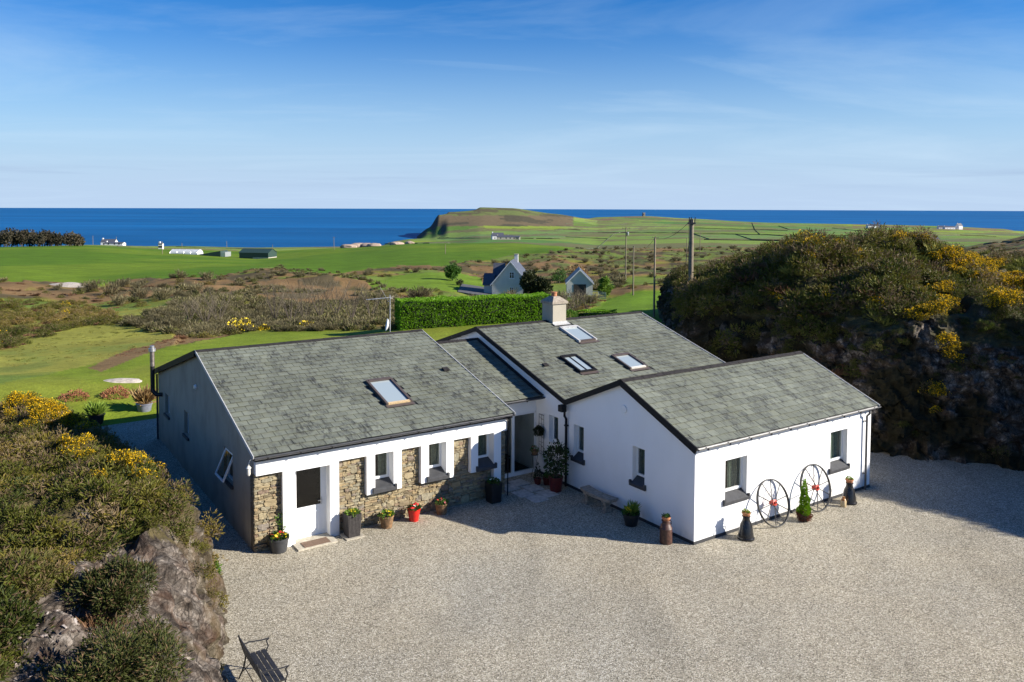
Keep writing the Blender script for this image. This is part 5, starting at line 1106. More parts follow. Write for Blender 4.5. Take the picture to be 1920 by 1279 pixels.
churn(W(6.68, -0.50, 0), HROT+0.9, 'conical glossy black milk churn next to the stoneware jar', 'cone', 'b')
# cart wheels leaning on the wall
def wheel(xc, rad, yb, label):
    t_ = thing('cart_wheel', label, 'wheel', W(xc, yb, 0), HROT); lean = math.asin(min(0.99, (abs(yb)-0.03)/(2*rad)))
    def Q(u, v, w_=0.0): return (u, math.sin(lean)*v - math.cos(lean)*w_, math.cos(lean)*v + math.sin(lean)*w_)     # v up the wheel from the ground
    rim = MB(); n_ = 40; r1, r2, th = rad, rad-0.022, 0.035
    for k in range(n_):
        a0, a1 = 2*math.pi*k/n_, 2*math.pi*(k+1)/n_
        P8 = [Q(r_*math.sin(a), rad+r_*math.cos(a), w_) for w_ in (-th, th) for r_, a in ((r1, a0), (r1, a1), (r2, a1), (r2, a0))]
        rim.add(P8, [(0,1,5,4),(3,7,6,2),(0,3,2,1),(4,5,6,7)])
    rim.build('rim', M_IRON, t_)
    for k in range(10):
        a = 2*math.pi*k/10+0.2; s_ = 1 if k % 2 else -1
        MB().tube([Q(0.05*math.sin(a), rad+0.05*math.cos(a), s_*0.05), Q(r2*math.sin(a), rad+r2*math.cos(a), 0)], 0.014, 6).build('spoke', M_IRON, t_)
    hub = MB(); prof = [(0.03, -0.11), (0.075, -0.10), (0.085, -0.03), (0.085, 0.04), (0.092, 0.05), (0.092, 0.075), (0.045, 0.08), (0.04, 0.12)]
    o_ = len(hub.v); sg = 16
    for r_, w_ in prof:
        for k in range(sg): a = 2*math.pi*k/sg; hub.v.append(Q(r_*math.sin(a), rad+r_*math.cos(a), w_))
    for i in range(len(prof)-1):
        for k in range(sg): hub.f.append((i*sg+k, i*sg+(k+1) % sg, (i+1)*sg+(k+1) % sg, (i+1)*sg+k)); hub.mi.append(0)
    hub.f.append(tuple((len(prof)-1)*sg+k for k in range(sg))); hub.mi.append(0)
    hub.build('hub', M_REDHUB, t_)
    ax_ = MB().tube([Q(0, rad, 0.121), Q(0, rad, 0.128)], 0.028, 10).build('axle_hole', M_BLACK, t_)
wheel(3.14, 0.70, -0.50, 'spoked iron wheel with red hub standing by the lit front window'); wheel(5.27, 0.73, -0.44, 'larger spoked iron wheel with red hub behind the little conifer')
# little conifer
t_ = thing('conifer', 'small bright green conifer with a brown root ball between the two wheels', 'conifer', W(4.16, -0.62, 0)); MB().lathe([(0.13, 0), (0.15, 0.02), (0.18, 0.14), (0.17, 0.17)], 16).build('pot', M_POTDK, t_, 40)
foliage('root_ball', 1500, ball(0.20, 0.14, 0.16, 0.5), 0.055, L_COPPER, t_, 50, 3); foliage('crown', 2300, cone(0.165, 1.10, 0.20, 0.2), 0.065, L_BRIGHT, t_, 51, 2.2, 0.6); MB().tube([(0, 0, 0.1), (0, 0, 0.95)], [0.02, 0.006], 6).build('trunk', M_BARK, t_)
jr_ = MB().lathe([(0.085, 0), (0.09, 0.01), (0.09, 0.20), (0.085, 0.21)], 18); t_ = thing('stoneware_jar', 'small cream and brown stoneware jar beside the black churn', 'jar', W(6.22, -0.60, 0)); jr_.build('body', M_JAR, t_, 40)
MB().lathe([(0.086, 0.208), (0.07, 0.25), (0.03, 0.28), (0.028, 0.30), (0.036, 0.305), (0.034, 0.33), (0.02, 0.33)], 18).build('neck', M_JARB, t_, 40); MB().tube([(0.034, 0, 0.31), (0.06, 0, 0.305), (0.062, 0, 0.26)], 0.008, 6).build('handle', M_JARB, t_)
# iron garden bench, seen from behind its back
t_ = thing('garden_bench', 'black iron and slatted garden bench at the foot of the slate bank', 'bench', W(-12.40, -0.02, 0), HROT)
BL = 0.64                                            # half length along y, seat faces +x
for k in range(4):
    o = MB().box(-0.02+k*0.105, 0.065+k*0.105, -BL, BL, 0.42, 0.442).build('seat_slat', M_IRON, t_)
for k in range(3):
    z = 0.52+k*0.115; MB().hexa([(-0.06-k*0.03,-BL,z),(-0.035-k*0.03,-BL,z),(-0.035-k*0.03,BL,z),(-0.06-k*0.03,BL,z),(-0.085-k*0.03,-BL,z+0.085),(-0.06-k*0.03,-BL,z+0.085),(-0.06-k*0.03,BL,z+0.085),(-0.085-k*0.03,BL,z+0.085)]).build('back_slat', M_IRON, t_)
for s_ in (-1, 1):
    y_ = s_*(BL-0.03); e_ = MB()
    e_.tube([(-0.16, y_, 0.0), (-0.06, y_, 0.22), (-0.02, y_, 0.42), (-0.08, y_, 0.62), (-0.16, y_, 0.90)], 0.018, 6)
    e_.tube([(0.46, y_, 0.0), (0.38, y_, 0.2), (0.40, y_, 0.42), (0.44, y_, 0.50), (0.40, y_, 0.62), (0.46, y_, 0.66)], 0.016, 6)
    e_.tube([(0.46, y_, 0.66), (0.30, y_, 0.66), (0.05, y_, 0.70), (-0.09, y_, 0.68)], 0.016, 6); e_.tube([(-0.02, y_, 0.405), (0.42, y_, 0.405)], 0.014, 6)
    e_.tube([(-0.12, y_, 0.1), (0.1, y_, 0.26), (0.2, y_, 0.28), (0.3, y_, 0.26), (0.43, y_, 0.1)], 0.01, 6)
    e_.build('end_frame', M_IRON, t_, 50)
MB().tube([(-0.05, -BL, 0.2), (-0.05, BL, 0.2)], 0.009, 6).build('stretcher', M_IRON, t_)
# pots and shrubs at the back corner
t_ = thing('flower_pot', 'blue-grey pot of straw-coloured strap leaves beside the grey gable', 'flower pot', at_yard(271, 774)); pot_round(t_, 0.26, 0.34, 0.46, M_POTBL, 0.03)
foliage('strap_leaves', 260, lambda r_, n: (lambda a: (np.stack([0.1*np.cos(a), 0.1*np.sin(a), 0.42+0*a], 1), np.stack([0.6*np.cos(a), 0.6*np.sin(a), 1.1+0*a], 1)))(r_.random(n)*6.28), 0.75, L_STRAP, t_, 61, 13)
t_ = thing('flower_pot', 'black pot of yellow-green spiky leaves at the lawn edge', 'flower pot', at_yard(181, 796)); pot_round(t_, 0.25, 0.33, 0.46, M_POTDK, 0.03)
foliage('strap_leaves', 200, lambda r_, n: (lambda a: (np.stack([0.1*np.cos(a), 0.1*np.sin(a), 0.42+0*a], 1), np.stack([0.7*np.cos(a), 0.7*np.sin(a), 1.0+0*a], 1)))(r_.random(n)*6.28), 0.55, L_LIME, t_, 62, 8)
for k, (px, py, lab) in enumerate(((218, 757, 'low copper-leaved shrub at the lawn edge between the two big pots'), (140, 764, 'low copper-leaved shrub next to the flowering gorse at the lawn edge'))):
    t_ = thing('copper_shrub', lab, 'shrub', at_yard(px, py)); foliage('foliage', 1100, ball(0.62, 0.36, 0.42, 0.4), 0.10, L_COPPER, t_, 63+k, 2); MB().tube([(0, 0, -0.05), (0, 0, 0.35)], 0.03, 6).build('trunk', M_BARK, t_)
# pale rock breaking through the lawn
def boulder(name, loc, sx, sy, sz, seed, mat_, label, cat, rz=0.0, sub=3):
    bm = bmesh.new(); bmesh.ops.create_icosphere(bm, subdivisions=sub, radius=1.0)
    V_ = np.array([v.co for v in bm.verts]); nn_ = fbm(V_[:, 0]*1.6+seed, V_[:, 1]*1.6, V_[:, 2]*1.6, 4, seed); k = 0.72+0.6*nn_
    for v, q in zip(bm.verts, k): v.co = (v.co.x*q*sx, v.co.y*q*sy, v.co.z*q*sz)
    me = bpy.data.meshes.new(name); bm.to_mesh(me); bm.free(); me.materials.append(mat_); me.polygons.foreach_set('use_smooth', [True]*len(me.polygons)); me.set_sharp_from_angle(angle=R(35))
    o = link(name, me); o.location = loc; o.rotation_euler = (0, 0, rz); return tag(o, label, cat)
M_PALE = simple('pale_rock', (0.42, 0.37, 0.31), 0.9, 0.35, 5, 0.6, 12)
p = gnd(221, 717, float(terr0(*gnd(221, 717)[:2]))); boulder('rock', (p[0], p[1], p[2]-0.05), 1.25, 0.6, 0.22, 3, M_PALE, 'flat pale rock breaking through the mown lawn', 'rock', 0.2)
# ------------------------------------------------------------------ scattered cover: gorse, bracken, grass, bare brush (uncountable: one object each)
def scatter(name, pts, rotz, scl, pick, tint, protos, label):
    me = bpy.data.meshes.new(name); pts = np.asarray(pts, np.float32); n_ = len(pts)
    me.vertices.add(n_); me.vertices.foreach_set('co', pts.ravel())
    rot = np.zeros((n_, 3), np.float32); rot[:, 2] = rotz; rot[:, :2] = rng.normal(0, 0.16, (n_, 2))
    for nm, ty, val in (('rot', 'FLOAT_VECTOR', rot), ('scl', 'FLOAT_VECTOR', np.asarray(scl, np.float32)), ('tint', 'FLOAT', np.asarray(tint, np.float32))):
        a_ = me.attributes.new(nm, ty, 'POINT'); a_.data.foreach_set('vector' if ty == 'FLOAT_VECTOR' else 'value', val.ravel())
    a_ = me.attributes.new('pick', 'INT', 'POINT'); a_.data.foreach_set('value', np.asarray(pick, np.int32))
    o = link(name, me); tag(o, label, None, None, 'stuff')
    pc = bpy.data.collections.new(name + '_kinds')
    for k, (v, f, mats, mi) in enumerate(protos):
        pc.objects.link(bpy.data.objects.new('%s_kind_%02d' % (name, k), npmesh(name+'_kind', v, f, mats, False, mi)))
    ng = bpy.data.node_groups.new(name+'_scatter', 'GeometryNodeTree')
    ng.interface.new_socket('Geometry', in_out='INPUT', socket_type='NodeSocketGeometry'); ng.interface.new_socket('Geometry', in_out='OUTPUT', socket_type='NodeSocketGeometry')
    N = ng.nodes; gi = N.new('NodeGroupInput'); go = N.new('NodeGroupOutput'); ip = N.new('GeometryNodeInstanceOnPoints'); ci = N.new('GeometryNodeCollectionInfo')
    ci.inputs['Collection'].default_value = pc; ci.inputs['Separate Children'].default_value = True; ci.inputs['Reset Children'].default_value = True
    def na(nm, ty): q = N.new('GeometryNodeInputNamedAttribute'); q.data_type = ty; q.inputs['Name'].default_value = nm; return q.outputs['Attribute']
    ip.inputs['Pick Instance'].default_value = True
    L = ng.links.new; L(gi.outputs[0], ip.inputs['Points']); L(ci.outputs[0], ip.inputs['Instance']); L(na('pick', 'INT'), ip.inputs['Instance Index']); L(na('rot', 'FLOAT_VECTOR'), ip.inputs['Rotation']); L(na('scl', 'FLOAT_VECTOR'), ip.inputs['Scale'])
    L(ip.outputs[0], go.inputs[0])
    md = o.modifiers.new('scatter', 'NODES'); md.node_group = ng; return o
def merge(parts):                                    # [(v, f, slot)]
    vs_, fs, ms, o_ = [], [], [], 0
    for v, f, k in parts: vs_.append(v); fs.append(f+o_); ms.append(np.full(len(f), k)); o_ += len(v)
    return np.concatenate(vs_), np.concatenate(fs), np.concatenate(ms)
def lobes(rx, rz, nl, seed, fill=0.55):              # foliage gathered in tufts on a dome, so that light and dark clumps show
    r0 = np.random.default_rng(seed); c = r0.normal(0, 1, (nl, 3)); c[:, 2] = np.abs(c[:, 2]); c /= np.linalg.norm(c, axis=1, keepdims=True); c *= np.array([rx, rx, rz])*r0.uniform(0.45, 0.9, (nl, 1)); lr = rx*r0.uniform(0.22, 0.42, nl)
    def fn(r_, n):
        k = r_.integers(0, nl, n); d = r_.normal(0, 1, (n, 3)); d[:, 2] = d[:, 2]*0.8+0.25; d /= np.linalg.norm(d, axis=1, keepdims=True)
        p = c[k] + d*lr[k][:, None]*(fill+(1-fill)*r_.random((n, 1))); p[:, 2] = np.maximum(p[:, 2], -0.15*rz); return p, d
    return fn
def k_gorse(seed, flowers=0, dead=0.12, n=520):
    ps_ = [(*leaves(int(n*(1-dead)), lobes(0.5, 0.48, 13, seed), 0.105, seed, 3.4, 0.25), 0), (*leaves(int(n*dead)+1, lobes(0.5, 0.5, 13, seed), 0.12, seed+1, 5, 0.3), 1)]
    if flowers: ps_.append((*leaves(flowers, lobes(0.52, 0.52, 13, seed, 0.93), 0.07, seed+2, 1.3, 0.5), 2))
    v, f, mi = merge(ps_); return v, f, [L_GORSE, L_DEAD, L_FLOW], mi
def k_tuft(seed, mat_, n=160, ln=0.55, asp=12, spread=0.6, up=0.9):
    v, f = leaves(n, lambda r_, m_: ((lambda a, q: (np.stack([0.35*q*np.cos(a), 0.35*q*np.sin(a), 0*a], 1), np.stack([spread*np.cos(a), spread*np.sin(a), up+0*a], 1)))(r_.random(m_)*6.28, np.sqrt(r_.random(m_)))), ln, seed, asp, 0.2)
    return v, f, [mat_], np.zeros(len(f), int)
def k_bush(seed, mat_, n=420, twig=True, size=0.13):
    ps_ = [(*leaves(n, lobes(0.5, 0.55, 15, seed, 0.35), size, seed, 2.2, 0.2), 0)]
    ps_.append((*leaves(90, lambda r_, m_: ((lambda a: (np.stack([0.08*np.cos(a), 0.08*np.sin(a), 0*a], 1), np.stack([0.8*np.cos(a), 0.8*np.sin(a), 1.0+0*a], 1)))(r_.random(m_)*6.28)), 0.6, seed+5, 16, 0.2), 1))
    v, f, mi = merge(ps_); return v, f, [mat_, L_BARE], mi
def k_bare(seed, n=520):
    ps_ = [(*leaves(n, lambda r_, m_: ((lambda a, q, z: (np.stack([0.42*q*np.cos(a)*(0.3+z), 0.42*q*np.sin(a)*(0.3+z), z*0.55], 1), np.stack([0.5*q*np.cos(a), 0.5*q*np.sin(a), 1.0+0*a], 1)))(r_.random(m_)*6.28, np.sqrt(r_.random(m_)), r_.random(m_))), 0.24, seed, 17, 0.0), 0)]
    v, f, mi = merge(ps_); return v, f, [L_BARE], mi
GK = [k_gorse(100+k) for k in range(4)] + [k_gorse(110+k, 0, 0.55) for k in range(2)] + [k_gorse(120+k, 210) for k in range(3)] + [k_tuft(130+k, L_GRASS, 260, 0.26, 16) for k in range(2)] + [k_tuft(134, L_BRACK, 260, 0.26, 10, 0.9, 0.6)]
def house_pts(fn, x0, x1, y0, y1, n):
    x = rng.uniform(x0, x1, n); y = rng.uniform(y0, y1, n); z, s = fn(x, y); return x, y, z, s
def grad(fn, x, y, e=0.25): return np.hypot(fn(x+e, y)[0]-fn(x-e, y)[0], fn(x, y+e)[0]-fn(x, y-e)[0])/(2*e)
def hit(fn, px, py, t0=10, t1=75, up=0.0):                   # where the line of sight meets a mound
    d = ray(px, py); t_ = np.linspace(t0, t1, 900); wx_, wy_, wz_ = d[0]*t_, d[1]*t_, CH+d[2]*t_
    dx, dy = wx_-C0[0], wy_-C0[1]; lx, ly = dx*UX[0]+dy*UX[1], dx*UY[0]+dy*UY[1]; z, _ = fn(lx, ly); k = np.argmax(z+up > wz_)
    return (lx[k], ly[k], z[k]) if (z+up > wz_).any() else None
def emit(name, fn, sets, label):
    X, Y, Z, S, PK, TN, SZ = [], [], [], [], [], [], []
    for x, y, z, pick, sc_, tint in sets: X.append(x); Y.append(y); Z.append(z); PK.append(pick); TN.append(tint); SZ.append(sc_)
    X, Y, Z, PK, TN, SZ = map(np.concatenate, (X, Y, Z, PK, TN, SZ)); wx_, wy_ = hx(X, Y); n_ = len(X)
    sc3 = np.stack([SZ, SZ, SZ*rng.uniform(0.75, 1.15, n_)], 1)
    return scatter(name, np.stack([wx_, wy_, Z-0.05*SZ], 1), rng.random(n_)*6.28, sc3, PK, TN, GK, label)
# right mound
x, y, z, s = house_pts(right_h, 11.5, 52, -24, 42, 11500); sl_ = grad(right_h, x, y); nn_ = fbm(x/3, y/3, o=3, s=81)
keep = (s > 0.3) & (z > 0.4) & ((sl_ < 1.5) | (rng.random(len(x)) < 0.16)) & (rng.random(len(x)) < np.interp(s, [0, 12, 22, 40], [1, 1, 0.5, 0.25]))
x, y, z, s, sl_, nn_ = [q[keep] for q in (x, y, z, s, sl_, nn_)]; u = rng.random(len(x))
dry = s + (nn_-0.5)*8 > 11
pk = np.where(dry, np.where(u < 0.7, 9 + (u*50).astype(int) % 2, 4), np.where(u < 0.62, (u*61).astype(int) % 4, np.where(u < 0.86, 4+(u*71).astype(int) % 2, np.where(u < 0.93, 9, 11))))
szs = rng.uniform(0.6, 1.3, len(x))*np.where(dry, 0.8, 1.0)*(0.6+1.1*sstep(0.35, 0.65, nn_))
sets = [(x, y, z, pk, szs, np.clip(nn_*1.2-0.34+rng.normal(0, 0.13, len(x)), 0, 1))]
yel = [(1500,447,2),(1520,443,5),(1545,452,4),(1570,447,3),(1507,468,3),(1690,436,3),(1720,441,4),(1750,470,6),(1775,473,9),(1800,478,9),(1825,482,10),(1845,492,9),(1862,488,7),(1790,492,4),(1850,505,6),(1880,513,6),(1900,523,8),(1918,530,8),(1885,538,6),(1905,545,7),(1870,552,5),(1915,512,5),(1770,532,4),(1780,556,4),(1745,577,4),(1720,580,4),(1760,568,2),(1775,648,4),(1790,655,2),(1770,640,2),(1640,560,2),(1510,585,1),(1760,745,3),(1745,755,2),(1600,470,2),(1480,490,2),(1560,540,1),(1440,540,1),(1470,555,1)]
fx_, fy_, fz_ = [], [], []
for px, py, n_ in yel:
    for k in range(int(n_*(1.7 if px > 1740 and py < 560 else 1.0))):
        q = hit(right_h, px+rng.normal(0, 8), py+4+rng.normal(0, 4), up=0.55)
        if q: fx_.append(q[0]); fy_.append(q[1]); fz_.append(q[2])
n_ = len(fx_); sets.append((np.array(fx_), np.array(fy_), np.array(fz_)+0.32, 6+rng.integers(0, 3, n_), rng.uniform(0.4, 0.85, n_), rng.uniform(0.2, 0.6, n_)))
OX, OY, OZ, SL2 = FACE_R; fi = rng.integers(0, OX.shape[0], 5200); fj = rng.integers(4, OX.shape[1]-2, 5200); zx_ = OZ[fi, fj]; nf = fbm(OX[fi, fj]/1.6, OY[fi, fj]/1.6, zx_/1.3, 3, 97)
kp = (zx_ > 0.1) & (SL2[fi, fj] > 0.8) & (rng.random(5200) < np.interp(zx_, [0, 2.5, 4, 5.2], [0.07, 0.10, 0.35, 0.9])*sstep(0.36, 0.6, nf+0.08)*1.6); fi, fj = fi[kp], fj[kp]; n_ = len(fi)
sets.append((OX[fi, fj], OY[fi, fj], OZ[fi, fj], np.where(rng.random(n_) < 0.7, rng.integers(0, 4, n_), rng.choice([4, 5, 11], n_)), rng.uniform(0.3, 0.8, n_), rng.uniform(0.0, 0.45, n_)))
emit('gorse_scrub', right_h, sets, 'dark gorse and heather scrub with yellow flowers covering the big mound')
# left bank
x, y, z, s = house_pts(left_h, -34, -11.6, -20, 28, 9500); sl_ = grad(left_h, x, y); nn_ = fbm(x/2.4, y/2.4, o=3, s=83)
inrock = inpoly(x+(nn_-0.5)*1.2, y+(nn_-0.5)*1.2, ROCKZ)
keep = (s > 0.03) & (z > 0.2) & (~inrock | (rng.random(len(x)) < 0.05)) & ((sl_ < 2.2) | (rng.random(len(x)) < 0.75)) & (np.hypot(x+16.5, y+15) > 4)
x, y, z, s, sl_, nn_ = [q[keep] for q in (x, y, z, s, sl_, nn_)]; u = rng.random(len(x)); back_ = np.clip((y-5)/12, 0, 1)
pk = np.where(u < 0.86-0.50*back_, (u*61).astype(int) % 4, np.where(u < 0.95, 4+(u*71).astype(int) % 2, np.where(u < 0.98, 9, 11)))
tn = np.clip(nn_*1.2-0.22+0.30*back_+rng.normal(0, 0.12, len(x)), 0, 1)
sets = [(x, y, z, pk, (0.42+0.85*rng.random(len(x))**1.6)*np.interp(s, [0, 0.6, 2], [0.7, 0.9, 1.0]), tn)]
fx_, fy_, fz_ = [], [], []
for zx, zy, n_ in ((10,40,6),(35,38,8),(60,45,10),(85,52,9),(95,62,8),(150,90,9),(180,100,8),(200,115,10),(235,120,9),(260,125,8),(310,150,6),(345,165,5),(120,185,2),(270,235,5),(300,275,6),(365,225,4),(365,295,3),(395,335,3),(510,310,6),(540,305,6),(570,325,6),(620,330,4),(650,325,3),(615,385,2),(735,385,1),(690,345,2),(30,120,2),(255,210,2)):
    for k in range(max(1, int(n_*(1.5 if zx < 350 and zy < 170 else 0.6)))):
        q = hit(left_h, zx/2.256+rng.normal(0, 9), 712+zy/2.256+6+rng.normal(0, 7), 8, 60, 0.5)
        if q: fx_.append(q[0]); fy_.append(q[1]); fz_.append(q[2])
n_ = len(fx_); sets.append((np.array(fx_), np.array(fy_), np.array(fz_)+0.34, 6+rng.integers(0, 3, n_), rng.uniform(0.3, 0.62, n_), rng.uniform(0.2, 0.6, n_)))
emit('gorse_bank', left_h, sets, 'gorse thicket flecked with yellow flowers on the near slate bank')
# single gorse bushes rooted in the bare slate
def lone_bush(px, py, rad, label, seed):
    q = hit(left_h, px, py, 6, 60)
    if not q: return
    t_ = thing('gorse_bush', label, 'bush', W(q[0], q[1], q[2]-0.1))
    v, f, mi = merge([(*leaves(9500, lobes(rad, rad*0.72, 30, seed), 0.085, seed, 3.2, 0.25), 0), (*leaves(2000, lobes(rad*1.02, rad*0.75, 30, seed), 0.10, seed+1, 5, 0.3), 1)]); link('foliage', npmesh('foliage', v, f, [L_LONE, L_LONED], False, mi), t_)
    tk = MB()
    for a in range(5): tk.tube([(0, 0, -0.2), (0.3*rad*math.cos(a*1.3), 0.3*rad*math.sin(a*1.3), rad*0.4)], [0.025, 0.01], 5)
    tk.build('stem', M_BARK, t_)
L_LONE = m_leaf('gorse_spines_single', [(0.15, (0.045, 0.06, 0.015)), (0.4, (0.095, 0.10, 0.024)), (0.62, (0.16, 0.135, 0.04))], 0.6, 0.25, 'OBJ'); L_LONED = m_leaf('dead_twigs_single', [(0.2, (0.14, 0.09, 0.045)), (0.8, (0.30, 0.21, 0.11))], 0.6, 0.2, 'OBJ')
lone_bush(222, 1120, 0.80, 'rounded gorse bush alone in the middle of the bare slate', 301); lone_bush(240, 1275, 1.08, 'spreading gorse bush at the foot of the bare slate', 302); lone_bush(40, 1100, 0.7, 'gorse bush at the edge of the slate, below the thicket', 303)
t_ = thing('weed', 'bright green leafy weed at the foot of the slate bank', 'plant', at_yard(404, 1090)); foliage('foliage', 260, ball(0.12, 0.26, 0.3, 0.2), 0.08, L_LIME, t_, 77, 1.6); MB().tube([(0, 0, 0), (0, 0, 0.4)], 0.01, 5).build('stem', M_BARK, t_)
# loose shards on the slate
sv, sf = [], []; x = rng.uniform(-18, -11.9, 22000); y = rng.uniform(-7, 4.8, 22000); z, s = left_h(x, y); ok_ = inpoly(x, y, ROCKZ) & (s > 0.9) & (rng.random(22000) < 0.5*sstep(0.42, 0.6, fbm(x/0.9, y/0.9, o=3, s=99)))
x, y, z = x[ok_], y[ok_], z[ok_]; n_ = len(x); wx_, wy_ = hx(x, y); L3 = 0.012+0.08*rng.random(n_)**4; a = rng.random(n_)*6.28; tl = rng.normal(0, 0.5, n_)
bx_ = np.array([[-1,-.5,0],[1,-.35,0],[.8,.5,0],[-.9,.45,0],[-.8,-.4,.25],[.8,-.3,.3],[.7,.4,.25],[-.7,.35,.22]])
P8 = bx_[None]*L3[:, None, None]*np.stack([np.ones(n_), rng.uniform(.5, 1, n_), rng.uniform(.5, 1.2, n_)], 1)[:, None, :]
ct, st_ = np.cos(tl), np.sin(tl); P8 = np.stack([P8[..., 0]*ct[:, None]-P8[..., 2]*st_[:, None], P8[..., 1], P8[..., 0]*st_[:, None]+P8[..., 2]*ct[:, None]], -1)
ca, sa = np.cos(a), np.sin(a); P8 = np.stack([P8[..., 0]*ca[:, None]-P8[..., 1]*sa[:, None], P8[..., 0]*sa[:, None]+P8[..., 1]*ca[:, None], P8[..., 2]], -1) + np.stack([wx_, wy_, z+0.01], 1)[:, None, :]
fb_ = np.array([(3,2,1,0),(4,5,6,7),(0,1,5,4),(1,2,6,5),(2,3,7,6),(3,0,4,7)]); ff = (fb_[None]+np.arange(n_)[:, None, None]*8).reshape(-1, 4)
t = NT('slate_shards'); pp = t.pos(); rr0 = t.attr('rnd', out='Fac'); cc0 = t.ramp(rr0, [(0, (0.05, 0.035, 0.026)), (0.35, (0.13, 0.095, 0.072)), (0.75, (0.24, 0.195, 0.165)), (1, (0.46, 0.41, 0.37))]); M_SHARD = t.out(cc0, 0.8, t.bump(t.noise(pp, 40, 4), 0.4, 0.01))
me = npmesh('slate_shards', P8.reshape(-1, 3), ff, M_SHARD); a_ = me.attributes.new('rnd', 'FLOAT', 'POINT'); a_.data.foreach_set('value', np.repeat(rng.random(n_), 8).astype(np.float32)); tag(link('slate_shards', me), 'loose grey slate shards strewn over the bank', None, None, 'stuff')

# ------------------------------------------------------------------ the rough ground between lawn and fields
def on_land(px, py, d): p = at_d(px, py, d); return Vector((p[0], p[1], float(terr(np.array([p[0]]), np.array([p[1]]))[0])))
n_ = 26000; az_ = rng.uniform(R(-37), R(37), n_); dd = np.exp(rng.uniform(math.log(58), math.log(440), n_)); x, y = np.sin(az_)*dd, np.cos(az_)*dd; z0 = terr0(x, y); px, py = project(x, y, z0)
cc_, rg_ = cover(x, y, z0); z = terr(x, y); nA = fbm(x/16, y/16, o=4, s=91); nB = fbm(x/7, y/7, o=3, s=93)
brk = inpoly(px, py, BRK) & (dd < 90); free = (rg_ > 0.28)
drive = inpoly(px, py, [(855,562),(870,538),(915,536),(930,562)]) | inpoly(px, py, [(905,500),(1130,500),(1130,562),(905,562)]); free &= ~(drive & (dd > 120) & (dd < 185)); free &= ~((dd < 78) & (px > 720) & (px < 1180))
knoll = inpoly(px, py, [(-200,560),(60,548),(140,560),(200,585),(240,610),(150,618),(90,632),(30,655),(-200,690)])
thick = inpoly(px, py, [(235,612),(300,585),(330,560),(400,545),(450,510),(520,498),(640,510),(745,545),(740,618),(560,622),(430,622),(380,628),(300,622)])
mead = (px < 330) & (dd < 115) & ~knoll & ~thick
behind = inpoly(px, py, [(980,480),(1130,480),(1180,540),(1130,545),(980,520)])
P = np.zeros(n_); P = np.where(free, np.where(dd > 190, 0.5, 0.22)*sstep(0.42, 0.60, nA), 0); P = np.where(free & knoll, 0.95, P); P = np.where(thick, 0.8*sstep(0.38, 0.54, nA+0.04), P); P = np.where(free & mead, 0.45, P); P = np.where(behind, 0.5, P)
P = np.where(free & (dd > 130) & (dd < 210) & (px < 480), 0.18, P)
P = np.where(brk, 1.0, P); sel = rng.random(n_) < P; u = rng.random(n_)
OK_ = [k_gorse(140+k, 0, 0.2) for k in range(3)] + [k_gorse(150, 170)] + [k_bush(160+k, L_OLIVE) for k in range(3)] + [k_bare(170+k) for k in range(4)] + [k_tuft(180+k, L_BRACK, 260, 0.26, 8, 1.0, 0.5) for k in range(2)] + [k_tuft(184, L_GRASS, 260, 0.26, 14, 0.8, 0.7)]
pk = np.where(u < 0.30, (u*97).astype(int) % 3, np.where(u < 0.36, 4+(u*97).astype(int) % 3, np.where(u < 0.52, 7+(u*97).astype(int) % 4, np.where(u < 0.90, 11+(u*97).astype(int) % 2, 13))))
pk = np.where(knoll, np.where(u < 0.62, (u*89).astype(int) % 3, np.where(u < 0.64, 3, np.where(u < 0.86, 11, 13))), pk)
ol = np.clip(np.where(py < 572, 0.75, 0.55) + np.where(px > 610, 0.35, 0) + (nB-0.5)*0.8, 0.1, 0.9)
pk = np.where(thick, np.where(u < ol, 4+(u*89).astype(int) % 3, np.where(u < 0.92, 7+(u*89).astype(int) % 4, np.where(u < 0.96, 0, 11))), pk)
pk = np.where(mead, 13, pk); pk = np.where(brk, 11, pk)
sz = rng.uniform(0.7, 1.6, n_)*np.where(pk <= 3, 1.35, np.where(pk <= 6, 1.9, np.where(pk <= 10, 2.1, 1.1))); sz = np.where(mead, 0.75, sz); sz = np.where((dd > 190), sz*0.72, sz); sz = sz*np.interp(dd, [60, 120, 400], [0.75, 1.0, 1.25]); sz = np.where(thick, sz*np.interp(dd, [70, 95, 200], [0.55, 0.62, 0.5]), sz)
i_ = np.where(sel)[0]
scatter('hill_scrub', np.stack([x, y, z-0.1], 1)[i_], rng.random(len(i_))*6.28, np.stack([sz, sz, sz*rng.uniform(0.6, 1.05, n_)], 1)[i_], pk[i_], np.clip(nB*1.3-0.15+rng.normal(0, 0.12, n_), 0, 1)[i_], OK_, 'bracken, gorse and bare willow scrub on the rough ground behind the lawn')
# gorse in flower at the lawn's far edge
for px_, py_, d_, r_, lab in ((452,607,76,1.3,'flowering yellow gorse bush at the far lawn edge, below the bare thicket'), (487,610,75,0.9,'small flowering gorse bush next to the big one at the lawn edge'), (577,612,75,0.8,'flowering gorse bush on the lawn edge near the wing ridge'), (55,490+0,0,0,None)):
    if not lab: continue
    t_ = thing('gorse_bush', lab, 'bush', on_land(px_, py_, d_)); v, f = leaves(900, lobes(r_, r_*0.7, 16, int(px_)), 0.22, int(px_), 3, 0.3); link('foliage', npmesh('foliage', v, f, L_LONE), t_); v, f = leaves(800, lobes(r_*1.04, r_*0.75, 16, int(px_), 0.9), 0.15, 5+int(px_), 1.3, 0.5); tag(link('blossom', npmesh('blossom', v, f, P_YEL), t_), kind='stuff'); MB().tube([(0, 0, -0.2), (0, 0, r_*0.5)], 0.04, 5).build('stem', M_BARK, t_)
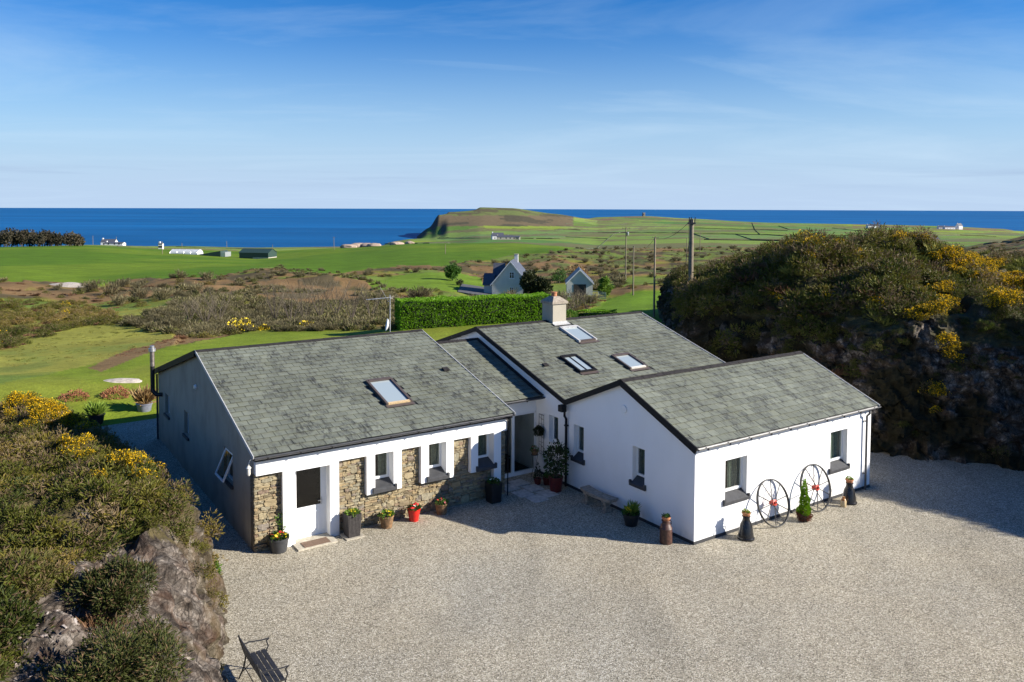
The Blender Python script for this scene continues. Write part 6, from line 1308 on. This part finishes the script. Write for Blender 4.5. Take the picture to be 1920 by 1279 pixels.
# bare willows that can be told apart in the thicket
def bare_tree(loc, h_, seed, label):
    r_ = random.Random(seed); t_ = thing('bare_willow', label, 'tree', loc, r_.random()*6, 'bare willows in the thicket'); tk, tw = MB(), MB()
    for k in range(8):
        a = k*0.8+r_.random(); sp_r = r_.uniform(0.25, 0.6)*h_; p0 = Vector((0, 0, -0.1)); p1 = Vector((sp_r*0.35*math.cos(a), sp_r*0.35*math.sin(a), h_*0.35)); p2 = Vector((sp_r*math.cos(a), sp_r*math.sin(a), h_*r_.uniform(0.75, 1.0)))
        tk.tube([p0, p1, p2], [0.04, 0.028, 0.012], 5)
        for j in range(14):
            q = p1.lerp(p2, r_.uniform(0.05, 1)); b = r_.random()*6.28; l = h_*r_.uniform(0.15, 0.33); tw.tube([q, q+Vector((l*0.55*math.cos(b), l*0.55*math.sin(b), l*0.8))], [0.012, 0.004], 3)
    tk.build('trunk', M_BARK, t_); tw.build('crown', M_TWIG, t_); return t_
M_TWIG = simple('twig', (0.14, 0.115, 0.075), 0.9, 0.3, 2)
for k, (px_, py_, d_, h_) in enumerate(((385,605,82,3.2),(410,600,86,3.6),(515,596,92,4.2),(545,604,85,4.0),(570,600,88,4.3),(600,598,90,4.4),(630,596,92,4.2),(660,604,84,3.6),(695,606,82,3.4),(355,602,86,2.6))):
    bare_tree(on_land(px_, py_, d_), h_, k, 'leafless grey-brown willow standing in the thicket beyond the lawn')

# ------------------------------------------------------------------ hedges and garden trees behind the house
def hedge(name, a, b, th, h_, label, n, mat_, size, seed, rnd_top=0.25):
    a, b = Vector(a), Vector(b); d = b-a; ln = d.length; t_ = thing(name, label, 'hedge', a, math.atan2(d.y, d.x)); dz = d.z
    def fn(r_, m_):
        f_ = r_.random(m_); u = r_.random(m_)*ln; w_ = r_.random(m_); pr = (2*h_+th); x_ = u.copy(); y_ = np.zeros(m_); z_ = np.zeros(m_); nrm = np.zeros((m_, 3))
        top = f_ < th*1.4/pr; fr = ~top & (f_ < 0.62+th/pr*0.3); bk = ~top & ~fr
        y_ = np.where(top, (w_-0.5)*th, np.where(fr, -th/2, th/2)); z_ = np.where(top, h_, w_*h_); nrm[:, 2] = top; nrm[:, 1] = np.where(fr, -1, np.where(bk, 1, 0))
        ends = r_.random(m_) < 0.08; x_ = np.where(ends, np.where(r_.random(m_) < 0.5, 0, ln), x_); y_ = np.where(ends, (w_-0.5)*th, y_); z_ = np.where(ends, r_.random(m_)*h_, z_)
        bump_ = (fbm(x_*1.1, z_*1.1, y_, 3, seed)-0.5)*0.35; p_ = np.stack([x_, y_, z_+dz*x_/ln], 1) + nrm*bump_[:, None]; return p_, nrm+1e-3
    v, f = leaves(n, fn, size, seed, 1.7, 0.25); link('foliage', npmesh('foliage', v, f, mat_), t_)
    c = MB(); i_ = 0.16; c.hexa([(i_,-th/2+i_,-0.3),(ln-i_,-th/2+i_,dz-0.3),(ln-i_,th/2-i_,dz-0.3),(i_,th/2-i_,-0.3),(i_,-th/2+i_,h_-i_),(ln-i_,-th/2+i_,h_-i_+dz),(ln-i_,th/2-i_,h_-i_+dz),(i_,th/2-i_,h_-i_)]); c.build('inner_core', M_CORE, t_); return t_  # solid dark box added inside, so nothing shows through the leaves
M_CORE = simple('hedge_core', (0.012, 0.022, 0.006), 0.95, 0.4, 4)
hedge('hedge', on_land(746, 611, 65), on_land(1024, 605, 69.0), 1.9, 2.25, 'long clipped laurel hedge behind the house', 21000, L_HEDGE, 0.17, 5)
hedge('hedge', on_land(1086, 592, 72), on_land(1148, 592, 70), 1.3, 0.85, 'short low clipped hedge behind the roof ridge', 3600, L_HEDGE, 0.14, 6)
t_ = thing('shrub', 'yellow-green shrub next to the low clipped hedge', 'shrub', on_land(1068, 594, 70)); foliage('foliage', 900, ball(0.65, 0.5, 0.45, 0.4), 0.16, L_LIME, t_, 88, 1.8); MB().tube([(0, 0, -0.2), (0, 0, 0.5)], 0.04, 5).build('stem', M_BARK, t_)
def tree(name, loc, rx, h_, mat_, label, n, seed, size, trunk=0.25, kind='ball', group=None, cat='tree'):
    t_ = thing(name, label, cat, loc, 0, group); z0_ = h_*trunk
    if kind == 'ball':
        r0 = np.random.default_rng(seed); nl = 22; c = r0.normal(0, 1, (nl, 3)); c /= np.linalg.norm(c, axis=1, keepdims=True); c *= r0.uniform(0.35, 0.85, (nl, 1))*np.array([rx, rx, (h_-z0_)/2]); c[:, 2] += (h_+z0_)/2; lr = rx*r0.uniform(0.25, 0.45, nl)
        def fn(r_, m_):
            k = r_.integers(0, nl, m_); d = r_.normal(0, 1, (m_, 3)); d /= np.linalg.norm(d, axis=1, keepdims=True); return c[k]+d*lr[k][:, None]*(0.5+0.5*r_.random((m_, 1))), d
    else: fn = cone(rx, h_-z0_, z0_, 0.2)
    foliage('crown', n, fn, size, mat_, t_, seed, 1.8)
    tk = MB(); tk.tube([(0, 0, -0.4), (0.05*rx, 0, h_*0.3), (0, 0.04*rx, h_*0.85)], [0.06*h_**0.7, 0.045*h_**0.7, 0.015*h_**0.7], 7)
    for k in range(5): a = k*1.25+seed; q = h_*(0.35+0.09*k); tk.tube([(0, 0, q), (rx*0.55*math.cos(a), rx*0.55*math.sin(a), q+h_*0.14)], [0.02*h_**0.7, 0.008*h_**0.7], 5)
    tk.build('trunk', M_BARK, t_); return t_
tree('evergreen', on_land(1012, 556, 148), 3.3, 4.9, L_DARK, 'dark spreading evergreen in front of the grey gabled house', 6000, 7, 0.5, 0.03)
tree('evergreen', on_land(848, 535, 182), 1.7, 3.9, L_GREEN, 'rounded dark green tree at the grey house driveway', 3000, 8, 0.4, 0.02)
tree('shrub', on_land(1134, 550, 147), 1.45, 3.5, L_LIME, 'bright yellow-green conifer beside the small gabled garage', 3200, 9, 0.36, 0.02)
tree('shrub', on_land(862, 546, 172), 1.1, 1.5, L_DARK, 'low dark bush at the edge of the driveway', 500, 10, 0.26, 0.02, cat='shrub')
tree('shrub', on_land(1048, 530, 185), 2.2, 3.4, L_GREEN, 'green bush between the grey house and the garage', 900, 12, 0.36, 0.04, cat='shrub')
tree('shrub', on_land(1080, 515, 200), 3.0, 3.0, L_STRAP, 'pale brown leafless bush behind the garage', 900, 13, 0.5, 0.04, cat='shrub')
for k, (px_, py_, d_, h_) in enumerate(((1082,575,105,3.0),(1064,578,100,2.6),(1100,572,108,2.4))): bare_tree(on_land(px_, py_, d_), h_, 40+k, 'leafless shrub in front of the small gabled garage')
for o in [o for o in bpy.data.objects if o.get('label') == 'leafless shrub in front of the small gabled garage']: o['group'] = 'leafless shrubs by the garage'
# the wood by the sea
for k in range(26):
    px_ = 4 + k*6.0 + random.uniform(-3, 3); d_ = random.uniform(585, 640); lc = on_land(px_, 462, d_); hh_ = random.uniform(8.5, 12.5)*np.interp(px_, [0, 60, 160], [1.05, 1.0, 0.72])
    tree('pine_tree', lc, hh_*random.uniform(0.28, 0.42), hh_, L_PINEF, 'dark wind-bent pine in the small wood above the sea', 420, 200+k, 1.5, 0.04, group='pines of the seaside wood')
# ------------------------------------------------------------------ neighbouring buildings
def gable_block(t_, x0, x1, y0, y1, ev, rg, wm, rm_, ov=0.25, wall='wall', roofn='roof', trim=None, axis='y'):
    sw_ = (lambda p: p) if axis == 'y' else (lambda p: (p[1], p[0], p[2]))
    xm = (x0+x1)/2; b = MB(); prof = [(x0, -0.6), (x1, -0.6), (x1, ev), (xm, rg), (x0, ev)]; n_ = 5
    b.add([sw_((a, y0, c)) for a, c in prof]+[sw_((a, y1, c)) for a, c in prof], [tuple(range(5)), tuple(range(9, 4, -1))]+[(i, n_+i, n_+(i+1) % 5, (i+1) % 5) for i in range(5)])
    w_ = b.build(wall, wm, t_); r_ = MB(); k = (rg-ev)/(xm-x0); th = 0.14
    for s_, xe in ((-1, x0-ov), (1, x1+ov)):
        ze = ev-ov*k; r_.hexa([sw_(p) for p in [(xe,y0-ov,ze+.02),(xm,y0-ov,rg+.02),(xm,y1+ov,rg+.02),(xe,y1+ov,ze+.02),(xe,y0-ov,ze+th),(xm,y0-ov,rg+th),(xm,y1+ov,rg+th),(xe,y1+ov,ze+th)]])
    ro = r_.build(roofn, rm_, t_)
    if trim:
        q = MB()
        for xe in (x0-ov, x1+ov): ze = ev-ov*k; q.hexa([sw_(p) for p in [(xe,y0-ov-.06,ze-.12),(xm,y0-ov-.06,rg-.12),(xm,y0-ov-.004,rg-.12),(xe,y0-ov-.004,ze-.12),(xe,y0-ov-.06,ze+.12),(xm,y0-ov-.06,rg+.12),(xm,y0-ov-.004,rg+.12),(xe,y0-ov-.004,ze+.12)]])
        q.build('barge_board', trim, ro)
    return w_, ro
def far_window(t_, xc, zc, w_, h_, y=0.0):
    f = MB(); fw = 0.09
    for q in ((xc-w_/2, xc-w_/2+fw, zc-h_/2, zc+h_/2), (xc+w_/2-fw, xc+w_/2, zc-h_/2, zc+h_/2), (xc-w_/2+fw, xc+w_/2-fw, zc-h_/2, zc-h_/2+fw), (xc-w_/2+fw, xc+w_/2-fw, zc+h_/2-fw, zc+h_/2), (xc-fw/2, xc+fw/2, zc-h_/2+fw, zc+h_/2-fw), (xc-w_/2+fw, xc-fw/2, zc+.05, zc+.05+fw*.7), (xc+fw/2, xc+w_/2-fw, zc+.05, zc+.05+fw*.7)): f.box(q[0], q[1], y-0.05, y-0.003, q[2], q[3])
    f.box(xc-w_/2-.08, xc+w_/2+.08, y-0.12, y-0.003, zc-h_/2-.12, zc-h_/2-.003); o = f.build('window', M_PVC, t_); MB().box(xc-w_/2+.05, xc+w_/2-.05, y-0.02, y-0.004, zc-h_/2+.05, zc+h_/2-.05).build('pane', M_FARGL, o)
t = NT('far_pane'); M_FARGL = t.out((0.02, 0.022, 0.025), 0.1)
nl = on_land(957, 556, 155)
nh = thing('grey_house', 'grey rendered gabled house with slate roof behind the laurel hedge', 'house', nl + Vector((0, 0, 0.1)), R(-6))
gable_block(nh, -3.6, 3.6, 0, 9.5, 2.7, 7.0, M_NWALL, M_NROOF, 0.3, trim=M_PVC)
far_window(nh, 0.25, 4.35, 0.95, 1.25); far_window(nh, 0.2, 1.5, 0.75, 1.1)
gable_block(nh, 1.6, 5.6, -5.4, -3.65, 2.4, 4.3, M_NWALL, M_NROOF, 0.25, 'side_wing', 'side_roof', axis='x')
gable_block(nh, 5.6, 8.6, -4.0, -2.0, 3.9, 6.1, M_NWALL, M_NROOF, 0.2, 'dormer', 'dormer_roof', axis='x')
cm = MB().box(0.0, 0.7, 7.6, 8.3, 6.0, 7.9).build('chimney', M_WWALL, nh); MB().box(-0.07, 0.77, 7.53, 8.37, 7.9, 8.02).build('chimney_cap', M_CONC, cm)
for yy in (4.2, 6.4): sk = MB().hexa([(1.3,yy,5.2),(2.0,yy,4.38),(2.0,yy+.7,4.38),(1.3,yy+.7,5.2),(1.34,yy,5.26),(2.04,yy,4.44),(2.04,yy+.7,4.44),(1.34,yy+.7,5.26)]); sk.build('rooflight', M_FARGL, nh)
gr = thing('garage', 'small grey gabled garage with a dark doorway beside the yellow-green conifer', 'garage', on_land(1087, 553, 150), R(-3))
gable_block(gr, -2.4, 2.4, 0, 6.5, 2.5, 4.9, M_NWALL, M_NROOF, 0.25, trim=M_PVC); MB().box(-1.15, 1.15, -0.04, -0.003, 0.0, 2.2).build('door', M_ROOMD, gr)  # flat dark panel stands in for the unlit inside of the doorway
gt = thing('field_gate', 'pale barred field gate beside the garage', 'gate', on_land(1122, 553, 143), R(-35))
for k in range(5): MB().box(-1.5, 1.5, -0.03, 0.03, 0.18+k*0.25, 0.26+k*0.25).build('bar', M_ALU, gt)
for xx in (-1.5, 0, 1.44): MB().box(xx, xx+0.06, -0.035, 0.035, 0.1, 1.3).build('upright', M_ALU, gt)
dv = [on_land(*q) for q in ((858,560,152),(866,541,176),(930,541,170),(934,562,150))]; mb = MB()
mb.add([p+Vector((0, 0, 0.16)) for p in dv]+[p-Vector((0, 0, 1)) for p in dv], [(0,1,2,3),(4,5,1,0),(5,6,2,1),(6,7,3,2),(7,4,0,3)]); tag(mb.build('driveway', M_TARMAC), 'dark driveway beside the grey house', None, None, 'structure')
# farm on the left field
p = on_land(484, 486, 455); sh = thing('farm_shed', 'long dark green farm shed with pale concrete base', 'shed', p, R(-12)); gable_block(sh, -4.6, 4.6, -8.5, 8.5, 3.4, 5.4, M_GSHED, M_GSHED, 0.3, axis='x'); MB().box(-0.5, 8.55, -4.66, -4.605, 0, 1.0).build('plinth', M_CONC, sh); MB().box(8.505, 8.56, -4.6, 4.6, 0, 1.0).build('end_plinth', M_CONC, sh)
p = on_land(404, 480, 470); sh = thing('farm_shed', 'low dark lean-to farm shed between the white tunnel and the green shed', 'shed', p, R(-8)); b = MB(); b.hexa([(-7,-4,-.5),(5,-4,-.5),(5,4,-.5),(-7,4,-.5),(-7,-4,1.2),(5,-4,3.2),(5,4,3.4),(-7,4,1.4)]); b.build('wall', M_GSHED, sh); MB().box(5.02, 7.5, -3.5, 3, 0, 2.5).build('tank', M_ALU, sh)
p = on_land(350, 476, 490); sh = thing('polytunnel', 'low white arched tunnel on the green field', 'tunnel', p, R(-6)); b = MB(); arc_ = [(3.6*math.cos(k*math.pi/12), 2.7*math.sin(k*math.pi/12)) for k in range(13)]; b.prism_x([(a, c) for a, c in arc_], -8, 8); b.build('skin', M_TUNNEL, sh); 
for k in range(5): MB().tube([(-8+k*4, a*1.01, c*1.01) for a, c in arc_], 0.06, 5).build('hoop', M_ALU, sh)
def cottage(px, py, d, w_, l_, ev, rg, rz, label, wm=M_WWALL):
    t_ = thing('cottage', label, 'house', on_land(px, py, d), rz); gable_block(t_, -w_/2, w_/2, -l_/2, l_/2, ev, rg, wm, M_NROOF, 0.2, axis='x'); MB().box(-l_/2+.2, -l_/2+1.2, -.5, .5, rg-.8, rg+1.1).build('chimney', wm, t_)
    for u in (-0.28, 0.05, 0.3): MB().box(u*l_-.6, u*l_+.6, -w_/2-.04, -w_/2-.003, 1.0, 2.3).build('window', M_FARGL, t_)
    return t_
cottage(205, 455, 800, 7, 12, 3.2, 5.6, R(5), 'white cottage by the shore beside the seaside pine wood'); cottage(216, 458, 790, 6, 16, 2.0, 3.0, R(0), 'low white outbuilding below the shore cottage')
cottage(933, 449, 900, 8, 13, 4, 7.5, R(10), 'white farmhouse under the headland'); cottage(947, 451, 890, 7, 18, 2.8, 4.6, R(5), 'long grey farm building beside the white farmhouse', M_CONC); cottage(963, 451, 895, 7, 14, 2.6, 4.2, R(-5), 'low pale barn at the end of the farm row', M_CONC)
cottage(1635, 431, 2050, 10, 26, 5, 9, R(10), 'far white cottage on the brown shore heath'); cottage(1646, 431, 2060, 9, 16, 4, 7, R(-10), 'second far white cottage on the brown shore heath')
cottage(1767, 430, 2150, 9, 22, 4, 7.5, R(0), 'low far white cottage near the tall white shore house'); cottage(1779, 431, 2140, 9, 26, 4, 7, R(8), 'long far white cottage beside the tall white shore house'); cottage(1798, 430, 2160, 10, 12, 8, 14, R(20), 'tall far white house on the shore'); cottage(1748, 458, 900, 7, 12, 3.2, 5.6, R(15), 'white cottage in the valley behind the mound'); cottage(302, 469, 640, 2.4, 3, 3.6, 4.4, R(0), 'small white hut near the thin field poles')
tw = thing('ruined_tower', 'ruined square signal tower on the far hilltop', 'tower', on_land(1207, 405, 2990), 0.3); b = MB(); b.hexa([(-4.5,-4.5,-2),(4.5,-4.5,-2),(4.5,4.5,-2),(-4.5,4.5,-2),(-4,-4,12),(4,-4,13.5),(4,4,11),(-4,4,14)]); b.build('wall', M_RUIN, tw); MB().box(-4.6, -1.5, -4.7, -4.5, 4, 8).build('opening', M_ROOMD, tw)
for k, (px_, d_, s_) in enumerate(((655, 640, 5.5), (672, 650, 7), (690, 645, 6), (700, 640, 5), (744, 600, 4.5), (768, 560, 3.2))):
    q = on_land(px_, 464, d_); tag(boulder('spoil_heap', (q.x, q.y, q.z+0.6), s_*1.25, s_, s_*0.42, 20+k, M_SPOIL, 'heap of pale brown quarry spoil on the skyline of the green field', 'heap', k), group='spoil heaps on the field edge')
b = boulder('limestone_outcrop', on_land(128, 535, 184) + Vector((0, 0, 0.0)), 4.6, 1.6, 0.8, 9, M_PALE, 'pale rock outcrop between the green field and the bracken', 'rock', 0.1)
# ------------------------------------------------------------------ poles and wires
tops = {}
def pole(key, px, top_py, d, label, r_=0.12, cross=0.0, base_z=None, can=False):
    pt = at_d(px, top_py, d); bz = float(terr(np.array([pt[0]]), np.array([pt[1]]))[0]) if base_z is None else base_z
    t_ = thing('utility_pole', label, 'pole', (pt[0], pt[1], bz-0.2)); h_ = pt[2]-bz+0.2
    MB().tube([(0, 0, 0), (0, 0, h_)], [r_*1.15, r_*0.85], 10).build('pole', M_POLE, t_, 60)
    if cross: b_ = MB().box(-cross, cross, -0.07, 0.07, h_-0.45, h_-0.31); b_.build('crossarm', M_POLE, t_); [MB().lathe([(0.03, 0), (0.06, 0.06), (0.03, 0.12), (0.05, 0.17), (0.02, 0.2)], 8, u*cross*0.92, 0, h_-0.31).build('insulator', M_SILL, t_) for u in (-1, 0.02, 1)]
    if can: MB().lathe([(0.22, 0), (0.25, 0.05), (0.25, 0.75), (0.2, 0.8)], 12, 0.38, -0.1, h_-1.9).build('transformer', M_ALU, t_, 40)
    tops[key] = Vector((pt[0], pt[1], pt[2])); return t_
pole('a', 1297, 411, 50, 'thick timber pole rising behind the gorse mound', 0.15, 0, 0.5)
st_ = bpy.data.objects['utility_pole']; b = MB()
for k, u in enumerate((-0.2, -0.08, 0.15)): b.tube([(u, -0.15, 8.36), (u+0.03, -0.15, 8.72)], 0.03, 6)
b.box(-0.28, 0.2, -0.19, -0.10, 8.30, 8.40); b.build('bracket', M_IRON, st_)
pole('b', 1228, 446, 74, 'slim bare pole on the green slope beside the mound', 0.085); pole('c', 1188, 461, 142, 'slim pole in the rough pasture behind the garage', 0.12); pole('d', 1174, 426, 186, 'pole with crossarm and transformer on the bracken hill', 0.13, 0.9, None, True); pole('e', 1229, 443, 205, 'pole with a crossarm on the hill behind the slim bare pole', 0.13, 0.8); pole('f', 1313, 436, 340, 'thin distant pole just beside the thick timber pole', 0.13, 0.6); pole('g', 1288, 446, 260, 'thin distant pole nearly hidden by the thick timber pole', 0.12)
pole('h', 304, 453, 470, 'thin pole on the green field beside the white tunnel', 0.16); pole('i', 341, 456, 560, 'thin pole behind the white tunnel', 0.15); pole('j', 626, 444, 520, 'lone pole on the skyline of the green field', 0.16, 0.8); pole('k', 511, 459, 470, 'thin pole behind the green shed', 0.14); pole('l', 174, 442, 800, 'thin pole by the shore wood', 0.18); pole('m', 218, 444, 800, 'thin pole by the shore cottage', 0.18); pole('n', 425, 452, 800, 'thin pole on the shore field', 0.18); pole('o', 835, 458, 330, 'short slim pole on the pasture under the headland', 0.12, 0, None)
def wire(a, b_, sag, label):
    A_, B_ = tops[a] if isinstance(a, str) else Vector(a), tops[b_] if isinstance(b_, str) else Vector(b_); pts = []
    for k in range(15): u = k/14; q = A_.lerp(B_, u); q.z -= sag*4*u*(1-u); pts.append(q)
    tag(MB().tube(pts, 0.014, 5).build('power_cable', M_WIRE), label, 'cable')
wire('a', 'b', 0.5, 'cable sagging from the thick timber pole to the slim bare pole'); wire('b', 'c', 1.0, 'cable from the slim bare pole to the pasture pole')
q = tops['a']; stay = on_land(1268, 478, 62); wire(q-Vector((0, 0, 0.5)), stay, 0.0, 'slanting stay wire of the thick timber pole'); wire(q-Vector((0.18, 0.1, 0.2)), (q.x-0.2, q.y-0.1, 0.6), 0.0, 'dark cable running down beside the thick timber pole')
# ------------------------------------------------------------------ field hedges of the far farmland
M_HROW = simple('far_hedge', (0.055, 0.068, 0.034), 0.95, 0.4, 0.06)
rows_ = [[(1080,470),(1120,466),(1150,440),(1172,434)],[(1000,440),(1060,437),(1130,436),(1200,437),(1290,437)],[(1260,437),(1340,439),(1440,441),(1520,446)],[(1130,436),(1200,428),(1260,424)],[(1320,450),(1400,451),(1480,453)],[(1295,437),(1330,449)],[(1380,440),(1410,450),(1480,452)],[(1040,432),(1100,427),(1180,420)],[(1410,418),(1416,432),(1425,440)],[(1460,424),(1480,431),(1560,433)],[(1300,428),(1380,430),(1480,433)],[(960,429),(1040,430),(1090,432)],[(820,447),(880,447),(960,447),(1080,449)],[(1000,448),(1060,445),(1140,448)],[(160,455),(260,457),(400,459),(520,463)],[(220,462),(330,463),(480,468)],[(1500,440),(1600,443)],[(1560,428),(1640,436),(1760,438)],[(1720,446),(1800,441),(1870,444)],[(1845,459),(1880,455),(1930,452)],[(700,458),(760,457),(850,456)],[(640,462),(700,461)],[(1060,420),(1120,416),(1200,414)]]
def land_at(px, py):                                  # first ground met along the line of sight, beyond the near hills
    d = np.exp(np.linspace(math.log(420), math.log(3300), 1200)); r_ = ray(px, py); k = d/math.hypot(r_[0], r_[1]); x_, y_, z_ = r_[0]*k, r_[1]*k, CH+r_[2]*k; t_ = terr0(x_, y_); h_ = t_ >= z_
    i_ = int(np.argmax(h_)) if h_.any() else int(np.argmin(np.abs(t_-z_))); return np.array([x_[i_], y_[i_], t_[i_]])
for row in rows_:
    pts = []
    for (a0, b0), (a1, b1) in zip(row[:-1], row[1:]):
        for k in range(8): u = k/8; pts.append(land_at(a0+(a1-a0)*u, b0+(b1-b0)*u))
    pts.append(land_at(*row[-1])); pts = np.array(pts); d_ = np.hypot(pts[:, 0], pts[:, 1]); m_ = len(pts)
    # a ragged bank along the line, wider where bushes stand
    pp_ = []; 
    for i in range(m_-1):
        for k in range(4): pp_.append(pts[i]+(pts[i+1]-pts[i])*k/4)
    pp_ = np.array(pp_); pp_[:, 2] = terr0(pp_[:, 0], pp_[:, 1]); tg = np.gradient(pp_, axis=0)[:, :2]; tg /= np.maximum(np.linalg.norm(tg, axis=1, keepdims=True), 1e-6); nr = np.stack([-tg[:, 1], tg[:, 0]], 1)
    hgt = 0.35+1.3*fbm(pp_[:, 0]/25, pp_[:, 1]/25, o=3, s=int(row[0][0]))**1.5*np.clip(np.hypot(pp_[:, 0], pp_[:, 1])/1200, 0.6, 1.5); wd = 0.7+0.5*rng.random(len(pp_))
    L_, R_, T_ = pp_.copy(), pp_.copy(), pp_.copy(); L_[:, :2] += nr*wd[:, None]; R_[:, :2] -= nr*wd[:, None]; L_[:, 2] -= 1; R_[:, 2] -= 1; T_[:, 2] += hgt
    v = np.stack([L_, T_, R_], 1).reshape(-1, 3); i = np.arange(len(pp_)-1)*3; f = np.concatenate([np.stack([i, i+1, i+4, i+3], 1), np.stack([i+1, i+2, i+5, i+4], 1)])
    tag(link('field_hedge', npmesh('field_hedge', v, f, M_HROW)), 'dark hedge bank dividing the far green fields', 'hedge', 'hedge banks of the far fields')
